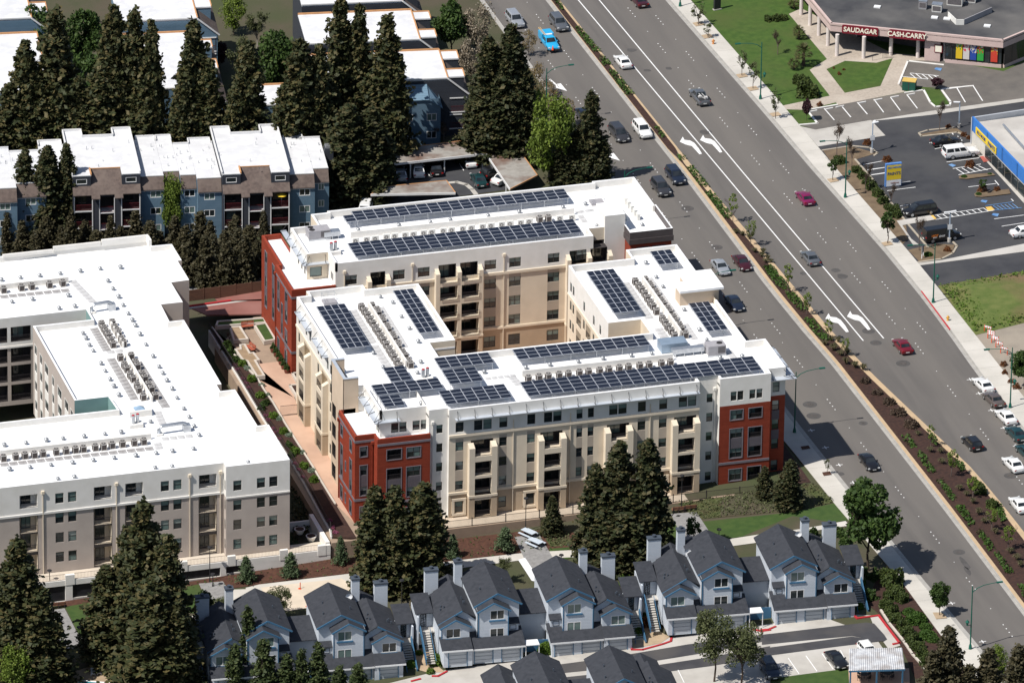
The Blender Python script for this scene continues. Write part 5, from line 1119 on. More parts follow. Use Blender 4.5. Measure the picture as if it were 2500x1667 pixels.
# ---- carports round the small lot
M_carroof=mat('gravel_carport_roof',(.30,.285,.26),(.24,.225,.205),1.2,.95,c3=(.12,.06,.04),s3=.22)
m_=M_carroof
E_('carport_lot',Zm(0,0,1),[(915,400),(1160,355),(1240,440),(1270,460),(1120,480),(860,520),(870,440)],.03,M_asph2,'dark asphalt lot inside the carports')
def carport(label,pts,z,posts,fasc):
 P=[at_z(*p,z) for p in pts];zc=hz(P[0][0])
 t=thing('carport',label,'carport',(P[0][0],P[0][1],zc));MB().prism(P,z-.22,z).build('roof',M_carroof,t)
 mb=MB()
 for i in fasc:mb.beam((*P[i],z-.1),(*P[(i+1)%len(P)],z-.1),.12,.34)
 mb.build('fascia',M_fasc,t);mb=MB();i=[k for k in range(len(P)) if k not in fasc]
 for k in i:mb.beam((*P[k],z-.02),(*P[(k+1)%len(P)],z-.02),.12,.16)
 mb.build('edge_board',M_ofasc,t)
 for p in posts:
  x,y=at_z(*p,z-.25);MB().box(x-.08,x+.08,y-.08,y+.08,hz(x)-.1,z-.2).build('post',M_fasc,t)
 return t
ct=carport('long carport with leaf-littered gravel roof over parked cars',[(938,403),(1187,375),(1155,341),(915,370)],1.9,[(1002,397),(1085,388),(1178,378),(940,404)],[0])
P4=[at_z(*p,1.6) for p in[(945,372),(1155,344)]];mb=MB();mb.poly([(*P4[0],-2),(*P4[1],-2),(*P4[1],1.6),(*P4[0],1.6)]);mb.build('back_wall',M_gsid,ct)
carport('short carport with gravel roof turning the corner of the lot',[(1187,376),(1245,462),(1312,428),(1266,365)],1.9,[(1236,446),(1205,404)],[0])
carport('gravel-roofed carport partly shaded beside the solar building',[(905,475),(1112,471),(1090,441),(940,456)],1.2,[],[0])
E_('island',Zm(1240-360,320,2.168),[(630,185),(690,178),(730,205),(700,215),(650,210)],.08,M_conc)
plines([((180,250),(186,262)),((355,225),(366,240)),((520,170),(547,213)),((690,258),(720,252))],Zm(880,320,2.168),dz=.05)
curbline('kerb',Zm(880,320,2.168),[(470,275),(510,272),(560,285),(590,310),(610,335)],.7,.06,M_conc)
# ================================================================== TOWNHOUSES
M_psid=mat_lap('pale_blue_siding',(.50,.545,.60),(.55,.59,.645),.22,.35);M_slate=mat('slate_shingles',(.026,.029,.036),(.040,.043,.052),1.6,.9,bump=.35,bscale=7,c3=(.034,.037,.045),s3=.4)
M_btrim=mat('blue_trim',(.045,.125,.22),(.05,.14,.24),1,.6);M_wtrim=mat('white_trim',(.70,.71,.72),(.64,.65,.66),1,.7);M_gdoor=mat_lap('garage_door_panels',(.45,.48,.51),(.49,.52,.55),.55,.5)
M_chcap=mat('chimney_cap',(.06,.075,.095),(.05,.06,.08),1,.6)
TM=[M_psid,M_dark,M_wtrim]
def gable_wall(mb,u0,u1,v,z0,ze,ua,za):mb.poly([(u0,v,z0),(u1,v,z0),(u1,v,ze),(ua,v,za),(u0,v,ze)])
def half(T,s,stairs=True,chim=True):
 """one half of a pair; s = +1 right of the party line, -1 mirrored"""
 X=lambda u:s*u
 def fac(u0,u1,v,z0,z1):return Fac(T,(min(X(u0),X(u1)),v),0,abs(u1-u0),z0,z1,TM,0)
 def fu(u0,u1,a,w):return(a-u0) if s>0 else(u1-a-w)
 def part(name,m,fn,sm=False):mb=MB();fn(mb);mb.v=[(x*s,y,z) for x,y,z in mb.v];return mb.build(name,m,T)
 # garage range
 F=fac(2.0,9.0,0,0,2.45)
 for a in(2.4,6.15):F.hole(fu(2,9,a,2.45),fu(2,9,a,2.45)+2.45,.02,2.1,.18)
 F.done('garage_wall');F=fac(9.0,12.9,-.35,0,2.7);F.hole(fu(9,12.9,9.75,2.45),fu(9,12.9,9.75,2.45)+2.45,.02,2.25,.18);F.done('garage_wall')
 for a,v,h in((2.4,0,2.1),(6.15,0,2.1),(9.75,-.35,2.25)):
  d=part('garage_door',M_gdoor,lambda mb:[mb.box(a+.03,a+2.42,v+.12,v+.17,k*h/4+.03,(k+1)*h/4-.02) for k in range(4)])
  part('door_frame',M_btrim,lambda mb:(mb.box(a-.1,a,v-.04,v,0,h+.1),mb.box(a+2.45,a+2.55,v-.04,v,0,h+.1),mb.box(a,a+2.45,v-.04,v,h,h+.1)))
 part('skirt_roof',M_slate,lambda mb:(slope(mb,[(1.7,-.45,2.45),(9.1,-.45,2.45),(9.1,3.0,3.75),(1.7,3.0,3.75)]),slope(mb,[(8.98,-.8,2.7),(13.2,-.8,2.7),(13.2,1.7,3.65),(8.98,1.7,3.65)])))
 part('fascia',M_wtrim,lambda mb:(mb.box(1.7,9.0,-.5,-.44,2.22,2.44),mb.box(9.0,13.2,-.86,-.8,2.47,2.69)))
 part('garage_side',M_psid,lambda mb:(mb.poly([(12.9,-.35,0),(12.9,10,0),(12.9,10,5.1),(12.9,1.5,5.1),(12.9,1.5,3.4),(12.9,-.35,2.65)]),mb.poly([(2.0,0,0),(2.0,4,0),(2.0,4,3.7),(2.0,3,3.7),(2.0,0,2.45)])))
 # tall block
 part('tall_front_wall',M_psid,lambda mb:gable_wall(mb,2.0,8.0,3.0,3,7.35,5.0,8.95))
 part('tall_side_wall',M_psid,lambda mb:(mb.poly([(2.0,3,2),(2.0,12.2,2),(2.0,12.2,7.35),(2.0,3,7.35)]),mb.poly([(8.0,1.5,2),(8.0,12.2,2),(8.0,12.2,7.35),(8.0,1.5,7.25)])))
 part('tall_back_wall',M_psid,lambda mb:gable_wall(mb,2.0,8.0,12.2,0,7.35,5.0,8.95))
 part('tall_roof',M_slate,lambda mb:(slope(mb,[(1.65,2.65,7.2),(5.0,2.65,9.0),(5.0,12.5,9.0),(1.65,12.5,7.2)]),slope(mb,[(5.0,2.65,9.0),(8.3,2.65,7.2),(8.3,12.5,7.2),(5.0,12.5,9.0)])))
 part('barge_board',M_btrim,lambda mb:(mb.beam((1.65,2.6,7.1),(5,2.6,8.9),.1,.22),mb.beam((5,2.6,8.9),(8.3,2.6,7.1),.1,.22)))
 # tall bay
 F=fac(3.75,7.85,1.5,2.6,7.2)
 F.win(fu(3.75,7.85,4.3,1.95),5.65,1.95,1.42,'w21',.02,.45).win(fu(3.75,7.85,4.3,1.95),2.95,1.95,1.42,'w21',.02,.45);F.done('bay_wall')
 part('bay_gable',M_psid,lambda mb:(mb.poly([(3.75,1.5,7.2),(7.85,1.5,7.2),(5.8,1.5,8.3)]),mb.poly([(3.75,1.5,2.6),(3.75,3,3.4),(3.75,3,7.2),(3.75,1.5,7.2)]),mb.poly([(7.85,1.5,2.6),(7.85,3,3.4),(7.85,3,7.2),(7.85,1.5,7.2)])))
 part('bay_roof',M_slate,lambda mb:(slope(mb,[(3.45,1.15,7.05),(5.8,1.15,8.36),(5.8,4.2,8.36),(3.45,4.2,7.05)]),slope(mb,[(5.8,1.15,8.36),(8.15,1.15,7.05),(8.15,4.2,7.05),(5.8,4.2,8.36)])))
 part('barge_board',M_btrim,lambda mb:(mb.beam((3.45,1.1,6.98),(5.8,1.1,8.28),.1,.2),mb.beam((5.8,1.1,8.28),(8.15,1.1,6.98),.1,.2),mb.box(4.15,6.4,1.36,1.48,5.42,5.62),mb.box(4.15,6.4,1.36,1.48,2.72,2.92),mb.box(3.7,3.82,1.44,1.499,2.6,7.1),mb.box(7.8,7.92,1.44,1.499,2.6,7.1)))
 part('sill_band',M_wtrim,lambda mb:mb.box(3.6,8.0,1.3,1.49,2.5,2.64))
 part('oriel',M_psid,lambda mb:mb.box(2.2,3.7,2.3,3.0,3.3,4.6));part('oriel_roof',M_slate,lambda mb:slope(mb,[(2.05,2.1,4.6),(3.74,2.1,4.6),(3.74,3.0,5.1),(2.05,3.0,5.1)]))
 window(T,(X(2.5) if s>0 else X(3.4),2.29),0,0,3.6,.9,.7,'d11',0)
 # low wing
 part('low_walls',M_psid,lambda mb:(gable_wall(mb,7.99,12.9,2.6,3,5.3,9.9,7.0),gable_wall(mb,8.01,12.9,10.5,0,5.3,9.9,7.0)))
 part('low_roof',M_slate,lambda mb:(slope(mb,[(8.02,2.25,5.9),(9.9,2.25,7.05),(9.9,10.9,7.05),(8.02,10.9,5.9)]),slope(mb,[(9.9,2.25,7.05),(13.25,2.25,5.1),(13.25,10.9,5.1),(9.9,10.9,7.05)])))
 F=fac(9.1,12.9,1.3,2.8,5.3);F.win(fu(9.1,12.9,10.3,2.0),3.5,2.0,1.42,'w21',.02,.45);F.done('low_bay_wall')
 part('low_bay_gable',M_psid,lambda mb:(mb.poly([(9.1,1.3,5.3),(12.9,1.3,5.3),(11,1.3,6.3)]),mb.poly([(9.1,1.3,2.8),(9.1,2.6,3),(9.1,2.6,5.3),(9.1,1.3,5.3)])))
 part('low_bay_roof',M_slate,lambda mb:(slope(mb,[(8.8,.95,5.15),(11,.95,6.36),(11,3.6,6.36),(8.8,3.6,5.15)]),slope(mb,[(11,.95,6.36),(13.2,.95,5.15),(13.2,3.6,5.15),(11,3.6,6.36)])))
 part('barge_board',M_btrim,lambda mb:(mb.beam((8.8,.9,5.08),(11,.9,6.28),.1,.2),mb.beam((11,.9,6.28),(13.2,.9,5.08),.1,.2),mb.beam((9.9,2.2,6.95),(13.25,2.2,5.02),.1,.2),mb.box(10.2,12.4,1.16,1.28,3.27,3.47),mb.box(12.85,12.96,1.24,1.3,2.8,5.2)))
 part('sill_band',M_wtrim,lambda mb:mb.box(9.0,13.0,1.1,1.29,2.68,2.82))
 # rear projection, chimneys
 part('rear_roof',M_slate,lambda mb:(slope(mb,[(7.2,11,5.2),(9.6,11,6.6),(9.6,14.2,6.6),(7.2,14.2,5.2)]),slope(mb,[(9.6,11,6.6),(12,11,5.2),(12,14.2,5.2),(9.6,14.2,6.6)])));part('rear_wall',M_psid,lambda mb:(gable_wall(mb,7.5,11.7,14.0,0,5.2,9.6,6.5),mb.poly([(7.5,11,0),(7.5,14,0),(7.5,14,5.2),(7.5,11,5.2)]),mb.poly([(11.7,11,0),(11.7,14,0),(11.7,14,5.2),(11.7,11,5.2)])))
 for(a,b,c,d,h) in((8.1,9.15,11.6,12.5,9.4),(11.3,13.1,12.1,13.0,8.2)) if chim else():
  o=part('chimney',M_psid,lambda mb:mb.box(a,b,c,d,2,h));part('chimney_cap',M_chcap,lambda mb:(mb.box(a-.08,b+.08,c-.08,d+.08,h,h+.22),mb.cyl((a+b)/2,(c+d)/2,h+.22,h+.55,.22,.26,8)))
 part('roof_vents',M_chcap,lambda mb:[mb.cyl(u,v,z,z+.5,.09,n=6) for u,v,z in((9.3,5,6.6),(9.0,5.6,6.3),(9.25,6.4,6.5),(11.8,5.5,5.8),(12.1,6.1,5.6),(12.3,5.4,5.5),(3.0,5.2,7.8),(6.8,6.0,7.9),(3.4,8,8.0))])
 if stairs:
  part('stair',M_conc,lambda mb:[mb.box(13.75,15.0,1.0+k*.33,1.36+k*.33,.2*k,.2*k+.08) for k in range(13)])
  part('stair_rail',M_btrim,lambda mb:(mb.beam((15.05,.8,.6),(15.05,5.4,3.3),.1,.9),mb.beam((13.7,.8,.5),(13.7,5.4,3.2),.06,.12),mb.box(15.0,15.12,.7,.82,0,1.1)))
  part('entry_wall',M_psid,lambda mb:(mb.box(13.0,15.3,6.9,7.1,0,5.2),mb.box(15.2,15.4,5.4,10,0,4.9),mb.box(12.95,13.05,3,7,0,5)))
  part('landing',M_conc,lambda mb:mb.box(13.05,15.2,5.3,6.9,2.5,2.65));part('entry_roof',M_slate,lambda mb:slope(mb,[(13.1,5.9,5.2),(15.6,5.9,5.2),(15.6,10.2,6.1),(13.1,10.2,6.1)]))
  window(T,(X(13.9) if s>0 else X(14.7),6.88),0,0,2.7,.8,1.9,'d11',0,0,'entry_door')
def townhouse(label,cx,cy,base,rz=R_(-4.6),chim=True):
 T=frame_root('townhouse',label,'townhouse',rz,(cx,cy,base),'pale blue townhouse pairs along the drive')
 half(T,1,chim,chim);half(T,-1,chim,chim)
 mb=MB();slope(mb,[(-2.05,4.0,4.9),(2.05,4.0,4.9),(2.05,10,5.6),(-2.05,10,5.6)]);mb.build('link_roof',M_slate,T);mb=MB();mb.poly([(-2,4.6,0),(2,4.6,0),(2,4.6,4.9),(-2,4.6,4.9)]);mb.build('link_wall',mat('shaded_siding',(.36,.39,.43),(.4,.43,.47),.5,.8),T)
 mb=MB();mb.box(-1.9,1.9,2.2,2.3,0,1.7);mb.build('gate',M_btrim,T);mb=MB();mb.box(-1.7,.2,-.4,1.2,2.3,2.4);mb.box(-1.7,-1.6,-.3,-.2,0,2.3);mb.box(.1,.2,-.3,-.2,0,2.3);mb.build('entry_canopy',M_wtrim,T)
 mb=MB();mb.cyl(0,0,0,.05,.5,n=14);
 return T
townhouse('pale blue townhouse pair in the middle of the row above the drive',-23.1,-92.9,-1.95)
townhouse('pale blue townhouse pair nearest the boulevard and the round street tree',8.0,-93.9,-.6)
townhouse('pale blue townhouse pair half hidden by young pines at the lower left',-54.3,-90.3,-3.35)
x,y=at_z(1284,1596,6.9);townhouse('pale blue townhouse pair with only its slate roof tips in view',x+5.4,y-12.2,-2.1,chim=False)
# drive, aprons and kerbs
Zt=Zm(1240,1237,3.647);Zs=Zm(620,1237,3.647)
E_('drive',Zm(0,0,1),[(860,1690),(960,1665),(1060,1640),(1230,1615),(1330,1600),(1440,1580),(1540,1570),(1640,1555),(1900,1520),(2085,1500),(2148,1503),(2200,1575),(2120,1600),(2090,1630),(2100,1760),(860,1780)],.02,M_conc,'concrete edged drive in front of the townhouses')
M_drv=mat('drive_asphalt',(.042,.042,.047),(.055,.055,.06),.4,.88,c3=(.075,.07,.068),s3=.15)
E_('drive_strip',Zt,[(330,1420),(860,1350),(1600,1225),(2334,1130),(2334,1190),(1700,1310),(900,1440),(350,1495)],.03,M_drv)
E_('drive_strip',Zt,[(380,1530),(900,1475),(1750,1345),(2334,1240),(2334,1330),(1800,1420),(1100,1510),(900,1560),(380,1620)],.03,M_drv)
E_('drive_strip',Z28,[(0,1140),(930,1030),(1000,1040),(1090,1140),(1115,1180),(1080,1200),(800,1150),(0,1230)],.031,M_drv)
E_('drive_strip',Z28,[(0,1262),(800,1155),(1080,1195),(600,1255),(30,1330)],.031,M_drv)
plines([((235,1350),(332,1490)),((392,1328),(492,1468)),((535,1308),(635,1447)),((700,1280),(775,1430))],Z28,dz=.04)
plines([((1335,1480),(1400,1568)),((1515,1455),(1570,1568))],Zt,dz=.04)
curbline('red_kerb',Z28,[(815,965),(850,995),(1040,970),(1225,1215),(1170,1225)],.3,.18,M_redpaint)
curbline('red_kerb',Zt,[(1090,1245),(1105,1275),(1200,1275),(1380,1225),(1450,1200),(1455,1170)],.3,.18,M_redpaint)
curbline('red_kerb',Zs,[(1590,1510),(1640,1510),(1715,1470)],.3,.18,M_redpaint);curbline('red_kerb',Z28,[(0,1100),(60,1095),(120,1070)],.3,.18,M_redpaint);curbline('red_kerb',Zs,[(1405,1555),(1480,1535)],.3,.18,M_redpaint);curbline('red_kerb',Zt,[(2180,1095),(2260,1110),(2334,1100)],.3,.18,M_redpaint)
E_('lawn',Z28,[(80,1530),(765,1440),(790,1568),(780,1650),(60,1650)],.05,M_lawnd)
# ================================================================== EAST SIDE: MARKET, PAINT SHOP
M_pinkst=mat('dusty_pink_stucco',(.52,.40,.37),(.47,.36,.335),.6,.85);M_tar=mat('patched_tar_roof',(.040,.041,.046),(.065,.065,.068),.35,.9,bump=.2,bscale=5,c3=(.12,.115,.11),s3=.09)
M_maroonb=mat('maroon_sign_board',(.17,.012,.025),(.15,.012,.022),1,.5);M_letter=mat('cream_letters',(.78,.74,.62),None,rough=.6)
TEXTS=[]
def text(parent,s,size,loc,rz,m,tilt=math.pi/2,ext=.03,offs=.0,align='CENTER',xs=1.0,shear=0.0):
 cu=bpy.data.curves.new('lettering','FONT');cu.body=s;cu.size=size;cu.extrude=ext;cu.offset=offs;cu.align_x=align;cu.align_y='CENTER';cu.shear=shear;cu.materials.append(m)
 o=bpy.data.objects.new('lettering',cu);COL.objects.link(o);o.rotation_euler=(tilt,0,rz);o.location=loc;o.scale=(xs,1,1)
 if parent is not None:o.parent=parent;o.matrix_parent_inverse=ROOTS.get(parent.name,Matrix.Identity(4)).inverted()
 TEXTS.append(o);return o
mk0=Vector(at_z(*Z14(612,208),5.0));mk1=Vector(at_z(*Z14(2150,358),5.0));mkL=Vector(at_z(*Z14(440,0),5.0));mkR=Vector(at_z(*Z14(2334,282),5.0))
dl=(mkL-mk0).normalized();dr=(mkR-mk1).normalized();df=(mk1-mk0).normalized();nf=Vector((df.y,-df.x))
A0=mk0+dl*42;A3=mk1+dr*40
MK=thing('market_building','single storey market with dusty pink fascia, colonnade and dark patched roof','shop',(mk0.x,mk0.y,0))
poly_=[tuple(mk0),tuple(mk1),tuple(A3),tuple(A0)]
MB().prism(poly_,4.55,4.7).build('roof',M_tar,MK)
def band(name,a,b,z0,z1,t,m,P=MK):
 d=(b-a).normalized();n=Vector((-d.y,d.x))*t;return MB().prism([tuple(a),tuple(b),tuple(b+n),tuple(a+n)],z0,z1).build(name,m,P)
band('fascia',mk0,mk1,3.65,5.0,.35,M_pinkst);band('fascia',A0,mk0,3.65,5.0,.35,M_pinkst);band('fascia',mk1,A3,3.65,5.0,.35,M_pinkst)
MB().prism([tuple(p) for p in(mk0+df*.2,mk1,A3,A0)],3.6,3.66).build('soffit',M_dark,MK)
for q in((350,130),(428,225),(507,315),(587,405),(667,497),(905,517),(1147,490),(1388,512),(1627,535)):
 x,y=at_z(*Z14(*q),.1);MB().cyl(x,y,0.06,3.65,.3,n=14).build('column',mat('pale_column',(.62,.56,.53),(.56,.5,.48),1,.8),MK)
back=mk0-nf*0+(-nf)*6.5
bw0=mk0+df*3-nf*7;bw1=mk0+df*((mk1-mk0).length*.64)-nf*4.5
band('shop_wall',mk0+dl*42+df*5,bw0,.06,3.6,.2,M_pinkst);band('shop_wall',bw0,bw1,.06,3.6,.2,mat('shop_front_dark',(.05,.045,.045),(.09,.08,.08),.5,.5));
Lf=(mk1-mk0).length;g0=mk0+df*(Lf*.665)-nf*.5;g1_=mk1-df*.25-nf*.5
band('base_wall',g0,g1_,.06,.6,.3,M_pinkst);band('end_wall',mk0+df*(Lf*.545)-nf*.6,mk0+df*(Lf*.635)-nf*.6,.06,3.6,.3,M_pinkst)
n_=9;wd=(g1_-g0).length/n_
for i in range(n_):
 a=g0+df*(wd*i+.04);b=g0+df*(wd*(i+1)-.04);p=MB().prism([tuple(a-nf*.1),tuple(b-nf*.1),tuple(b-nf*.15),tuple(a-nf*.15)],.62,3.6).build('shop_window',M_g1,MK)
 band('mullion',g0+df*(wd*i-.05)-nf*.02,g0+df*(wd*i+.05)-nf*.02,.6,3.6,.12,M_frame)
r0=mk1-nf*.3+dr*.4;r1=mk1-nf*.3+dr*14;band('base_wall',r0,r1,.06,.6,.3,M_pinkst)
for i in range(8):
 a=r0+dr*(1.7*i);band('shop_window',a+dr*.06,a+dr*1.64,.62,3.6,.08,M_g1);band('mullion',a-dr*.05,a+dr*.05,.6,3.6,.15,M_frame)
rzf=math.atan2(df.y,df.x)
def sign(label,u0,u1,txts):
 a=mk0+df*u0+nf*.06;b=mk0+df*u1+nf*.06;t=thing('shop_sign',label,'sign',(a.x,a.y,4.3),rzf);ROOTS[t.name]=Matrix.Identity(4)
 w=u1-u0;mb=MB();n_=6;pts=[]
 for cx_,cz,a0 in((w-.25,.45,0),(.25,.45,90),(.25,-.45,180),(w-.25,-.45,270)):
  pts+=[(cx_+.25*math.cos(R_(a0+k*18)),cz+.25*math.sin(R_(a0+k*18))) for k in range(6)]
 i0=len(mb.v);mb.v+=[(x,-.16,z) for x,z in pts]+[(x,0,z) for x,z in pts];N=len(pts);mb.f+=[tuple(range(N)),tuple(range(2*N-1,N-1,-1))]+[(k,N+k,N+(k+1)%N,(k+1)%N) for k in range(N)];mb.m+=[0]*(N+2);mb.build('board',M_maroonb,t)
 for s,size,u,z,sh in txts:text(t,s,size,(u,-.175,z),0,M_letter,ext=.03,offs=.022*size,xs=.92,shear=sh)
 return t
U=lambda px:0
def ufrac(px,py):
 p=Vector(at_z(*Z14(px,py),4.3));return(p-mk0).dot(df)
sign('maroon sign with cream SAUDAGAR lettering on the pink fascia',ufrac(708,270),ufrac(1035,295),[('SAUDAGAR',1.08,(ufrac(1035,295)-ufrac(708,270))/2,-.02,0.1)])
w2=ufrac(1455,330)-ufrac(1130,305)
sign('maroon sign with cream CASH and CARRY lettering on the pink fascia',ufrac(1130,305),ufrac(1455,330),[('CASH',1.1,w2*.19,0,0),('and',.5,w2*.44,-.12,.2),('CARRY',1.1,w2*.745,0,0)])
# window posters: flat print, a few colour fields each
PC=[(.62,.42,.02),(.55,.52,.5),(.02,.06,.30),(.03,.30,.05),(.50,.05,.03)];PC2=[(.05,.3,.04),(.5,.05,.09),(.55,.5,.45),(.45,.06,.02),(.5,.35,.03)]
def poster_mat(i):
 m,n,l,b=_nodes(f'poster_print_{i}');tc=n.new('ShaderNodeTexCoord');mp=n.new('ShaderNodeMapping');l.new(tc.outputs['Generated'],mp.inputs[0]);mp.inputs['Location'].default_value=(i*3.1,i*1.7,i*.9);mp.inputs['Scale'].default_value=(3,3,4)
 v=n.new('ShaderNodeTexVoronoi');v.inputs['Scale'].default_value=1.6;l.new(mp.outputs[0],v.inputs[0]);sp=n.new('ShaderNodeSeparateXYZ');l.new(tc.outputs['Generated'],sp.inputs[0])
 r=n.new('ShaderNodeValToRGB');r.color_ramp.interpolation='CONSTANT';e=r.color_ramp.elements;e[0].color=(*PC[i],1);e[1].position=.45;e[1].color=(*PC2[i],1);x=e.new(.72);x.color=(.62,.58,.52,1);y=e.new(.86);y.color=(.12,.02,.02,1)
 sv=n.new('ShaderNodeSeparateXYZ');l.new(v.outputs['Color'],sv.inputs[0]);ad=n.new('ShaderNodeMath');ad.operation='MULTIPLY';l.new(sv.outputs[0],ad.inputs[0]);l.new(sp.outputs['Z'],ad.inputs[1]);l.new(ad.outputs[0],r.inputs[0]);l.new(r.outputs[0],b.inputs['Base Color']);b.inputs['Roughness'].default_value=.4;return m
for i,(a,b,lb) in enumerate(((1690,1750,'yellow and green'),(1757,1815,'white and pink'),(1822,1880,'blue'),(1888,1948,'dark green food'),(2015,2077,'red and yellow food'))):
 p=mk0+df*ufrac(a,440)-nf*.38;q=mk0+df*ufrac(b,440)-nf*.38
 o=band('window_poster',p,q,1.0,3.45,.03,poster_mat(i),None);tag(o,f'{lb} poster on the market shop window','poster')
p=mk0+df*ufrac(1493,430)-nf*.5;q=mk0+df*ufrac(1567,430)-nf*.5
t=thing('poster_frame','small maroon framed picture on the pink market wall','poster',(p.x,p.y,2));band('frame',p+nf*0,q,1.6,2.9,.1,M_maroonb,t);band('print',p+df*.12+nf*.03,q-df*.12+nf*.03,1.72,2.78,.02,poster_mat(4) if False else MATS['cream_letters'],t)
# roof gear on the market
def box_on(px,w,d,h,m,name,label,cat,z=4.7,rz=rzf):
 x,y=at_z(*Z14(*px),z);o=put(name,None,None) if False else None
 mb=MB();mb.box(-w/2,w/2,-d/2,d/2,0,h);o=put(name,mb.mesh(name,m),None,(x,y,z),rz);return tag(o,label,cat)
def roofunit(px,w,d,h,label,m1):
 x,y=at_z(*Z14(*px),4.7);t=thing('roof_unit',label,'air handler',(x,y,4.7),rzf);MB().box(-w/2,w/2,-d/2,d/2,.15,h).build('casing',m1,t,local=True);MB().box(-w/2-.05,w/2+.05,-d/2-.05,d/2+.05,h,h+.08).build('lid',M_steel,t,local=True);MB().box(-w/2+.1,w/2-.1,-d/2-.02,-d/2,.3,h-.2).build('louvre',M_unitr,t,local=True);mb=MB();mb.box(-w/2,w/2,-d/2,-d/2+.1,0,.15);mb.box(-w/2,w/2,d/2-.1,d/2,0,.15);mb.build('skid',M_steel,t,local=True)
roofunit((1435,75),1.2,1.1,1.3,'small grey unit on the dark market roof',M_unit);roofunit((1560,105),1.5,1.1,1.3,'white framed unit on the dark market roof',M_acw);roofunit((1720,45),2.4,1.4,1.4,'large pale unit at the top edge of the market roof',M_acw);roofunit((1860,20),1.6,1.2,1.3,'pale unit beside the parapet screen on the market roof',M_acw)
a=Vector(at_z(*Z14(1728,225),4.7));b_=Vector(at_z(*Z14(1800,225),4.7));c=Vector(at_z(*Z14(2050,115),4.7));d=Vector(at_z(*Z14(1655,155),4.7));t=thing('roof_screen','low grey angular screen wall on the dark market roof','screen',(a.x,a.y,4.7))
band('screen',d,a,4.7,5.6,.12,M_acw,t);band('screen',a,b_,4.7,5.6,.12,M_acw,t);band('screen',b_,c,4.7,5.6,.12,M_unit,t);MB().prism([tuple(d+nf*-.2),tuple(a-nf*.2),tuple(b_-nf*.2),tuple(c),tuple(c+(d-a))],5.3,5.4).build('raised_roof',M_tar,t)
for i,q in enumerate(((1028,57),(1538,152),(1648,163),(2007,227))):
 x,y=at_z(*Z14(*q),4.9);o=put('roof_skylight',MB().box(-.5,.5,-.4,.4,0,.2).mesh('roof_skylight',M_wtrim),None,(x,y,4.7),rzf);tag(o,f'{ORD[i]} white skylight from the west on the market roof','skylight')
 # transformer box, rails, wheel stops
x,y=G(*Z14(1312,800));t=thing('transformer_box','dark green utility cabinet with yellow lid beside the small lawn','utility cabinet',(x,y,.08),rzf);MB().box(-1.0,1.0,-.7,.7,0,1.5).build('cabinet',mat('utility_green',(.012,.07,.05),(.015,.08,.055),1,.5),t,local=True);MB().box(-1.05,1.05,-.75,.75,1.5,1.58).build('lid',mat('mustard_lid',(.55,.38,.10),(.5,.34,.09),1,.7),t,local=True);MB().box(-.05,.05,-.72,-.7,.1,1.45).build('seam',M_frame,t,local=True)
for i,q in enumerate(((455,1000),(597,978),(695,958),(890,923),(1035,897),(1182,872),(1327,850))):
 a=Vector(G(*Z14(q[0]-36,q[1]+7)));b_=Vector(G(*Z14(q[0]+36,q[1]-7)));d=(b_-a).normalized();n=Vector((-d.y,d.x))*.1
 mb=MB();mb.prism([tuple(a+n),tuple(b_+n),tuple(b_-n),tuple(a-n)],.08,.24);tag(mb.build('wheel_stop',M_wkerb),f'{ORD[i]} white wheel stop from the street in the market bays','wheel stop','white wheel stops in the market bays')
a=Vector(G(*Z14(985,540)));mb=MB()
for k in range(9):p=Vector(G(*Z14(1075+k*11,525-k*.5)));mb.tube([(p.x,p.y,.1),(p.x,p.y,1.0)],.02,4)
p0,p1=G(*Z14(1075,525)),G(*Z14(1165,522));mb.tube([(*p0,1.0),(*p1,1.0)],.03,5);p2=G(*Z14(985,545));mb.tube([(*p2,.8),(*p0,1.0)],.03,5);mb.tube([(*p2,0),(*p2,.8)],.03,5);tag(mb.build('handrail',M_rail),'dark metal handrail at the market entrance steps','handrail')
# ---- paint shop
ka=Vector(at_z(*Z14(1872,1040),4.7));kb=Vector(at_z(*Z14(2334,1515),4.7));kd=(kb-ka).normalized();kn=Vector((kd.y,-kd.x));kn=kn if kn.x<0 else-kn
KB=ka+kd*40;M_kblue=mat_lap('bright_blue_panel',(.035,.15,.46),(.045,.18,.50),.35,.3,True)
KP=thing('paint_shop','paint shop with bright blue parapet and pale flat roof','shop',(ka.x,ka.y,0))
def kband(name,a,b,z0,z1,t,m,P=KP):n=-kn*t;return MB().prism([tuple(a),tuple(b),tuple(b+n),tuple(a+n)],z0,z1).build(name,m,P)
kband('parapet_wall',ka,KB,2.5,4.7,.3,M_kblue);kband('shop_wall',ka-kn*.1,KB-kn*.1,.08,2.5,.3,mat('pale_shop_wall',(.55,.53,.48),(.5,.48,.44),1,.8))
ke=ka-kn*30;MB().prism([tuple(ka-kn*.3),tuple(KB-kn*.3),tuple(KB-kn*30),tuple(ke)],3.5,3.7).build('roof',mat('dusty_roof',(.42,.40,.37),(.36,.34,.315),.3,.9,c3=(.5,.48,.45),s3=.12),KP)
kp=Vector(at_z(*Z14(2334,985),4.4));d=(kp-ka).normalized();n=Vector((-d.y,d.x))*.3;MB().prism([tuple(ka),tuple(ka+d*30),tuple(ka+d*30+n),tuple(ka+n)],2.5,4.5).build('end_parapet',mat('grey_panel_parapet',(.40,.42,.45),(.36,.38,.41),.6,.7),KP);MB().prism([tuple(ka),tuple(ka+d*30),tuple(ka+d*30+n),tuple(ka+n)],.05,2.5).build('end_wall',mat('pale_end_wall',(.4,.41,.43),(.36,.37,.39),.6,.7),KP)
for i in range(7):a=ka+kd*(5.5+2.6*i);kband('shop_window',a+kn*.02,a+kd*2.3+kn*.02,.4,2.3,.05,M_g1)
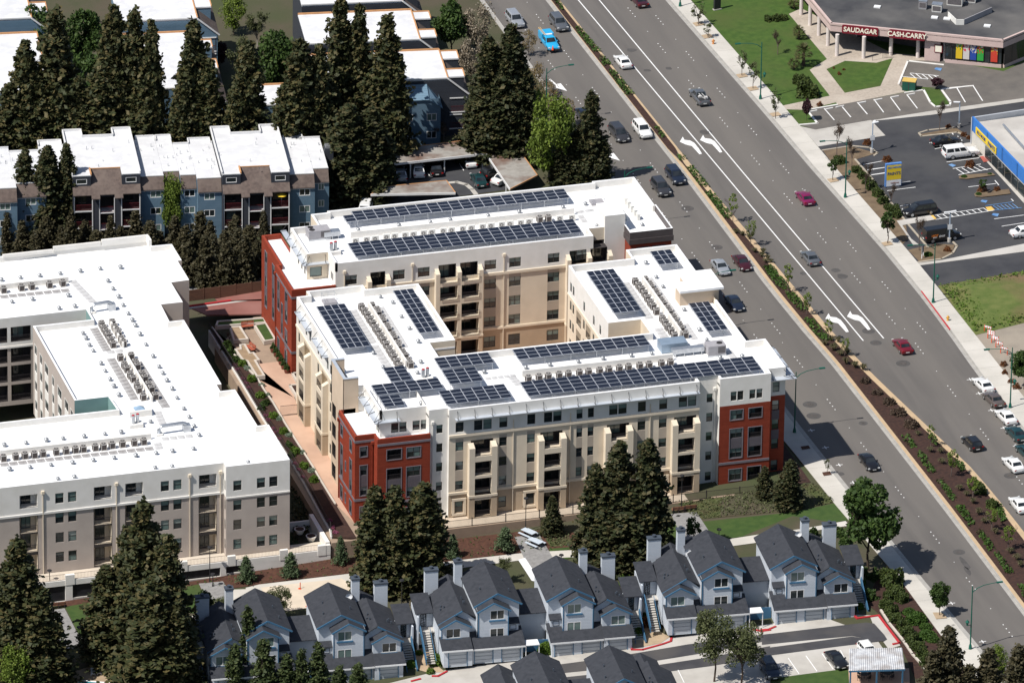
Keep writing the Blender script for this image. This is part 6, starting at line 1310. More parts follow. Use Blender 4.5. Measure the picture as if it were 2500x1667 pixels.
mb=MB();q=[Vector(at_z(*Z14(2150,1115),4.2)),Vector(at_z(*Z14(2334,1320),4.2))];mb.tube([(*q[0],4.25),(*q[1],4.25)],.18,8);mb.build('roof_duct',M_steel,KP)
def kpos(px,py):p=Vector(at_z(*Z14(px,py),3.4));return(p-ka).dot(kd)
s0,s1=kpos(1872,1160),kpos(2058,1345)
sa=ka+kd*s0+kn*.05;rzk=math.atan2(kd.y,kd.x);t=thing('shop_sign','long yellow shop sign with blue lettering on the blue parapet','sign',(sa.x,sa.y,3.3),rzk);ROOTS[t.name]=Matrix.Identity(4)
M_ysign=mat('yellow_sign',(.72,.52,.03),(.68,.48,.03),1,.6);M_bletter=mat('dark_blue_letters',(.02,.05,.16),None,rough=.6);L_=s1-s0;MB().box(0,L_,-.12,0,-.55,.55).build('board',M_ysign,t)
text(t,'KELLY-MOORE',.72,(L_*.28,-.135,0),0,M_bletter,ext=.02,offs=.015,xs=.72,shear=.2);text(t,'PAINTS',.95,(L_*.78,-.135,0),0,M_bletter,ext=.02,offs=.02,xs=.9)
# free-standing sign
gx,gy=G(*Z18(1165,175));t=thing('pylon_sign','freestanding blue and yellow paint shop sign beside the hedge','sign',(gx,gy,0));ROOTS[t.name]=Matrix.Identity(4)
M_sblue=mat('sign_blue',(.10,.24,.55),(.09,.21,.5),1,.5);MB().box(-1.25,1.25,-.2,.2,.3,4.0).build('cabinet',M_sblue,t);MB().box(-1.08,1.2,-.215,-.2,1.35,3.75).build('yellow_panel',M_ysign,t);MB().box(-1.08,1.2,-.215,-.2,.35,1.3).build('white_panel',M_wtrim,t);MB().box(-1.0,1.0,-.15,.15,0,.3).build('base',M_conc,t)
text(t,'KELLY-MOORE',.42,(.06,-.225,3.35),0,M_sblue,ext=.01,offs=.008,xs=.78,shear=.2);text(t,'PAINTS',.66,(.06,-.225,2.35),0,M_bletter,ext=.01,offs=.012,xs=.95);text(t,'California',.36,(.2,-.225,.85),0,mat('brown_letters',(.3,.12,.05),None,rough=.6),ext=.01,xs=.95,shear=.2)
gx,gy=G(*Z18(1430,800));t=thing('lot_sign','small dark post sign in the corner planting bed','sign',(gx,gy,.1),R_(60));MB().box(-.6,.6,-.04,.04,.7,1.9).build('panel',mat('navy_sign',(.03,.035,.06),(.3,.3,.33),3,.6,lo=.6,hi=.62),t,local=True);mb=MB();mb.box(-.6,-.5,-.05,.05,0,1.9);mb.box(.5,.6,-.05,.05,0,1.9);mb.build('posts',M_wtrim,t,local=True)
# lot lights
def lot_light(px_base,h,label,heads,arm=.6,sq=True):
 x,y=G(*px_base);t=thing('lot_light',label,'lamp post',(x,y,.1));M_lp=mat('pale_blue_pole',(.35,.43,.52),(.32,.39,.48),1,.5);MB().box(-.07,.07,-.07,.07,.6,h).build('pole',M_lp,t,local=True);MB().cyl(0,0,0,.65,.28,n=10).build('plinth',M_conc,t,local=True)
 for a in heads:mb=MB();dx,dy=math.cos(a),math.sin(a);mb.beam((0,0,h-.05),(dx*arm*1.6,dy*arm*1.6,h-.02),.3,.12);mb.build('lamp_head',M_wtrim,t,local=True)
 if not sq:MB().box(-.35,.35,-.1,-.08,h*.42,h*.42+.8).build('notice',M_wtrim,t,local=True)
lot_light(Z14(980,1365),4.9,'pale blue lot light with notice beside the concrete drive',(.2,.9),sq=False);lot_light(Z14(1755,1140),4.2,'pale blue lot light beside the blue shop corner',(2.9,));lot_light(Z18(1668,665),4.9,'pale blue twin lot light in the corner planting island',(.1,3.2),sq=False)
for i,q in enumerate(((1895,1215,12),(0,0,0))[:1]):pass
# bollards, barricades, hydrants
M_orange=mat('safety_orange',(.62,.09,.03),(.55,.08,.03),1,.6);M_hyd=mat('hydrant_yellow',(.62,.34,.06),(.55,.30,.05),2,.6);M_hydo=mat('hydrant_orange',(.60,.25,.07),(.52,.22,.06),2,.6)
def hydrant(px,label,m):
 x,y=G(*px);t=thing('fire_hydrant',label,'hydrant',(x,y,.15));mb=MB();mb.cyl(0,0,0,.1,.2,n=10);mb.cyl(0,0,.1,.6,.14,n=10);mb.cyl(0,0,.6,.78,.16,.06,10);mb.build('barrel',m,t,local=True);mb=MB();mb.beam((-.27,0,.45),(.27,0,.45),.14,.14);mb.beam((0,-.25,.4),(0,0,.4),.16,.16);mb.build('outlet',m,t,local=True)
hydrant(Z13(1828,400),'orange fire hydrant on the far pavement by young trees',M_hydo);hydrant(Z18(1655,1365),'yellow fire hydrant beside the grass bank',M_hyd)
for i,(Z,q) in enumerate(((Z18,(2010,1470)),(Z18,(2040,1510)),(Z18,(2075,1560)),(Z24,(2040,35)),(Z24,(2075,75)),(Z24,(2112,115)),(Z24,(2155,165)))):
 x,y=G(*Z(*q));t=thing('barricade',f'{ORD[i]} orange and white barricade from the grass bank','barricade',(x,y,.08),R_(-50),'barricades on the tan forecourt');mb=MB();mb.box(-.6,-.5,-.05,.05,0,1.1);mb.box(.5,.6,-.05,.05,0,1.1);mb.build('post',M_orange,t,local=True);mb=MB();mb.box(-.6,.6,-.06,.06,.75,1.0,0);[mb.box(-.55+.4*k,-.4+.4*k,-.065,.065,.76,.99,1) for k in range(3)];mb.build('board',[M_wtrim,M_orange],t,local=True)
 # ================================================================== GARDEN BETWEEN AND IN FRONT OF THE BUILDINGS
ZL=Zm(0,1237,3.647)
M_bwall=mat('tan_block_wall',(.30,.225,.165),(.26,.195,.145),.8,.9,bump=.2,bscale=10);M_pwall=mat('planter_concrete',(.52,.47,.41),(.46,.42,.37),.8,.9)
PO=bpy.data.objects.new('terrace',None);COL.objects.link(PO);struct(PO,'raised pink paved terrace beside and below the solar building')
def flat(name,pts,z,m,parent=PO,th=.25):return MB().prism(pts,z-th,z).build(name,m,parent)
# podium below the main building and walkway in front
mb=MB();mb.prism([(-41.5,-54.85),(24.8,-54.85),(24.8,-50.8),(26.5,-50.8),(26.5,18.5),(-33.5,18.5),(-41.5,10)],-4.5,-.62);mb.build('podium',M_bwall,PO)
flat('front_walk',[(-36,-54.6),(24.6,-54.6),(24.6,-51),(-36,-51)],-.55,mat('front_walk_paving',(.50,.42,.33),(.45,.38,.30),.6,.9),th=.06)
flat('court_paving',[(-26,-33),(12,-33),(12,-2),(-26,-2)],-.55,M_pink,th=.06)
flat('side_paving',[(24,-54.6),(27.6,-54.6),(27.6,-15),(24,-15)],-.02 if False else.06,M_mulch,th=.1)
# brown retaining wall with railing
RW=thing('retaining_wall','tan block retaining wall with dark railing below the solar building','wall',(-8,-55,hz(-8)))
mb=MB();mb.prism([(-41.6,-55.2),(13,-55.2),(13,-54.86),(-41.6,-54.86)],-4.2,-.45);mb.prism([(13,-55.3),(22,-55.3),(22,-54.86),(13,-54.86)],-1.2,-.25);mb.build('wall',M_bwall,RW)
x=-36.0
while x<22:railing(RW,(x,-54.95),0,0,-.45,4.8,1.15,0,gap=.16);MB().box(x-.06,x+.06,-55.0,-54.88,-.5,.85).build('post',M_rail,RW);x+=4.83
# pink terrace to the west of the main building
def tz(px,py,z=-.55):return at_z(px,py,z)
Zg1=Zm(440,780,7.84);Zg2=Zm(520,980,7.84);Zg3=Zm(520,1180,7.84)
edge_w=[Zg1(*p) for p in((610,150),(870,500),(1480,1130),(1600,1330))]+[Zg2(*p) for p in((1140,0),(1380,410),(1600,760),(1900,1220),(2060,1500))]+[Zg3(*p) for p in((2280,290),(2340,380))]
W_=[tz(*p) for p in edge_w]
flat('terrace_paving',W_+[(-36.0,-54.6),(-36.0,-41),(-34.8,-40),(-34.8,-9),(-33,-8),(-33,3),(-40.5,3)],-.55,M_pink,th=.1)
def wall_line(name,pts,z0,z1,w=.3,m=None,parent=None,label=None,cat=None):
 P=[Vector(p) for p in pts];mb=MB()
 for i,(a,b) in enumerate(zip(P,P[1:])):
  t=(b-a).normalized();n=Vector((-t.y,t.x))*w/2;e=t*(w*.45);mb.prism([tuple(a-e+n),tuple(b+e+n),tuple(b+e-n),tuple(a-e-n)],z0,z1+.004*(i%3))
 o=mb.build(name,m or M_pwall,parent)
 if label:tag(o,label,cat)
 return o
def planter(label,pts,z0,h,soil,closed=True):
 P=[Vector(p) for p in pts];c=sum(P,Vector((0,0)))/len(P);t=thing('planter',label,'planter',(c.x,c.y,z0));MB().prism([tuple(p) for p in P],z0,z0+h-.12).build('soil',soil,t)
 wall_line('wall',[tuple(p) for p in P]+[tuple(P[0])],z0,z0+h,.28,M_pwall,t);return t
Tg=lambda Z,pts,z=-.05:[tz(*Z(*p),z) for p in pts]
planter('long low planter with grass along the back of the terrace',Tg(Zg1,[(685,130),(1640,55),(1600,-20),(720,40)]),-.55,.6,M_lawnd)
planter('rectangular grass planter against the red north-west tower',Tg(Zg1,[(1425,110),(1640,75),(1820,385),(1615,415)]),-.55,.6,M_lawnd)
M_sandb=mat('bare_planter_soil',(.30,.22,.14),(.25,.18,.115),1,.95)
planter('rectangular bare planter beside the red sofa bench',Tg(Zg1,[(960,150),(1140,140),(1290,375),(1030,400)]),-.55,.6,M_sandb)
planter('zigzag bare planter in the middle of the terrace',Tg(Zg1,[(1150,490),(1230,480),(1330,650),(1400,640),(1505,775),(1430,785),(1605,1075),(1470,1085),(1290,800),(1190,760),(1060,575),(1160,570)]),-.55,.6,M_sandb)
planter('small planter against the cream west wall',Tg(Zg1,[(2150,1015),(2260,1005),(2300,1150),(2230,1150)]),-.55,.5,M_mulch);planter('large planter bed against the cream west wall',Tg(Zg1,[(2100,1245),(2260,1235),(2330,1500),(2260,1500)]),-.55,.5,M_mulch)
# long flower bed and its retaining wall
bedW=[Zg1(*p) for p in((560,200),(870,690),(1140,1120),(1400,1560))]+[Zg2(*p) for p in((1040,430),(1500,1120),(1760,1560))]+[Zg3(*p) for p in((2110,640),(2250,880),(2260,1000))]
bw_=[tz(*p,-.2) for p in bedW];be_=[tz(*p,-.2) for p in edge_w]
flat('flower_bed',bw_+[(-38.0,-54.8)]+be_[::-1],-.3,M_mulch,th=.3);wall_line('bed_kerb',be_,-.6,-.12,.22,M_pwall,PO)
x0=None
RB=thing('terrace_fence','dark metal fence on the white wall along the flower bed','fence',(*bw_[0],-.3))
for a,b in zip(bw_,bw_[1:]):
 a=Vector(a);b=Vector(b);L=(b-a).length;th=math.atan2(b.y-a.y,b.x-a.x)
 if L>.6:railing(RB,tuple(a),th,0,-.3,L,1.2,0,gap=.18)
wall_line('base_wall',bw_,-3.5,-.25,.25,M_white,RB)
# gap between the buildings: ivy slope
flat('ivy_bank',[(-50,-46)]+bw_[::-1][:-2]+[(-50,-6)],-3.0,mat('dark_ivy',(.02,.035,.012),(.035,.06,.02),1.2,.95,bump=.8,bscale=5),th=.3)
# gate across the terrace
a=Vector(tz(*Zg2(1290,280)));b=Vector(tz(*Zg2(1625,250)));t=thing('gate_fence','short dark metal fence across the pink terrace','fence',(a.x,a.y,-.55));railing(t,tuple(a),math.atan2((b-a).y,(b-a).x),0,-.55,(b-a).length,1.6,0,gap=.14)
# benches
M_redb=mat('terracotta_bench',(.36,.10,.055),(.31,.085,.05),1,.7);M_wood=mat('bench_wood',(.26,.115,.07),(.2,.09,.055),2,.7)
def bench(x,y,z,rz,label,n=1,m=None,w=1.9):
 t=thing('bench',label,'bench',(x,y,z),rz);m=m or M_redb
 for k in range(4):MB().box(-w/2,w/2,-.3+.16*k,-.17+.16*k,.42,.47).build('seat_slat',m,t,local=True)
 for k in range(3):MB().box(-w/2,w/2,.36+.03*k,.40+.03*k,.55+.16*k,.68+.16*k).build('back_slat',m,t,local=True)
 for sx in(-1,0,1):mb=MB();mb.box(sx*(w/2-.15)-.04,sx*(w/2-.15)+.04,-.3,.4,0,.42);mb.box(sx*(w/2-.15)-.03,sx*(w/2-.15)+.03,.4,.46,.4,1.05);mb.build('leg',M_rail,t,local=True)
x,y=tz(*Zg1(1310,190));bench(x,y+.35,-.55,0,'terracotta two-seat bench at the head of the terrace');x,y=tz(*Zg1(1310,195));bench(x,y-.9,-.55,math.pi,'terracotta bench facing the terrace head bench') if False else None
x,y=tz(*Zg1(1340,590));bench(x,y,-.55,R_(-75),'terracotta bench along the zigzag planter')
# terracotta pots by the red wall
M_terra=mat('terracotta_pot',(.15,.05,.033),(.12,.042,.03),2,.8)
for i,q in enumerate(((1780,610),(1840,690),(1890,770),(1935,850),(1985,935),(2045,1010))):
 x,y=tz(*Zg1(*q),-.5);t=thing('potted_shrub',f'{ORD[i]} terracotta pot from the back along the red wall','potted plant',(x,y,-.55),0,'terracotta pots along the red wall');MB().cyl(0,0,0,.6,.36,.48,14).build('pot',M_terra,t,local=True);POTS=globals().setdefault('POTS',[]);POTS.append(t)
 # big white bowls on the west deck
for q,lb in(((1660,960),'shaded round white bowl planter on the western deck'),((1880,1090),'sunlit round white bowl planter on the western deck')):
 x,y=at_z(*Zg3(*q),LB);t=thing('bowl_planter',lb,'planter',(x,y,LB));MB().cyl(0,0,0,.75,.4,.75,18).build('bowl',M_white,t,local=True);MB().cyl(0,0,.75,.78,.62,n=14).build('soil',M_mulch,t,local=True)
 # red drive, fence behind
E_('brick_drive',Zm(340,560,7.84),[(1300,1470),(1340,1440),(2400,1300),(2352,1600),(1500,1640)],2.2,M_brickpave)
DR=[at_z(*Zm(340,560,7.84)(*p),-.55) for p in((950,1490),(2400,1310),(2400,1620),(1300,1640))]
flat('brick_drive',DR,-.5,M_brickpave,th=.2)
DRk=[at_z(*Zm(340,560,7.84)(*p),-.4) for p in((940,1465),(1500,1390),(2400,1270))];wall_line('red_kerb',DRk,-.6,-.35,.35,M_redpaint,PO);wall_line('gutter',[(p[0]+.1,p[1]-.55) for p in DRk],-.6,-.47,.45,M_conc,PO)
fb=[Vector(at_z(*Zm(340,560,7.84)(*p),-.4)) for p in((930,1390),(2420,1200))];FN=thing('board_fence','brown horizontal board fence behind the red kerb','fence',(*fb[0],-.4));d=(fb[1]-fb[0]).normalized();Lb_=(fb[1]-fb[0]).length;rzb=math.atan2(d.y,d.x);ROOTS[FN.name]=Matrix.Identity(4);FN.rotation_euler=(0,0,rzb)
M_fw=mat('fence_boards',(.16,.085,.055),(.12,.065,.045),1.2,.9,stretch=(.4,1,5))
for i in range(int(Lb_/2.4)+1):
 for k in range(8):MB().box(i*2.4+.06,i*2.4+2.36,-.03,.03,.08+.22*k,.285+.22*k).build('board',M_fw,FN)
 MB().box(i*2.4-.06,i*2.4+.06,-.06,.06,0,1.95).build('post',M_fw,FN)
E_('back_road',Zm(340,560,7.84),[(900,1180),(1100,1150),(2500,1010),(2500,700),(1400,800),(940,900)],.03,M_gravel,'grey back lane behind the board fence')
curbline('red_kerb',Zm(340,560,7.84),[(1480,535),(1760,500),(2050,450),(2420,400)],.35,.18,M_redpaint)
# ---- park strip in front
E_('trail',Zm(0,0,1),[(600,1435),(632,1427),(834,1403),(1100,1370),(1240,1354),(1290,1349),(1500,1337),(1640,1330),(1755,1320),(1852,1305),(1960,1291),(2064,1272),(2075,1283),(1960,1300),(1855,1324),(1760,1337),(1500,1355),(1285,1366),(1100,1390),(834,1422),(650,1441),(600,1450)],.03,M_walk,'pale concrete trail between the buildings and the townhouses')
E_('mulch_bed',Zm(0,0,1),[(430,1440),(560,1390),(800,1362),(900,1360),(1092,1318),(1300,1294),(1400,1300),(1440,1340),(1290,1347),(1100,1370),(834,1402),(632,1426),(500,1445)],.02,M_rmulch)
E_('lawn',Zm(0,0,1),[(1700,1275),(1940,1250),(2040,1228),(2070,1270),(1860,1304),(1755,1318)],.022,M_lawnd,'mown lawn strip beside the trail');E_('shrub_bed',Zm(0,0,1),[(1650,1225),(1703,1222),(1985,1180),(2040,1226),(1940,1247),(1700,1268)],.018,mat('green_ground_cover',(.05,.065,.02),(.075,.085,.03),1.2,.95,bump=.8,bscale=4,c3=(.06,.035,.025),s3=.3))
E_('lawn',Zm(0,0,1),[(1600,1290),(1650,1280),(1690,1330),(1620,1332)],.022,M_lawnd);E_('lawn',Zm(0,0,1),[(1340,1340),(1400,1335),(1400,1360),(1355,1375)],.024,M_lawnd);E_('shrub_bed',Zm(0,0,1),[(1320,1300),(1385,1295),(1400,1330),(1345,1335)],.025,MATS['green_ground_cover'])
E_('gravel_path',Zm(0,0,1),[(1638,1255),(1700,1250),(1738,1308),(1668,1320)],.035,M_gravel);E_('gravel_path',Zm(0,0,1),[(1256,1311),(1316,1304),(1372,1400),(1300,1410)],.036,M_gravel)
E_('wood_path',Zm(0,0,1),[(1265,1367),(1282,1362),(1310,1405),(1309,1420),(1298,1418)],.045,M_wtrim)
E_('lawn',ZL,[(580,890),(830,850),(1050,1170),(730,1190)],.022,M_lawnd,'mown lawn beside the western gravel path');E_('lawn',ZL,[(1610,720),(1770,690),(1810,790),(1720,950),(1640,930)],.022,M_lawnd)
E_('gravel_path',ZL,[(460,920),(575,905),(750,1240),(520,1260)],.03,M_gravel);E_('gravel_path',ZL,[(1770,685),(1985,665),(2040,750),(2060,960),(1900,960)],.03,M_gravel);E_('trail',ZL,[(300,1250),(520,1240),(1040,1170),(1720,970),(2050,920),(2350,860),(2334,730),(2020,740),(2050,900),(1700,1000),(1040,1200),(520,1280),(300,1300)],.026,M_walk);E_('mulch_bed',ZL,[(450,850),(800,785),(1570,650),(2030,590),(2334,560),(2334,690),(2020,735),(1985,665),(1770,690),(1600,725),(830,850),(580,890)],.02,M_rmulch)
E_('sandy_court',Zs,[(60,720),(780,640),(880,700),(760,860),(300,930),(150,900)],.03,mat('pale_sand_court',(.56,.48,.38),(.5,.43,.34),.6,.9),'pale bare court behind the trail')
E_('pool_deck',ZL,[(350,1560),(780,1430),(1190,1425),(1250,1700),(350,1800)],.03,mat('pool_deck_tan',(.36,.27,.185),(.31,.235,.16),.7,.9))
E_('pool',ZL,[(480,1600),(560,1530),(1000,1565),(1090,1528),(1300,1560),(1300,1800),(480,1800)],.04,M_wtrim)
E_('pool_water',ZL,[(500,1600),(570,1540),(1000,1578),(1100,1538),(1300,1570),(1300,1790),(500,1790)],.05,mat('pool_water',(.02,.20,.22),(.03,.26,.28),.5,.06,spec=.6))
# loungers
def lounger(px,label):
 x,y=G(*ZL(*px));t=thing('sun_lounger',label,'lounger',(x,y,hz(x)+.04),R_(-12),'white loungers by the pool');mb=MB();mb.box(-.3,.3,-.9,.45,.3,.36);mb.build('bed',M_wtrim,t,local=True);mb=MB();slope(mb,[(-.3,.45,.36),(.3,.45,.36),(.3,1.05,.85),(-.3,1.05,.85)],0,.05);mb.build('backrest',M_wtrim,t,local=True)
 for a in(-.27,.27):
  for b in(-.8,.4):MB().box(a-.03,a+.03,b-.03,b+.03,0,.3).build('leg',M_wtrim,t,local=True)
for i,q in enumerate(((828,1480),(882,1475),(938,1470),(1003,1468),(1075,1460))):lounger(q,f'{ORD[i]} white lounger from the west beside the pool')
# picnic tables, benches, posts
M_pict=mat('pale_blue_table',(.50,.56,.62),(.44,.5,.56),1,.5)
def picnic(px,label,Z=Zt):
 x,y=G(*Z(*px));t=thing('picnic_table',label,'picnic table',(x,y,hz(x)+.04),R_(-60));MB().box(-1.1,1.1,-.45,.45,.7,.78).build('top',M_pict,t,local=True)
 for sy in(-1,1):MB().box(-1.1,1.1,sy*.85-.17,sy*.85+.17,.42,.48).build('seat',M_pict,t,local=True)
 for sx in(-.7,.7):mb=MB();mb.box(sx-.05,sx+.05,-.95,.95,.34,.42);mb.box(sx-.05,sx+.05,-.1,.1,0,.7);mb.build('leg',M_rail,t,local=True)
picnic((185,260),'pale blue picnic table nearer the tan wall');picnic((245,345),'pale blue picnic table nearer the townhouses')
x,y=G(*Zt(1515,45));bench(x,y,hz(x)+.03,R_(178),'wooden park bench at the head of the gravel path, west one',m=M_wood,w=1.8);x,y=G(*Zt(1620,30));bench(x,y,hz(x)+.03,R_(178),'wooden park bench at the head of the gravel path, east one',m=M_wood,w=1.8);x,y=G(*ZL(518,895));bench(x,y,hz(x)+.03,R_(178),'wooden park bench beside the western lawn',m=M_wood,w=2.0)
M_blk=mat('black_lamp',(.025,.025,.028),None,rough=.5)
def park_lamp(px_base,h,label,Z):
 x,y=G(*Z(*px_base));t=thing('park_lamp',label,'lamp post',(x,y,hz(x)));MB().cyl(0,0,0,h,.07,.05,8).build('pole',M_blk,t,local=True);MB().cyl(0,0,h,h+.12,.35,.30,12).build('lamp_head',M_blk,t,local=True);MB().cyl(0,0,0,.3,.12,n=8).build('base',M_blk,t,local=True)
park_lamp((1868,668),5.3,'tall black park lamp beside the white garage wall',ZL);park_lamp((443,830),4.5,'black park lamp below the western walkway',ZL);park_lamp((706,1300),3.9,'black park lamp beside the western lawn corner',ZL);park_lamp((157,215),5.0,'black park lamp behind the picnic tables',Zt);park_lamp((1545,1525),4.9,'black park lamp in front of the red east tower',Zf);park_lamp((475,500),1.2,'short black park lamp beside the middle townhouses',Zt);park_lamp((1877,330),2.2,'black park lamp on the lawn behind the east townhouses',Zt);park_lamp((1315,900),4.2,'black lamp post below the redwood group by the sand court',Zs)
park_lamp((1895,710),1.9,'short black post on the gravel path west end',ZL)
# red marker posts and the volleyball net post
for i,q in enumerate(((412,730),(478,888))):
 x,y=G(*Zs(*q));t=thing('marker_post',['orange marker post at the trail edge','orange marker post on the sand court'][i],'post',(x,y,hz(x)));MB().cyl(0,0,0,1.0,.06,n=8).build('stake',M_orange,t,local=True);MB().cyl(0,0,0,.08,.3,n=10).build('foot',M_orange,t,local=True)
 # satellite dishes, basketball hoop
def dish(px,z,label,Z):
 x,y=at_z(*Z(*px),z);t=thing('satellite_dish',label,'satellite dish',(x,y,z-.5));mb=MB();n_=14;mb.v=[(.5*math.cos(k*2*math.pi/n_),-.1+.25*math.sin(k*2*math.pi/n_)*.3,.5+.42*math.sin(k*2*math.pi/n_)) for k in range(n_)]+[(0,.1,.5)];mb.f=[(k,(k+1)%n_,n_) for k in range(n_)];mb.m=[0]*n_;mb.build('reflector',M_wtrim,t,local=True);MB().cyl(0,.1,-.6,.5,.04,n=6).build('mast',M_steel,t,local=True)
dish((845,795),4.6,'round satellite dish on the half hidden western townhouse',Zs);dish((1600,400),6.8,'round satellite dish beside the east townhouse chimney',Zt);dish((323,240),7.4,'round satellite dish on the boulevard end townhouse',Z28)
x,y=G(*Zt(1180,1560));t=thing('basketball_hoop','basketball hoop on a pole by the drive','basketball hoop',(x,y,hz(x)));MB().cyl(0,0,0,3.0,.06,n=8).build('pole',M_steel,t,local=True);MB().box(.1,.18,-.6,.6,2.4,3.4).build('backboard',M_wtrim,t,local=True);MB().tube([(.2+.23+.23*math.cos(k*.7),.23*math.sin(k*.7),2.6) for k in range(10)],.02,5).build('rim',M_orange,t,local=True)
# trellis pavilion at the lower right
Pv=[Vector(at_z(*Z28(*p),2.6)) for p in((775,1455),(1275,1440),(1248,1262),(778,1270))];t=thing('pavilion','open pavilion with corrugated translucent roof and blue posts','pavilion',(Pv[0].x,Pv[0].y,.05));nS=26
M_corr=mat('corrugated_plastic',(.42,.43,.45),(.56,.57,.58),1.5,.5,c3=(.33,.31,.3),s3=.6)
for k in range(nS):
 a=Pv[0].lerp(Pv[1],k/nS);b=Pv[0].lerp(Pv[1],(k+1)/nS);c=Pv[3].lerp(Pv[2],(k+1)/nS);d=Pv[3].lerp(Pv[2],k/nS);m1=(a+b)/2;m2=(c+d)/2;mb=MB()
 mb.poly([(*a,2.55),(*m1,2.63),(*m2,2.83),(*d,2.75)]);mb.poly([(*m1,2.63),(*b,2.55),(*c,2.75),(*m2,2.83)]);mb.build('roof_sheet',M_corr,t)
for p in(Pv[0].lerp(Pv[1],.03),Pv[0].lerp(Pv[1],.5),Pv[0].lerp(Pv[1],.96),Pv[3].lerp(Pv[2],.03),Pv[3].lerp(Pv[2],.96)):MB().box(p.x-.09,p.x+.09,p.y-.09,p.y+.09,hz(p.x),2.55).build('post',M_btrim,t)
mb=MB();mb.beam((*Pv[0],2.45),(*Pv[1],2.45),.12,.2);mb.beam((*Pv[3],2.62),(*Pv[2],2.62),.12,.2);mb.build('beam',M_btrim,t)
E_('pavilion_floor',Z28,[(770,1450),(1310,1440),(1320,1600),(780,1620)],.06,M_pink)
for i,q in enumerate(((910,1530),(1115,1520))):
 x,y=G(*Z28(*q));t=thing('patio_table',['dark patio table at the west side of the pavilion','dark patio table at the east side of the pavilion'][i],'table',(x,y,hz(x)+.06));MB().cyl(0,0,.68,.73,.55,n=14).build('top',M_rail,t,local=True);MB().cyl(0,0,0,.68,.05,n=6).build('pedestal',M_rail,t,local=True)
 for k in range(4):
  c_,s_=math.cos(k*1.57+.5),math.sin(k*1.57+.5);ch=thing('patio_chair',f"{ORD[k]} dark chair round the {['west', 'east'][i]} pavilion table",'chair',(x+c_*.85,y+s_*.85,hz(x)+.06),k*1.57+.5-math.pi/2,'dark patio chairs');MB().box(-.22,.22,-.22,.22,.4,.45).build('seat',M_rail,ch,local=True);MB().box(-.22,.22,.2,.24,.45,.9).build('backrest',M_rail,ch,local=True);mb=MB();[mb.box(a-.02,a+.02,b-.02,b+.02,0,.4) for a in(-.2,.2) for b in(-.2,.2)];mb.build('legs',M_rail,ch,local=True)
  # block-edged planting strip beside boulevard, townhouse front gardens
E_('planting_bed',Z28,[(1060,560),(1290,700),(1600,1140),(1850,1300),(1750,1600),(1400,1600),(1220,1210),(1050,960),(930,860)],.03,M_mulch)
curbline('stone_edging',Z28,[(1060,930),(1130,1040),(1260,1200),(1340,1320),(1440,1430),(1480,1500)],.3,.3,M_pwall)
E_('front_garden',Zt,[(1110,1130),(1220,950),(1330,1100),(1440,1160),(1360,1215),(1110,1265)],.035,mat('sandy_garden',(.40,.30,.20),(.33,.25,.165),.8,.95))
E_('front_garden',Zs,[(1440,1270),(1540,1250),(1640,1420),(1700,1470),(1560,1480),(1420,1440)],.03,MATS['sandy_garden'])
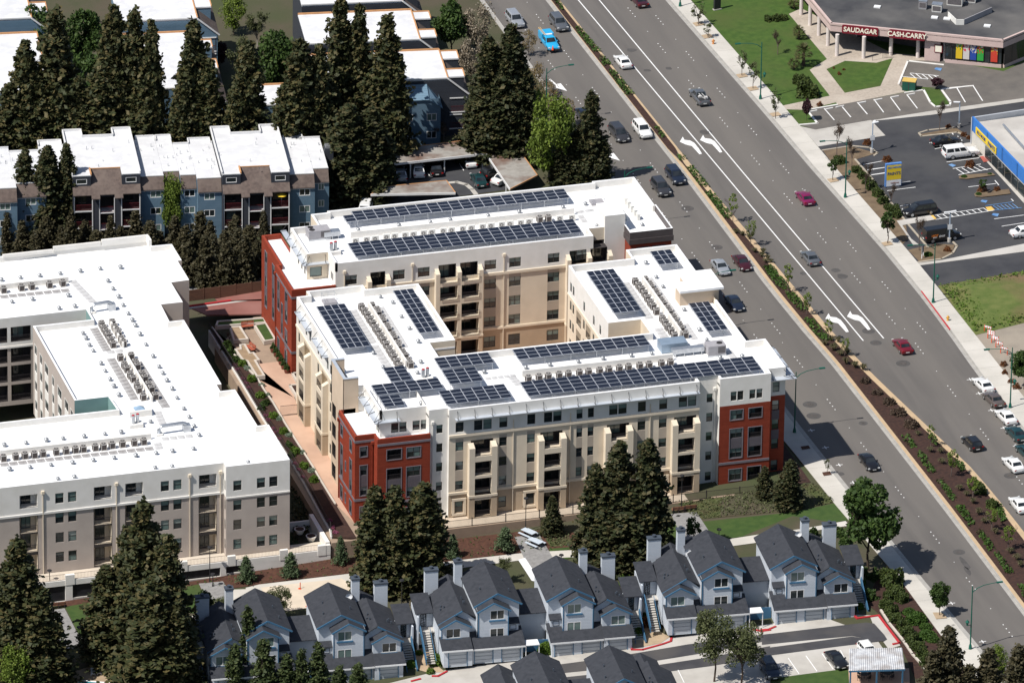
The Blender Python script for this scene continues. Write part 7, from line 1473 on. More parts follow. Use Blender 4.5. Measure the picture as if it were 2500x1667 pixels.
# ================================================================== VEHICLES
M_tyre=mat('tyre_rubber',(.018,.018,.018),None,rough=.8);M_rim=mat('alloy_rim',(.45,.46,.47),None,rough=.35,metal=.6);M_cglass=mat('car_glass',(.010,.013,.015),(.03,.035,.04),.8,.05,spec=.7);M_head=mat('headlamp',(.62,.63,.62),None,rough=.15);M_tail=mat('tail_lamp',(.30,.012,.012),None,rough=.2);M_plate=mat('number_plate',(.6,.6,.58),None,rough=.5);M_bump=mat('dark_bumper',(.03,.03,.032),None,rough=.6)
def paint(name,c,metal=.3,rough=.28):
 if name in MATS:return MATS[name]
 m=mat(name,c,tuple(v*.92 for v in c),.6,rough,metal*.5,spec=.5);b=m.node_tree.nodes['Principled BSDF'];b.inputs['Coat Weight'].default_value=.6;b.inputs['Coat Roughness'].default_value=.08;return m
KIND={'sedan':(4.7,1.8,1.45,2.7,.93,[(-.5,.42,.62,.80),(-.485,.27,.86,.93),(-.42,.2,.97,.98),(-.28,.18,.97,1),(.2,.18,.95,1),(.36,.2,.84,.97),(.455,.24,.70,.90),(.49,.30,.58,.80),(.5,.36,.52,.7)],(-.33,.205),(-.2,.04)),'coupe':(4.7,1.82,1.36,2.65,.92,[(-.5,.42,.66,.80),(-.485,.27,.88,.93),(-.42,.2,.95,.98),(-.28,.18,.94,1),(.2,.18,.92,1),(.36,.2,.80,.96),(.455,.24,.66,.88),(.49,.30,.55,.78),(.5,.36,.5,.66)],(-.36,.19),(-.2,.0)),'hatch':(4.3,1.78,1.55,2.6,.96,[(-.5,.4,.7,.84),(-.485,.27,.95,.94),(-.42,.2,.99,.98),(-.2,.18,.98,1),(.22,.18,.97,1),(.37,.2,.86,.97),(.455,.24,.72,.9),(.49,.3,.6,.8),(.5,.36,.54,.7)],(-.475,.23),(-.38,.06)),'suv':(4.9,1.92,1.82,2.85,1.12,[(-.5,.48,.8,.86),(-.485,.36,1.08,.95),(-.42,.3,1.14,.99),(-.2,.28,1.13,1),(.22,.28,1.12,1),(.38,.3,1.02,.98),(.47,.34,.92,.93),(.495,.4,.8,.86),(.5,.46,.7,.8)],(-.48,.22),(-.425,.08)),'bigsuv':(5.6,2.0,1.9,3.3,1.15,[(-.5,.48,.85,.88),(-.485,.36,1.12,.96),(-.42,.3,1.17,.99),(-.2,.28,1.16,1),(.2,.28,1.15,1),(.38,.3,1.08,.98),(.47,.34,.98,.94),(.495,.4,.85,.88),(.5,.46,.75,.82)],(-.48,.2),(-.45,.08)),'minivan':(5.1,1.98,1.75,3.0,1.08,[(-.5,.42,.8,.86),(-.485,.3,1.05,.95),(-.42,.22,1.1,.99),(-.2,.2,1.09,1),(.24,.2,1.06,1),(.38,.22,.93,.97),(.46,.26,.78,.9),(.49,.32,.64,.8),(.5,.38,.56,.7)],(-.48,.29),(-.44,.08)),'van':(5.7,2.05,2.1,3.5,1.2,[(-.5,.5,.9,.92),(-.49,.36,1.18,.97),(-.42,.3,1.22,.99),(-.2,.28,1.22,1),(.28,.28,1.2,1),(.4,.3,1.08,.98),(.47,.34,.95,.92),(.495,.4,.82,.86),(.5,.46,.72,.8)],(-.49,.31),(-.47,.2)),'pickup':(5.4,1.9,1.75,3.3,1.08,[(-.5,.5,.95,.93),(-.49,.36,1.06,.97),(-.42,.32,1.08,.99),(-.2,.3,1.08,1),(.2,.3,1.08,1),(.38,.32,1.0,.98),(.47,.36,.9,.93),(.495,.42,.78,.86),(.5,.48,.68,.8)],(-.14,.2),(-.1,.08)),}
CARM={}
def car_meshes(kind,pm):
 k=(kind,pm.name)
 if k in CARM:return CARM[k]
 L,W,H,wb,belt,prof,cb,ct=KIND[kind];w2=W/2;out={}
 mb=MB();rings=[]
 for x,zl,zt,w in prof:
  y=w*w2;zm=zl+(zt-zl)*.55;half=[(y*.9,zl),(y*.985,zl+.12),(y,zm),(y*.965,zt-.10),(y*.86,zt-.015),(y*.4,zt+.012)]
  rings.append([(x*L,a,b) for a,b in half]+[(x*L,-a,b) for a,b in reversed(half)])
 n=len(rings[0])
 for r in rings:mb.v+=r
 for i in range(len(rings)-1):
  for j in range(n):
   q=(j+1)%n;mb.f.append((i*n+j,(i+1)*n+j,(i+1)*n+q,i*n+q));mb.m.append(0)
 mb.f.append(tuple(range(n)));mb.f.append(tuple((len(rings)-1)*n+j for j in reversed(range(n))));mb.m+=[0,0]
 # cabin
 b0,b1,t0,t1=cb[0]*L,cb[1]*L,ct[0]*L,ct[1]*L;yb,yt=w2*.93,w2*.74;zb=belt-.05;zt=H
 c=[]
 for z,x0,x1,y in((zb,b0,b1,yb),(zt-.09,t0+(b0-t0)*.12,t1+(b1-t1)*.12,yt+.03),(zt,t0+.12,t1-.12,yt-.12)):c.append([(x0,-y,z),(x1,-y,z),(x1,y,z),(x0,y,z)])
 for lo,hi in zip(c,c[1:]):
  i=len(mb.v);mb.v+=lo+hi
  for j in range(4):q=(j+1)%4;mb.f.append((i+j,i+q,i+4+q,i+4+j));mb.m.append(0)
 i=len(mb.v);mb.v+=c[2];mb.f.append((i,i+1,i+2,i+3));mb.m.append(0)
 out['body']=mb.mesh('body',[pm],True)
 try:out['body'].set_sharp_from_angle(angle=R_(38))
 except Exception:pass
 lo,hi=[Vector(p) for p in c[0]],[Vector(p) for p in c[1]]
 def pane(a,b,cc,d,o):
  o=Vector(o);p=MB();ctr=(a+b+cc+d)/4;pts=[ctr+(q-ctr)*.97+o for q in(a,b,cc,d)];p.poly(pts);return p.mesh('glass',M_cglass)
 def lerp2(A,B,t):return A.lerp(B,t)
 e=.012
 def q4(a,b,cc,d,u0,u1,v0,v1):
  f=lambda u,v:(a.lerp(b,u)).lerp(d.lerp(cc,u),v);return f(u0,v0),f(u1,v0),f(u1,v1),f(u0,v1)
 gl=[]
 gl.append(('windscreen',pane(*q4(lo[1],lo[2],hi[2],hi[1],.06,.94,.1,.97),(e,0,e))))
 if kind not in('van',):gl.append(('rear_window',pane(*q4(lo[3],lo[0],hi[0],hi[3],.08,.92,.14,.95),(-e,0,e))))
 segs={'sedan':[(.10,.46),(.50,.88)],'coupe':[(.12,.42),(.46,.88)],'hatch':[(.05,.25),(.28,.58),(.61,.92)],'suv':[(.05,.28),(.32,.60),(.64,.93)],'bigsuv':[(.04,.36),(.40,.62),(.66,.92)],'minivan':[(.04,.3),(.33,.62),(.65,.92)],'van':[(.72,.94)],'pickup':[(.08,.42),(.48,.92)]}[kind]
 for u0,u1 in segs:
  gl.append(('side_window',pane(*q4(lo[0],lo[1],hi[1],hi[0],u0,u1,.18,.92),(0,-e,e*.3))));gl.append(('side_window',pane(*q4(lo[3],lo[2],hi[2],hi[3],u0,u1,.18,.92),(0,e,e*.3))))
 out['glass']=gl
 fz=prof[-2][2];rz_=prof[1][2];hw=w2*.8
 out['front']=[('headlight',MB().box(L*.462,L*.488,s*hw-.2,s*hw+.08,fz-.02,fz+.13).mesh('headlight',M_head)) for s in(-1,1)]
 out['rear']=[('tail_light',MB().box(-L*.497,-L*.478,s*hw*1.0-.2,s*hw*1.0+.1,rz_-.24,rz_-.06).mesh('tail_light',M_tail)) for s in(-1,1)]
 mb=MB();mb.box(L*.485,L*.502,-.26,.26,prof[-1][1]+.02,prof[-1][1]+.14);mb.box(-L*.505,-L*.49,-.26,.26,prof[0][1]+.05,prof[0][1]+.18);out['plate']=mb.mesh('number_plate',M_plate)
 mb=MB();mb.box(L*.47,L*.4985,-w2*.5,w2*.5,fz-.2,fz-.03);out['grille']=mb.mesh('grille',M_bump)
 mb=MB();[mb.box(b1-.35,b1-.15,s*(yb+.02)-.0,s*(yb+.2),zb+.02,zb+.18) if s>0 else mb.box(b1-.35,b1-.15,-(yb+.2),-(yb+.02),zb+.02,zb+.18) for s in(-1,1)];out['mirror']=mb.mesh('mirror',pm)
 r=.33 if H<1.7 else.38;ty=MB();rm=MB();N=16
 for k2 in range(N):
  a,b=2*math.pi*k2/N,2*math.pi*(k2+1)/N
  ty.poly([(r*math.cos(a),-.11,r*math.sin(a)),(r*math.cos(b),-.11,r*math.sin(b)),(r*math.cos(b),.11,r*math.sin(b)),(r*math.cos(a),.11,r*math.sin(a))])
 for y in(-.11,.11):ty.poly([(r*math.cos(2*math.pi*k2/N),y,r*math.sin(2*math.pi*k2/N)) for k2 in range(N)]);rm.poly([(.62*r*math.cos(2*math.pi*k2/N),y*1.05,.62*r*math.sin(2*math.pi*k2/N)) for k2 in range(N)])
 out['tyre']=ty.mesh('wheel',M_tyre);out['rim']=rm.mesh('rim',M_rim)
 CARM[k]=out;return out
def car(kind,pm,x,y,rz,label,group='vehicles on the boulevard',cat='car',z=None,name=None):
 M=car_meshes(kind,pm);L,W,H,wb,belt,prof,cb,ct=KIND[kind];r=.33 if H<1.7 else.38
 t=thing(name or{'suv':'suv','bigsuv':'suv','minivan':'minivan','van':'van','pickup':'pickup_truck'}.get(kind,'car'),label,cat,(x,y,(hz(x)+.015) if z is None else z),rz,group)
 put('body',M['body'],t,local=True)
 for nm,me in M['glass']+M['front']+M['rear']:put(nm,me,t,local=True)
 put('number_plate',M['plate'],t,local=True);put('grille',M['grille'],t,local=True);put('mirror',M['mirror'],t,local=True)
 for sx in(-1,1):
  for sy in(-1,1):
   w=put('wheel',M['tyre'],t,(sx*wb/2+(.05*L if kind!='van' else 0)*.3,sy*(W/2-.115),r),0,True);put('rim',M['rim'],w,local=True)
 if kind=='pickup':
  mb=MB();mb.box(-L*.47,-L*.15,-W*.42,W*.42,belt-.015,belt+.03);mb.build('bed',M_bump,t,local=True)
 return t
P={'white':paint('paint_white',(.72,.72,.71),.0),'black':paint('paint_black',(.012,.012,.014)),'navy':paint('paint_navy',(.014,.02,.038)),'silver':paint('paint_silver',(.40,.42,.45),.8),'grey':paint('paint_grey',(.13,.14,.155),.7),'dgrey':paint('paint_dark_grey',(.05,.05,.055),.6),'maroon':paint('paint_maroon',(.055,.010,.016)),'red':paint('paint_red',(.16,.008,.018)),'magenta':paint('paint_magenta',(.20,.008,.07)),'blue':paint('paint_sky_blue',(.02,.36,.66),0),'green':paint('paint_teal',(.012,.045,.05)),'bronze':paint('paint_bronze',(.14,.115,.105),.7)}
def road_car(kind,col,Z,q,north,label,cat='car',group='vehicles on the boulevard'):
 x,y=at_z(*Z(*q),.55);tan=math.atan2(1,-.03 if y>-20 else(-.1 if x>50 and y<-15 and y>-60 else-.02));return car(kind,P[col],x,y,tan if north else tan+math.pi,label,group,cat)
road_car('suv','silver',Z13,(62,185),False,'silver SUV partly behind blossom trees at the top of boulevard')
road_car('suv','grey',Z13,(452,215),False,'grey SUV beside the sky blue utility truck')
road_car('coupe','maroon',Z13,(1165,5),True,'dark red car cut by the top edge of picture');road_car('coupe','white',Z13,(1022,548),True,'white sedan in the turn lane beside the median');road_car('suv','white',Z13,(1197,1165),False,'white SUV beside the median next to a dark minivan');road_car('minivan','dgrey',Z13,(988,1195),False,'dark grey minivan next to the white SUV');road_car('sedan','navy',Z13,(680,1030),False,'dark car mostly hidden behind trees')
road_car('suv','navy',Z17,(1490,80),False,'black SUV leading beside the narrow grass median');road_car('suv','dgrey',Z17,(1362,185),False,'dark navy SUV just behind the far wing');road_car('coupe','magenta',Z18,(382,265),True,'magenta coupe in the far lanes');road_car('sedan','grey',Z18,(430,800),True,'grey sedan with pale shelf driving along the turn lane line');road_car('sedan','red',Z24,(1250,88),True,'dark red sedan below the turn arrows');road_car('sedan','silver',Z17,(1893,885),False,'silver sedan beside the maroon one');road_car('sedan','maroon',Z17,(2085,845),False,'maroon sedan hugging the median');road_car('sedan','navy',Z17,(2018,1205),False,'navy sedan close to the street wing');road_car('coupe','black',Z24,(955,1122),False,'black coupe beside the building shadow');road_car('hatch','black',Z24,(1870,952),True,'black hatchback with red lights beyond the wide median')
g_='cars parked along the far kerb'
road_car('coupe','white',Z24,(1970,432),True,'white two door car parked first along the far kerb',group=g_);road_car('sedan','bronze',Z24,(2062,562),True,'bronze grey sedan parked second along the far kerb',group=g_);road_car('sedan','white',Z24,(2172,718),True,'white sedan parked third along the far kerb',group=g_);road_car('sedan','green',Z24,(2262,868),True,'dark teal sedan parked fourth along the far kerb',group=g_);road_car('sedan','green',Z24,(2355,1030),True,'teal car cut by the right edge, parked fifth',group=g_)
road_car('sedan','white',Z24,(2238,1142),True,'white sedan driving past the parked teal car');road_car('sedan','white',Z24,(2290,1500),True,'white sedan at the right edge beside the wide median')
# pickup with ladders in the bed
t=road_car('pickup','grey',Z13,(1705,868),True,'grey pickup truck carrying tools in its open bed','pickup');mb=MB();mb.box(-2.3,-1.6,-.6,-.1,1.05,1.4);mb.box(-1.5,-1.0,.05,.6,1.05,1.35);mb.beam((-2.5,.2,1.45),(-.7,.35,1.5),.08,.08);mb.beam((-2.4,-.2,1.5),(-.7,-.1,1.5),.08,.08);mb.build('cargo',mat('pale_cargo',(.55,.55,.54),(.3,.3,.3),2,.7),t,local=True)
# sky blue utility truck
t=road_car('pickup','blue',Z13,(368,385),False,'sky blue utility truck with ladders and an orange cone on its bumper','truck');mb=MB();mb.box(-2.68,-.75,-.97,.97,.75,1.75);mb.build('service_body',P['blue'],t,local=True);mb=MB();mb.box(-.7,-.3,-.6,.6,1.76,1.84);mb.build('light_bar',M_wtrim,t,local=True)
for yy in(.55,.8):mb=MB();mb.beam((-3.1,-yy,1.95),(-.2,-yy,1.95),.07,.07);[mb.beam((-3+.4*k,-.55,1.95),(-3+.4*k,-.8,1.95),.04,.04) for k in range(7)] if yy<.6 else None;mb.build('ladder',mat('ladder_wood',(.55,.38,.18),(.5,.34,.16),1,.7),t,local=True)
mb=MB();mb.box(2.7,2.9,-.95,.95,.42,.62);mb.build('bumper',M_bump,t,local=True);mb=MB();mb.cyl(2.85,-.35,.62,1.3,.2,.04,10);mb.build('traffic_cone',mat('cone_orange',(.8,.10,.02),(.75,.09,.02),1,.6),t,local=True)
def lot_car(kind,col,Z,rear,front,label,group,cat='car'):
 a=Vector(at_z(*Z(*rear),.5));b=Vector(at_z(*Z(*front),.5));c=(a+b)/2;return car(kind,P[col],c.x,c.y,math.atan2((b-a).y,(b-a).x),label,group,cat,z=hz(c.x)+.1)
gl_='vehicles in the paint shop lot'
lot_car('coupe','black',Z14,(1515,1280),(1765,1245),'black coupe parked beside the blue paint shop',gl_);lot_car('bigsuv','white',Z14,(1610,1390),(1925,1350),'long white SUV parked nose to the paint shop',gl_);lot_car('minivan','black',Z18,(1540,365),(1270,405),'black minivan in the shade of a bare tree',gl_);lot_car('sedan','white',Z18,(2225,595),(2470,560),'white sedan cut by the right edge in the dark lot',gl_)
t=lot_car('van','black',Z18,(1425,640),(1770,590),'black panel van with red and white side lettering',gl_,'van');ROOTS[t.name]=Matrix.Identity(4)
M_vw=mat('van_white_print',(.7,.7,.68),None,rough=.5);M_vo=mat('van_orange_print',(.7,.2,.02),None,rough=.5);text(t,'ENVI',.42,(-.35,-1.04,1.02),0,M_vw,ext=.004,offs=.01,shear=.2);text(t,'HOT',.5,(-1.45,-1.04,1.2),0,M_vo,ext=.004,offs=.015);text(t,'SPOT',.26,(-1.45,-1.04,.92),0,M_vw,ext=.004,offs=.008)
Zk=Zm(880,320,2.168);gc_='cars parked under the carports'
lot_car('sedan','silver',Zk,(218,230),(205,170),'silver sedan under the long carport, west bay',gc_);lot_car('sedan','white',Zk,(313,218),(297,150),'white sedan under the long carport beside the silver one',gc_);lot_car('sedan','white',Zk,(590,175),(560,110),'white sedan under the long carport, east bay',gc_);lot_car('sedan','black',Zk,(405,205),(390,150),'black car hidden deep under the long carport',gc_);lot_car('sedan','green',Zk,(640,270),(610,222),'teal sedan crossing the carport lot',gc_);lot_car('suv','black',Zk,(690,222),(745,205),'black SUV nosed under the short carport',gc_);lot_car('sedan','white',Zk,(735,255),(790,230),'white car nosed under the short carport',gc_)
lot_car('minivan','white',Zm(620,410,3.647),(985,330),(1010,225),'white van in the shadow beside the solar building',gc_)
gd_='cars on the townhouse drive'
lot_car('coupe','black',Z28,(600,1275),(735,1420),'black coupe in a marked bay below the townhouses',gd_);lot_car('hatch','white',Z28,(880,1210),(1010,1360),'white hatchback half covered by the pavilion roof',gd_);lot_car('suv','navy',Z28,(20,1330),(130,1500),'dark blue SUV behind the drive trees',gd_)
# ================================================================== STREET LAMPS
M_lgreen=mat('street_green',(.006,.085,.06),(.008,.10,.07),1,.45)
def street_lamp(x,y,side,label,h=9.4,lantern=True,arm=3.5,z=.12,rz=0):
 t=thing('street_lamp',label,'street lamp',(x,y,z),rz,'green street lamps along the boulevard');mb=MB();mb.cyl(0,0,0,.5,.26,.2,10);mb.cyl(0,0,.5,.75,.2,.12,10);mb.build('base',M_lgreen,t,local=True)
 MB().cyl(0,0,.7,h,.11,.07,8).build('pole',M_lgreen,t,local=True);MB().tube([(0,0,h-.9),(side*.7,0,h-.35),(side*1.6,0,h-.02),(side*arm*.8,0,h+.12),(side*arm,0,h+.16)],[.06,.055,.05,.045,.045],6).build('arm',M_lgreen,t,local=True)
 mb=MB();mb.beam((side*(arm-.1),0,h+.16),(side*(arm+.75),0,h+.16),.3,.14);mb.build('lamp_head',M_lgreen,t,local=True)
 if lantern:mb=MB();mb.beam((0,0,3.6),(-side*.55,0,3.6),.06,.06);mb.cyl(-side*.55,0,3.6,4.1,.12,.2,8);mb.cyl(-side*.55,0,4.1,4.45,.3,.05,8);mb.build('lantern',M_lgreen,t,local=True)
for Z,q,lb in((Z13,(2248,890),'green street lamp on the far pavement by the market lawn'),(Z18,(742,270),'green street lamp by the paint shop hedge'),(Z18,(1525,1205),'green street lamp at the grass bank corner'),(Z24,(2210,645),'green street lamp beside the parked white sedan'),(Z13,(1533,65),'green street lamp cut by the top edge')):
 x,y=G(*Z(*q));street_lamp(x,y,-1,lb)
for Z,q,lb in((Z24,(290,865),'dark green street lamp at the red east corner'),(Z28,(1855,1270),'green street lamp near the lower right hedge')):
 x,y=G(*Z(*q));street_lamp(x,y,1,lb,lantern=Z is Z28)
for q,lb in((Z13(585,577),'green street lamp rising from blossom trees'),(Z13(1285,1490),'green street lamp behind the far wing roof'),((1796,659),'green street lamp hidden behind the street wing')):
 x,y=at_z(*q,9.68);street_lamp(x-4.2,y,1,lb,lantern=False)
x,y=G(*Z13(1862,90));t=thing('monument_sign','dark slab sign on the market lawn at the top edge','sign',(x,y,.05),.2);MB().box(-.55,.55,-.2,.2,.15,3.4).build('slab',M_blk,t,local=True);MB().box(-.65,.65,-.3,.3,0,.15).build('base',M_conc,t,local=True)
# ================================================================== TREES AND PLANTS
import numpy as np
rng=np.random.default_rng(11)
def leafmat(name,c1,c2,c3,tr=.22):
 m,n,l,b=_nodes(name);g=n.new('ShaderNodeNewGeometry');r=n.new('ShaderNodeValToRGB');e=r.color_ramp.elements;e[0].color=(*c1,1);e[1].color=(*c3,1);x=e.new(.55);x.color=(*c2,1)
 l.new(g.outputs['Random Per Island'],r.inputs[0]);tc=n.new('ShaderNodeTexCoord');nz=n.new('ShaderNodeTexNoise');nz.inputs['Scale'].default_value=.55;l.new(tc.outputs['Object'],nz.inputs[0])
 mx=n.new('ShaderNodeMixRGB');mx.blend_type='MULTIPLY';mx.inputs[0].default_value=.55;l.new(r.outputs[0],mx.inputs[1]);rr_=n.new('ShaderNodeValToRGB');rr_.color_ramp.elements[0].position=.3;rr_.color_ramp.elements[0].color=(.55,.55,.5,1);rr_.color_ramp.elements[1].position=.7;rr_.color_ramp.elements[1].color=(1.2,1.15,1.0,1);l.new(nz.outputs[0],rr_.inputs[0]);l.new(rr_.outputs[0],mx.inputs[2]);l.new(mx.outputs[0],b.inputs['Base Color']);b.inputs['Roughness'].default_value=.65;b.inputs['Specular IOR Level'].default_value=.25
 t=n.new('ShaderNodeBsdfTranslucent');l.new(mx.outputs[0],t.inputs[0]);ms=n.new('ShaderNodeMixShader');ms.inputs[0].default_value=tr;o=n['Material Output'];l.new(b.outputs[0],ms.inputs[1]);l.new(t.outputs[0],ms.inputs[2]);l.new(ms.outputs[0],o.inputs[0]);MATS[name]=m;return m
LM_={'redwood':leafmat('redwood_needles',(.026,.036,.014),(.046,.052,.020),(.10,.082,.034),.12),'dark':leafmat('dark_needles',(.022,.032,.013),(.040,.047,.019),(.08,.068,.03),.12),'juniper':leafmat('brown_juniper',(.032,.032,.016),(.055,.050,.026),(.085,.072,.04),.12),'green':leafmat('broad_leaves',(.028,.055,.013),(.045,.085,.02),(.075,.12,.03)),'lime':leafmat('spring_leaves',(.085,.13,.02),(.13,.19,.028),(.19,.25,.05),.3),'olive':leafmat('olive_leaves',(.06,.075,.03),(.085,.10,.042),(.12,.135,.065)),'pine':leafmat('pine_needles',(.03,.05,.016),(.05,.07,.024),(.08,.10,.038)),'cedar':leafmat('cedar_needles',(.055,.085,.04),(.08,.12,.06),(.12,.16,.09)),'purple':leafmat('purple_leaves',(.03,.012,.018),(.05,.02,.028),(.075,.03,.04)),'blossom':leafmat('pale_blossom',(.16,.13,.09),(.26,.22,.17),(.36,.32,.27)),'tan':leafmat('tan_buds',(.13,.095,.045),(.18,.135,.065),(.24,.19,.10)),'brown':leafmat('brown_twigs',(.06,.04,.03),(.085,.06,.045),(.11,.08,.06)),'hedge':leafmat('hedge_leaves',(.03,.05,.012),(.05,.075,.018),(.08,.105,.028)),'bright':leafmat('bright_hedge',(.055,.105,.012),(.085,.15,.018),(.12,.19,.03)),'cover':leafmat('ground_cover',(.028,.065,.010),(.045,.095,.014),(.07,.13,.025)),'flax':leafmat('flax_blades',(.06,.065,.03),(.10,.095,.05),(.17,.14,.085)),'pink':leafmat('pink_flowers',(.25,.05,.12),(.38,.10,.20),(.48,.2,.3)),'silver':leafmat('silver_shrub',(.14,.19,.14),(.19,.25,.19),(.26,.32,.26)),'palm':leafmat('palm_fronds',(.04,.055,.018),(.075,.085,.03),(.15,.13,.06)),'rust':leafmat('rust_shrub',(.11,.04,.015),(.16,.06,.02),(.21,.09,.035))}
M_bark=mat('bark',(.075,.052,.038),(.05,.036,.028),1.5,.95,bump=.4,bscale=6);M_pbark=mat('pale_bark',(.34,.31,.27),(.22,.2,.17),1.2,.9);M_twig=mat('grey_twigs',(.13,.10,.085),(.10,.075,.065),2,.9)
def leaf_mesh(name,C,S,m,asp=1.5,up=.5):
 C=np.asarray(C,float);N=len(C);nr=rng.normal(size=(N,3));nr[:,2]=np.abs(nr[:,2])+up;nr/=np.linalg.norm(nr,axis=1)[:,None];a=np.cross(nr,rng.normal(size=(N,3)));a/=np.linalg.norm(a,axis=1)[:,None];b=np.cross(nr,a);S=np.broadcast_to(S,(N,))*rng.uniform(.7,1.3,N);a=a*(S*asp/2)[:,None];b=b*(S/2)[:,None]
 V=np.stack([C-a,C-a*.2+b,C+a,C+a*.2-b],1).reshape(-1,3).astype(np.float32);me=bpy.data.meshes.new(name);me.vertices.add(4*N);me.vertices.foreach_set('co',V.ravel());me.loops.add(4*N);me.loops.foreach_set('vertex_index',np.arange(4*N,dtype=np.int32));me.polygons.add(N);me.polygons.foreach_set('loop_start',np.arange(0,4*N,4,dtype=np.int32));me.polygons.foreach_set('loop_total',np.full(N,4,dtype=np.int32));me.materials.append(m);me.update();return me
def trunk_mesh(h,r,m,lean=.02,n=7):
 mb=MB();mb.tube([(0,0,-.3),(lean*h*.2,0,h*.25),(lean*h,lean*h*.4,h*.6),(lean*h*.8,0,h)],[r*1.25,r,r*.6,r*.12],n);return mb.mesh('trunk',m)
def conifer(seed,m,H=20.,R=3.6,dens=1.0,pw=.56,size=.46,low=.06):
 r=np.random.default_rng(seed);pts=[];nb=int(330*dens);gapaz=r.uniform(0,6.28,3)
 for _ in range(nb):
  u=r.uniform(0,1)**1.12;az=r.uniform(0,6.283);L=(R*(1-u)**pw*r.uniform(.6,1.12)+.18)*(1-.22*max(math.cos(az-gapaz[int(u*2.9)]),0));z=H*(low+(1-low)*u);k=int(5+22*L/R);s=r.uniform(.12,1.,k)**.7*L;dz=-.22*s+.10*s*s/max(L,.3)+r.normal(0,.16,k);jit=r.normal(0,.10+.085*s,(2,k))
  pts.append(np.stack([np.cos(az)*s+jit[0],np.sin(az)*s+jit[1],z+dz],1))
 P_=np.concatenate(pts);P_=np.repeat(P_,2,0)+r.normal(0,.13,(2*len(P_),3));P_=P_[P_[:,2]>.4];return leaf_mesh('crown',P_,size,m,1.5,.6),trunk_mesh(H*.97,.38,M_bark)
def branches(seed,H,spread,m,levels=3,kids=3,r0=.16,fork=.32):
 r=random.Random(seed);mb=MB();tips=[]
 def grow(p,d,L,rad,lv):
  q=p+d*L;mid=p+d*L*.5+Vector((r.uniform(-1,1),r.uniform(-1,1),0))*L*.06;mb.tube([p,mid,q],[rad,rad*.8,rad*.55],5 if lv>1 else 3,caps=False)
  tips.append((tuple(q),lv));tips.append((tuple(mid),lv))
  if lv<=0:return
  for k in range(kids+(lv==levels)):
   a=r.uniform(0,6.283);t=r.uniform(.45,.95);nd=(d+Vector((math.cos(a)*spread,math.sin(a)*spread,r.uniform(.0,.35)))).normalized();grow(p+(q-p)*r.uniform(.55,1.),nd,L*t*.82,rad*.55,lv-1)
 grow(Vector((0,0,-.2)),Vector((0,0,1)),H*fork+.2,r0,levels);return mb.mesh('trunk',m),tips
def broad(seed,m,H=8.,R=3.,n=5200,size=.34,low=.28,clumps=34,bark=None,squash=1.0,sparse=False):
 r=np.random.default_rng(seed);tm,tips=branches(seed,H,.75,bark or M_bark,3,3,.035*H*.5,low+.1);C=[]
 for i in range(clumps):
  v=r.normal(size=3);v/=np.linalg.norm(v);q=r.uniform(.35,1)**.5;c=np.array([v[0]*R*q*.82,v[1]*R*q*.82,H*(low+(1-low)*.5)+v[2]*H*(1-low)*.42*q*squash]);rad=R*r.uniform(.2,.42)
  k=int(n/clumps*r.uniform(.6,1.4));w=r.normal(size=(k,3));w/=np.linalg.norm(w,axis=1)[:,None];C.append(c+w*(rad*r.uniform(.25,1,k)**.45)[:,None])
 P_=np.concatenate(C);P_=P_[(P_[:,2]>.15)];return leaf_mesh('crown',P_,size,m,1.3,.35),tm
def bare(seed,m,H=7.,n=900,lm=None,size=.12):
 tm,tips=branches(seed,H,.55,m,4,3,.02*H,.34);T=np.array([t for t,lv in tips if lv<=1]);k=max(1,n//len(T));P_=np.repeat(T,k,0)+rng.normal(0,.22,(k*len(T),3));return leaf_mesh('crown',P_,size,lm,1.8,0),tm
def bush(seed,m,n=900,size=.22,flat=1.0,smooth=False):
 r=np.random.default_rng(seed);w=r.normal(size=(n,3));w/=np.linalg.norm(w,axis=1)[:,None];w[:,2]=np.abs(w[:,2]);q=r.uniform(.55,1,n)**.5;f=1+0*q if smooth else 1+.18*np.sin(w[:,0]*5+seed)+.15*np.cos(w[:,1]*6+w[:,2]*4);P_=w*(q*f)[:,None]*[1,1,1.3*flat];return leaf_mesh('foliage',P_,size,m,1.3,.3),MB().tube([(0,0,-.1),(0,0,.5)],[.08,.04],5).mesh('stem',M_bark)
def flaxm(seed,m,n=110,H=1.0):
 r=random.Random(seed);mb=MB()
 for _ in range(n):
  a=r.uniform(0,6.283);L=r.uniform(.6,1.1)*H;o=r.uniform(.25,.85);d=Vector((math.cos(a),math.sin(a),0));s=Vector((-d.y,d.x,0))*.045;p0=d*.06;p1=d*(o*.5*L)+Vector((0,0,L*.75));p2=d*(o*1.05*L)+Vector((0,0,L*(1.0-o*.55)));mb.poly([p0-s,p0+s,p1+s,p1-s]);mb.poly([p1-s,p1+s,p2])
 return mb.mesh('foliage',m),MB().cyl(0,0,-.1,.12,.1,n=6).mesh('stem',M_bark)
def palm(seed):
 r=random.Random(seed);mb=MB()
 for _ in range(60):
  a=r.uniform(0,6.283);e=r.uniform(-.4,1.2);d=Vector((math.cos(a)*math.cos(e),math.sin(a)*math.cos(e),math.sin(e)));L=r.uniform(.8,1.2);c=Vector((0,0,1.6))+d*L;sd=d.cross(Vector((0,0,1))).normalized();u=sd.cross(d)
  for k in range(-5,6):f=(d*math.cos(k*.22)+sd*math.sin(k*.22));t=c+f*.75-Vector((0,0,.12));w=u.cross(f)*.05;mb.poly([c-w,c+w,t])
  mb.poly([Vector((0,0,1.6))-sd*.02,Vector((0,0,1.6))+sd*.02,c+sd*.02,c-sd*.02])
 return mb.mesh('fronds',LM_['palm']),MB().tube([(0,0,-.2),(0,0,1.7)],[.3,.22],8).mesh('trunk',M_bark)
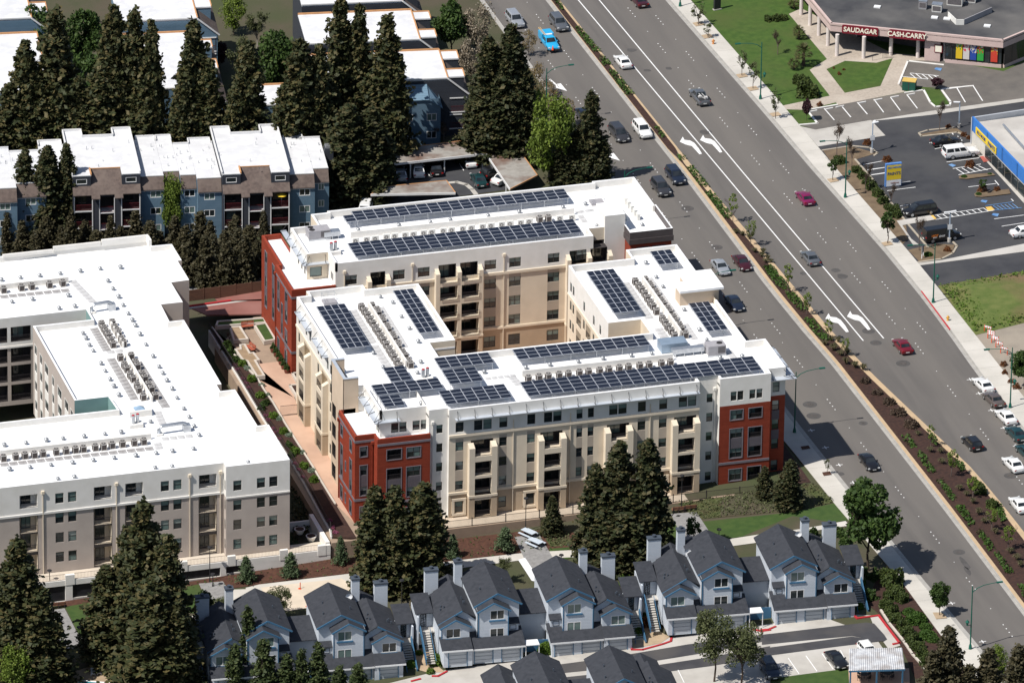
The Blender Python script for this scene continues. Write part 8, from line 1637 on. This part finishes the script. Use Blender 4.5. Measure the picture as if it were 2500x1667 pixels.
K_={'redwood':([conifer(s,LM_['redwood'],dens=1.25) for s in(1,2,3,4)],20,2.75,'redwood_tree','tree'),'dark':([conifer(s,LM_['dark'],dens=1.25) for s in(5,6,7)],20,2.75,'redwood_tree','tree'),'sapling':([conifer(s,LM_['juniper'],8,1.9,.42,.6,.3,.12) for s in(8,9,10)],8,1.9,'conifer_tree','tree'),'pine':([conifer(s,LM_['pine'],9,1.7,.36,.55,.32,.1) for s in(11,12)],9,1.7,'pine_tree','tree'),'cedar':([conifer(s,LM_['cedar'],5,1.9,.34,.8,.24,.02) for s in(13,14)],5,1.9,'cedar_tree','tree'),'green':([broad(s,LM_['green']) for s in(20,21,22)],8,3,'broadleaf_tree','tree'),'lime':([broad(s,LM_['lime'],n=3600,size=.26,low=.12,clumps=46,bark=M_twig) for s in(23,24)],8,3,'spring_tree','tree'),'olive':([broad(s,LM_['olive'],n=5200,size=.2,low=.3) for s in(25,26)],8,3,'olive_tree','tree'),'purple':([broad(27,LM_['purple'])],8,3,'purple_tree','tree'),'blossom':([broad(s,LM_['blossom'],n=3000,size=.24,low=.1,bark=M_twig) for s in(28,29)],8,3,'blossom_tree','tree'),'tan':([broad(30,LM_['tan'],n=2200,size=.22,low=.08,bark=M_twig)],8,3,'budding_tree','tree'),'street':([broad(s,LM_['green'],5,1.3,900,.26,.38,14) for s in(31,32)],5,1.3,'street_tree','tree'),'young':([broad(s,LM_['olive'],5,1.2,420,.2,.3,14,M_twig) for s in(33,34)],5,1.2,'young_tree','tree'),'spring':([broad(s,LM_['lime'],5,1.1,380,.2,.3,14,M_twig) for s in(35,36)],5,1.1,'young_tree','tree'),'bare':([bare(s,M_twig,lm=LM_['brown']) for s in(37,38)],7,2.4,'bare_tree','tree'),'birch':([bare(39,M_pbark,9,2600,LM_['olive'],.16)],9,2.8,'birch_tree','tree'),'bush':([bush(s,LM_['hedge']) for s in(41,42)],1.3,1,'shrub','shrub'),'ball':([bush(43,LM_['bright'],1500,.16,.9,True)],1.2,1,'clipped_shrub','shrub'),'mound':([bush(44,LM_['cover'],1500,.16,.6,True)],.8,1,'clipped_shrub','shrub'),'bushg':([bush(45,LM_['green'],800,.24)],1.3,1,'shrub','shrub'),'bushr':([bush(46,LM_['rust'],700,.2)],1.3,1,'shrub','shrub'),'bushs':([bush(47,LM_['silver'],500,.2,.5)],.7,1,'shrub','shrub'),'bushb':([bush(48,LM_['brown'],500,.2,.7)],.9,1,'dormant_shrub','shrub'),'bushl':([bush(49,LM_['bright'],700,.24)],1.3,1,'shrub','shrub'),'bushp':([bush(50,LM_['pink'],420,.2,.6)],.8,1,'flowering_shrub','shrub'),'flax':([flaxm(s,LM_['flax']) for s in(51,52)],1.0,1,'flax_plant','plant'),'palm':([palm(53)],3.2,1.9,'fan_palm','palm')}
PROTO={};CNT={}
def topiary():pass
def place(kind,x,y,z,h,w,label,group):
 V,H0,R0,nm,cat=K_[kind];i=CNT.get(kind,0);CNT[kind]=i+1;me=V[i%len(V)];t=thing(nm,label,cat,(x,y,z),random.uniform(0,6.28),group);t.scale=(w/2/R0,w/2/R0,h/H0);put(me[0].name,me[0],t,local=True);put(me[1].name,me[1],t,local=True);return t
def zat(px,py,y):d=ray(px,py);k=(y-cam_loc.y)/d.y;return cam_loc.z+d.z*k
def row(kind,Z,L,label,group,start='left',zb=None,dy=0):
 """L: (base, top, width px) readings"""
 L=sorted(L,key=lambda q:q[0][0]);n=len(L)
 for i,(b,tp,w) in enumerate(L):
  k_=1.0;bx,by=Z(b[0],b[1]+dy);tx,ty=Z(*tp)
  if zb is None:x,y=G(bx,by);z=hz(x)
  else:x,y=at_z(bx,by,zb);z=zb
  h=zat(tx,ty,y)-z;ws=(Z(w,0)[0]-Z(0,0)[0])/17.0
  place(kind,x,y,z,h,ws,label.replace('#',ORD[i] if n>1 else '').strip() if '#' in label else label,group)
Zo=Zm(0,0,.9408)
row('redwood',Zo,[((60,330),(58,95),100),((130,325),(140,25),125),((85,332),(95,165),110),((20,335),(20,195),90),((265,320),(262,20),110),((310,320),(300,28),100),((350,325),(348,48),75),((235,332),(240,150),110),((330,332),(330,175),110),((445,320),(450,50),105),((482,328),(475,140),90),((570,320),(570,100),100),((690,330),(690,95),115),((732,325),(718,105),80),((655,332),(660,195),90),((420,335),(420,190),80),((180,335),(180,180),90),((540,335),(545,200),80)],'# redwood from the left in the stand behind the blue apartments','redwoods behind the blue apartments',dy=92)
row('redwood',Zo,[((780,300),(768,0),95),((825,300),(818,15),80),((890,320),(892,40),105),((750,330),(745,185),100),((855,322),(850,170),100)],'# redwood from the left in front of the charcoal apartments','redwoods before the charcoal apartments',dy=62)
row('dark',Zo,[((800,462),(810,240),105),((850,452),(855,250),100),((770,455),(775,300),80),((880,440),(885,300),70)],'# dark redwood from the left beside the carport','dark redwoods by the carport')
row('dark',Zo,[((1170,332),(1175,60),105),((1120,330),(1110,90),105),((1142,338),(1150,200),105),((1095,332),(1095,200),80),((1200,335),(1195,150),80)],'# dark redwood from the left beside the blossom trees','dark redwoods by the boulevard',dy=36)
row('dark',Zo,[((1355,425),(1360,212),72),((1325,420),(1330,300),75),((1382,428),(1380,320),55),((1290,425),(1285,335),60)],'# conifer from the left behind the far wing at the boulevard','conifers behind the far wing')
row('dark',Zo,[((60,532),(62,345),72),((112,532),(128,335),85),((155,530),(155,332),60),((95,536),(100,385),70)],'# dark conifer from the left against the blue apartments','conifers against the blue apartments',dy=30)
row('redwood',Zo,[((860,1350),(850,1120),90),((908,1352),(905,1120),85),((970,1345),(968,1110),105)],'# redwood from the left below the red south-west tower','redwoods below the south-west tower')
row('dark',Zo,[((1365,1300),(1360,1070),88),((1420,1300),(1425,1015),95),((1485,1300),(1478,1012),95),((1452,1310),(1450,1130),110),((1395,1308),(1395,1150),95)],'# redwood from the left before the front facade','redwoods before the front facade')
row('redwood',Zo,[((45,1560),(45,1240),115),((15,1545),(10,1300),90),((95,1570),(80,1350),105),((290,1500),(285,1215),75),((332,1540),(330,1155),120),((388,1562),(385,1230),105),((245,1525),(250,1300),95),((352,1600),(350,1330),140),((410,1600),(415,1380),90)],'# redwood from the left at the lower left corner','redwoods at lower left')
row('pine',Zo,[((570,1570),(568,1395),50),((730,1600),(730,1478),52),((692,1605),(690,1492),42),((605,1605),(603,1470),60),((658,1605),(655,1505),52),((822,1615),(825,1525),52),((780,1610),(780,1530),45),((475,1480),(470,1360),50),((540,1600),(540,1480),50)],'# young pine from the left before the western townhouses','young pines at the bottom')
row('cedar',Zo,[((565,1335),(560,1280),48),((668,1325),(665,1270),48),((782,1295),(778,1235),40),((1160,1268),(1160,1212),52),((1040,1280),(1038,1230),40)],'# silvery young cedar from the left along the mulch bed','young cedars along the mulch bed')
row('dark',Zo,[((1267,1228),(1267,1140),40),((1755,1145),(1752,1072),34),((1812,1168),(1812,1058),55)],'# small dark conifer from the left before the front walk','small conifers before the front walk')
row('sapling',Zo,[((x+(i*13%9),592+(i%3)*8-x*.02),(x+(i*13%9),488+(i*7%5)*11-x*.0),40+(i*5%4)*7) for i,x in enumerate(range(18,600,29))],'# brown juniper from the left in the screen behind the bare white roof','junipers behind the bare roof')
row('sapling',Zo,[((430,655),(425,560),60),((470,668),(466,548),60),((520,668),(520,560),60),((562,660),(562,545),60),((592,640),(590,555),45),((490,640),(490,540),50),((545,635),(545,530),50)],'# thin pine from the left along the back lane','thin pines along the back lane')
row('green',Zo,[((80,190),(85,15),115),((195,180),(195,20),100),((205,290),(200,125),105),((630,250),(622,75),110)],'# leafy green tree from the left among the redwoods','green trees among the redwoods')
row('lime',Zo,[((395,545),(390,400),62)],'lime green spring poplar against the blue apartments',None);row('lime',Zo,[((537,80),(535,-10),65)],'lime green tree at the top edge beside the balconies',None)
row('lime',Zo,[((1262,425),(1258,215),115),((1222,350),(1218,200),85),((1300,400),(1300,250),60)],'# lime spring tree from the left behind the carport','lime trees behind the carport')
row('green',Zo,[((1035,135),(1030,5),95)],'weeping green tree beside the charcoal apartments',None);row('purple',Zo,[((475,150),(475,55),62)],'purple leaved tree between the redwoods',None);row('purple',Zo,[((505,165),(502,95),40)],'smaller purple leaved tree beside the patch of lawn',None)
row('blossom',Zo,[((1100,130),(1102,0),85),((1085,205),(1080,80),70),((1130,190),(1130,90),60)],'# pale blossom tree from the left beside the boulevard','pale blossom trees');row('tan',Zo,[((1235,225),(1235,145),60),((1262,258),(1258,190),55),((1300,290),(1298,225),55),((1215,130),(1212,70),45)],'# tan budding tree from the left along the near kerb','tan budding trees');row('birch',Zo,[((545,230),(545,50),90),((590,120),(585,0),70)],'# bare birch from the left by the patch of lawn','bare birches');row('bare',Zo,[((1020,325),(1020,272),80)],'bare spreading tree at the corner of the carport',None)
row('green',Zo,[((1995,1310),(1995,1108),140)],'large round green tree at the boulevard beside the townhouses',None);row('green',Zo,[((2158,1415),(2158,1338),46)],'small street tree on the near pavement with a dirt square',None);row('olive',Zo,[((1640,1565),(1632,1398),105),((1702,1572),(1700,1432),110)],'# olive tree from the left over the townhouse drive','olive trees over the drive');row('sapling',Zo,[((2175,1610),(2168,1445),85),((2140,1620),(2138,1500),70),((2268,1610),(2262,1495),75),((2335,1620),(2335,1485),75),((2225,1620),(2222,1530),60)],'# grey-green juniper from the left at the lower right corner','junipers at lower right');row('lime',Zo,[((2290,1560),(2290,1482),50)],'bright leafed young tree at the lower right pavement',None);row('lime',Zo,[((35,1600),(35,1480),80)],'bright lime tree at the bottom left corner',None);row('olive',Zo,[((640,1420),(640,1345),62)],'drooping willow-like tree on the sand court',None);row('olive',Zo,[((505,1440),(505,1370),60)],'thin olive tree beside the western gravel path',None);row('birch',Zo,[((1165,1340),(1165,1265),55)],'white stemmed birch beside the picnic tables',None);row('birch',Zo,[((1880,1300),(1880,1225),40)],'white stemmed birch behind the boulevard end townhouse',None);row('street',Zo,[((1592,1260),(1592,1192),40)],'small green tree beside the gravel path bench',None)
gE='street trees along the far pavement'
row('young',Z13,[((1697,232),(1700,20),150),((1780,345),(1780,205),110),((2083,685),(2085,430),110),((2182,800),(2185,540),110)],'# young street tree from the top along the market lawn',gE);row('young',Z14,[((120,1065),(130,785),110)],'young street tree with an orange guard at the market drive',gE);row('purple',Z14,[((398,1080),(385,880),100)],'small bare purple tree at the corner of market bays',None);row('street',Z18,[((633,120),(630,-85),110),((1115,680),(1130,400),150)],'# leafy street tree from the top by the paint shop lot',gE)
row('bare',Z14,[((140,490),(140,215),160),((1583,1170),(1585,800),150),((665,1400),(650,1010),170),((800,1500),(810,1140),150),((960,1700),(950,1380),130)],'# bare young tree from the left around the market and paint shop lots','bare trees round the shop lots');row('bare',Z18,[((1150,365),(1155,60),130),((1400,740),(1400,350),150),((918,215),(915,-20),110)],'# bare young tree from the left by the paint shop hedge','bare trees by the hedge');row('purple',Z14,[((1560,800),(1555,695),125)],'dark purple small tree beside the green cabinet',None)
row('palm',Z14,[((285,80),(285,0),150),((330,350),(325,225),160),((370,590),(380,375),230),((285,620),(280,520),150)],'# fan palm from the left on the market lawn','fan palms on the market lawn')
def shrubs(kind,Z,L,label,group,zb=None):
 for i,(px,py,w) in enumerate(L):
  x,y=G(*Z(px,py)) if zb is None else at_z(*Z(px,py),zb);z=hz(x) if zb is None else zb;ws=(Z(w,0)[0]-Z(0,0)[0])/17.0;V,H0,R0,nm,cat=K_[kind];place(kind,x,y,z+(.15 if 39<x<53 else 0),ws/2*H0*random.uniform(.85,1.2),ws,label.replace('#',ORD[i] if len(L)>1 else '').strip(),group)
shrubs('bush',Z14,[(400,850,210),(330,740,120)],'# big dark round shrub on the market lawn','dark shrubs on the market lawn');shrubs('bush',Z14,[(60,190,90),(130,185,90),(190,180,80)],'# bush from the left in the clump at the top of market lawn','bushes on the market lawn');shrubs('bushr',Z14,[(640,615,30),(730,630,30),(690,670,40),(515,945,60),(440,960,30)],'# small rust shrub from the top around the market paths','rust shrubs by the market')
shrubs('hedge' if False else 'bush',Z18,[(840,40,90),(890,90,100),(940,140,100),(985,190,110),(1030,250,110),(1080,310,110),(1130,370,90),(1180,430,130),(690,-40,110)],'# shrub from the top in the hedge along paint shop lot','hedge along the paint shop lot');shrubs('bushr',Z14,[(935,1290,70),(1110,1440,80),(1800,1215,60),(1850,1240,60),(1660,1140,60)],'# russet shrub from the left in the paint shop lot','russet shrubs in the lot');shrubs('bushr',Z18,[(1960,215,80),(2090,210,60),(1650,740,70),(1850,-10,90)],'# russet shrub from the top in the lot islands','russet shrubs in the lot islands');shrubs('mound',Z18,[(1930,245,70),(1800,90,70),(1480,780,90),(2030,65,60)],'# low green mound from the top in the lot islands','green mounds in the lot islands')
E_('lot_island',Z18,[(1890,245),(1910,225),(2200,200),(2215,240),(1960,272),(1900,265)],.16,MATS['dry_bed_soil']);E_('lot_island',Z18,[(1750,90),(1770,75),(2050,55),(2080,75),(1820,110),(1760,108)],.16,MATS['dry_bed_soil'])
row('street',Z18,[((1965,230),(1970,100),90)],'small rusty tree in the lot island',None);row('green',Z24,[((2334,480),(2334,140),260)],'dense dark tree at the right edge by the rocks',None);shrubs('bushr',Z24,[(2150,270,60),(2160,340,60),(2220,420,60),(2260,470,70)],'# rust clump from the top among rocks at the right edge','rust clumps by the rocks')
# median planting
row('spring',Z17,[((2000,490),(2000,215),100),((2155,700),(2165,445),110)],'# young lime tree from the top on the narrow median','young trees on the median');row('spring',Z18,[((232,1115),(240,845),110),((395,1315),(415,1080),110),((590,1540),(610,1335),100)],'# young lime tree from the top opposite the turn arrows','young trees on the median');row('spring',Z24,[((733,190),(730,5),90),((1500,1000),(1515,780),90),((1685,1255),(1710,975),130),((1875,1440),(1885,1250),140)],'# young lime tree from the top on the wide median','young trees on the median');row('spring',Z28,[((2040,210),(2040,-10),130),((2195,390),(2195,150),130)],'# young lime tree from the top on the lower median','young trees on the median')
shrubs('flax',Z17,[(2030,590,110),(2090,610,110),(2150,640,110),(2200,760,110),(2260,800,110),(2300,850,110)],'# flax clump from the top on the narrow median','flax on the median');shrubs('flax',Z18,[(10,770,110),(50,830,110),(80,850,90),(620,1545,110),(680,1560,110)],'# flax clump from the top opposite the turn lanes','flax on the median');shrubs('flax',Z24,[(560,90,120),(640,140,140),(700,180,130),(760,170,130),(750,260,130),(830,290,130),(900,310,130),(1390,890,100),(1500,1040,110),(1590,1050,120),(1600,1140,130),(1760,1380,120),(1820,1430,110),(1880,1500,110)],'# flax clump from the top on the wide median','flax on the median');shrubs('flax',Z28,[(1930,80,130),(1980,150,120),(2080,250,120),(2210,420,120),(2270,480,130),(2300,540,110)],'# flax clump from the top on the lower median','flax on the median');shrubs('bushb',Z24,[(925,420,90),(1030,520,100),(1130,610,110),(1220,700,130),(1330,810,130)],'# dormant grey shrub from the top on the wide median','dormant shrubs on the median');shrubs('bush',Z24,[(1950,1400,110),(2050,1530,110),(1920,1350,90)],'# round green shrub from the top on the wide median','round shrubs on the median')
def cover(name,Z,polys,kind,n,h,size,z0=.15,label=None,parent=None):
 C=[]
 for pl in polys:
  P_=np.array([G(*Z(*p)) if z0<1 else p for p in pl]);lo,hi=P_.min(0),P_.max(0);k=0;tot=max(8,int(n*abs((hi-lo).prod())*.7));q=rng.uniform(lo,hi,(tot*3,2));ins=np.zeros(len(q),bool)
  for i in range(len(P_)):
   a,b=P_[i],P_[i-1];c=((a[1]>q[:,1])!=(b[1]>q[:,1]))&(q[:,0]<(b[0]-a[0])*(q[:,1]-a[1])/(b[1]-a[1]+1e-9)+a[0]);ins^=c
  q=q[ins][:tot];C.append(np.c_[q,[hz(x)+z0+rng.uniform(.02,h) for x in q[:,0]]])
 o=put(name,leaf_mesh(name,np.concatenate(C),size,LM_[kind],1.3,.5));tag(o,label,kind='stuff');return o
cover('ground_cover',Z13,[[(450,0),(395,0),(480,105),(500,100)],[(600,250),(645,260),(830,470),(770,480),(620,300)],[(810,510),(870,520),(920,590),(850,600)],[(890,640),(950,640),(1130,850),(1050,865)],[(1300,1140),(1340,1140),(1410,1240),(1370,1240)],[(1500,1400),(1560,1390),(1590,1430),(1530,1440)]],'cover',26,.35,.28,label='green ground cover on the narrow upper median');cover('ground_cover',Z17,[[(1590,5),(1650,0),(1800,180),(1720,185)],[(1750,225),(1810,220),(2010,440),(1930,475)],[(2270,890),(2334,880),(2400,990),(2334,990)]],'cover',26,.35,.28,label='green ground cover on the median beside the far wing');cover('ground_cover',Z18,[[(10,890),(90,880),(260,1090),(150,1095)],[(200,1120),(290,1120),(430,1290),(330,1290)],[(370,1350),(450,1345),(590,1530),(500,1530)]],'cover',26,.35,.28,label='green ground cover opposite the turn arrows');cover('ground_cover',Z24,[[(500,0),(600,0),(620,60),(540,60)],[(1240,910),(1310,900),(1380,1000),(1310,1010)],[(1370,1060),(1430,1040),(1550,1220),(1490,1235)],[(1460,880),(1520,880),(1590,970),(1530,980)],[(1700,1130),(1770,1120),(1820,1200),(1760,1215)],[(1550,1300),(1610,1290),(1740,1470),(1680,1480)],[(1720,1530),(1780,1520),(1850,1600),(1780,1610)]],'cover',26,.4,.28,label='green ground cover patches on the wide median');cover('ground_cover',Z28,[[(1720,10),(1800,0),(1900,160),(1840,185)],[(2060,430),(2110,425),(2250,600),(2180,615)],[(2080,0),(2130,0),(2180,120),(2130,160)],[(1900,220),(1960,215),(2080,390),(2020,410)],[(2270,710),(2334,700),(2400,800),(2334,830)]],'cover',26,.4,.28,label='green ground cover patches on the lower median')
cover('rough_grass',Z18,[[(1580,1065),(1890,1480),(2334,1380),(2500,1350),(2500,900),(2334,935)]],'bright',6,.35,.3,.35,'tufts of rough grass on the bank')
cover('park_cover',Zm(0,0,1),[[(1650,1225),(1703,1222),(1985,1180),(2040,1226),(1940,1247),(1700,1268)],[(1320,1300),(1385,1295),(1400,1330),(1345,1335)]],'olive',14,.35,.22,.02,'low shrubs carpeting the bed before the red tower')
cover('mulch_seedlings',Zm(0,0,1),[[(430,1440),(560,1390),(800,1362),(900,1360),(1092,1318),(1300,1294),(1400,1300),(1440,1340),(1290,1347),(1100,1370),(834,1402),(632,1426)]],'green',1.4,.3,.2,.02,'small green seedlings scattered over red-brown mulch')
cover('ivy',Zm(0,0,1),[[(515,820),(560,850),(640,960),(700,1050),(740,1140),(760,1200),(770,1290),(715,1340),(710,1150),(640,1020),(560,930)]],'dark',8,.7,.35,0.6,'dark ivy and brush in the gap between buildings')
# terrace bed
Bz=-.3
shrubs('bushl',Zg1,[(1200,870,170),(1370,1170,170),(1530,1480,180)],'# fresh green shrub from the top in the terrace bed','green shrubs in the terrace bed',Bz);shrubs('bushl',Zg2,[(1160,300,180),(1350,600,160),(1570,980,180),(1740,1260,170),(1930,1530,160)],'# fresh green shrub from the middle in the terrace bed','green shrubs in the terrace bed',Bz);shrubs('bushs',Zg1,[(1290,950,150),(1560,1250,120),(1680,1450,120)],'# silvery low shrub from the top in the terrace bed','silver shrubs in the terrace bed',Bz);shrubs('bushs',Zg2,[(1270,340,140),(1470,650,150),(1700,980,130),(1880,1330,150)],'# silvery low shrub from the middle in the terrace bed','silver shrubs in the terrace bed',Bz);shrubs('bushp',Zg1,[(1030,880,90),(1090,960,90),(1200,1140,90),(1250,1220,90),(1300,1310,90)],'# pink flowering shrub from the top in the terrace bed','pink shrubs in the terrace bed',Bz);shrubs('bushp',Zg2,[(1000,270,90),(1060,360,90),(1150,520,100),(1200,600,100),(1260,720,90),(1570,1190,90),(1640,1310,90),(1720,1450,90)],'# pink flowering shrub from the middle in the terrace bed','pink shrubs in the terrace bed',Bz);shrubs('bushp',Zg3,[(2220,720,110),(2290,850,110),(2340,940,110)],'# pink flowering shrub from the top at the white corner wall','pink shrubs in the terrace bed',Bz);shrubs('bushg',Zg1,[(880,560,200),(960,660,180),(1060,800,180),(900,480,120)],'# dark green shrub from the top in the terrace bed','dark shrubs in the terrace bed',Bz);shrubs('bushg',Zg2,[(930,140,160),(1000,60,160),(1450,850,140),(1500,1050,140)],'# dark green shrub from the middle in the terrace bed','dark shrubs in the terrace bed',Bz);row('bare',Zg1,[((940,450),(945,190),180)],'bare young tree beside the bare planter',None,zb=-.5)
for t in POTS:o=put('foliage',K_['bushg'][0][0][0],t,(0,0,.55),0,True,(.42,.42,.55))
# townhouse gardens and clipped hedges
shrubs('ball',Zt,[(340,1290,150),(1165,1140,110)],'# bright clipped shrub from the left at the garages','clipped shrubs at the garages');shrubs('ball',Zs,[(1610,1390,150),(1400,1420,95),(1470,1310,70)],'# bright clipped shrub from the right at the middle garages','clipped shrubs at the garages');shrubs('ball',Z28,[(872,900,75),(85,960,110),(870,680,110)],'# bright clipped shrub beside the boulevard end garages','clipped shrubs at the garages');shrubs('bushr',Zt,[(1180,930,80),(1250,1060,110),(1290,1100,60)],'# russet shrub from the top by the outside stair','russet shrubs by the stair');shrubs('bushr',Zs,[(1430,1200,90),(1400,1110,60)],'# rust red shrub beside the middle outside stair','russet shrubs by the stair');shrubs('bushl',Zs,[(1350,1030,110),(1570,1480,70)],'# fresh green shrub in the middle passage','passage shrubs');shrubs('bushl',Zt,[(1050,690,110),(1240,985,70),(1350,1030,80),(1400,1030,90)],'# fresh green shrub from the top in the eastern passage','passage shrubs');shrubs('bushg',Z28,[(960,820,120),(1000,640,110),(900,600,100),(700,260,110),(740,330,110),(440,270,110)],'# green shrub from the top beside the boulevard end townhouse','green shrubs by the end townhouse');shrubs('green' if False else 'bushg',Zt,[(1000,1480,190)],'round green shrub tree by the basketball hoop',None);shrubs('bushg',ZL,[(860,1370,95)],'clipped green ball behind the loungers',None);shrubs('bushg',ZL,[(1800,860,140)],'leafy green shrub beside the western townhouse chimney',None)
hd=[(1100,640,130),(1170,700,190),(1200,790,150),(1130,830,110),(1110,900,120),(1160,960,120),(1200,1020,120),(1250,1080,120),(1300,1140,120),(1340,1210,120),(1390,1270,120),(1430,1340,120),(1480,1410,130),(1530,1490,140),(1250,840,110)]
shrubs('bush',Z28,hd,'# shrub from the top in the olive hedge beside the near pavement','olive hedge beside the near pavement');shrubs('mound',Z28,[(1310,950,120),(1375,1020,190),(1460,1080,120),(1470,1160,170),(1520,1190,120)],'# clipped round mound from the top beside the near pavement','clipped mounds beside the near pavement')
row('young',Z24,[((580,1235),(582,1090),60)],'staked young tree on the near pavement',None);E_('tree_square',Z24,[(535,1225),(605,1215),(622,1245),(550,1255)],.17,M_rmulch);E_('tree_square',Z24,[(345,995),(415,985),(432,1012),(360,1022)],.17,M_rmulch);E_('tree_square',Z28,[(1520,950),(1610,950),(1650,1000),(1550,1008)],.17,MATS['sandy_garden'])
for Z,q in((Z13,(1697,225)),(Z13,(1775,335)),(Z13,(2083,685)),(Z13,(2182,800)),(Z14,(120,1030)),(Z18,(633,120)),(Z18,(1115,685))):
 E_('tree_square',Z,[(q[0]-55,q[1]-8),(q[0]+25,q[1]-22),(q[0]+55,q[1]+8),(q[0]-25,q[1]+22)],.17,MATS['sandy_garden'])
 # ---- lettering: curves to plain meshes
bpy.context.view_layer.update();_dg=bpy.context.evaluated_depsgraph_get()
for o in TEXTS:
 me=bpy.data.meshes.new_from_object(o.evaluated_get(_dg));n2=bpy.data.objects.new('lettering',me);COL.objects.link(n2)
 n2.parent=o.parent;n2.matrix_parent_inverse=o.matrix_parent_inverse;n2.location=o.location;n2.rotation_euler=o.rotation_euler;n2.scale=o.scale
 if not me.materials and o.data.materials:me.materials.append(o.data.materials[0])
for o in TEXTS:bpy.data.objects.remove(o)
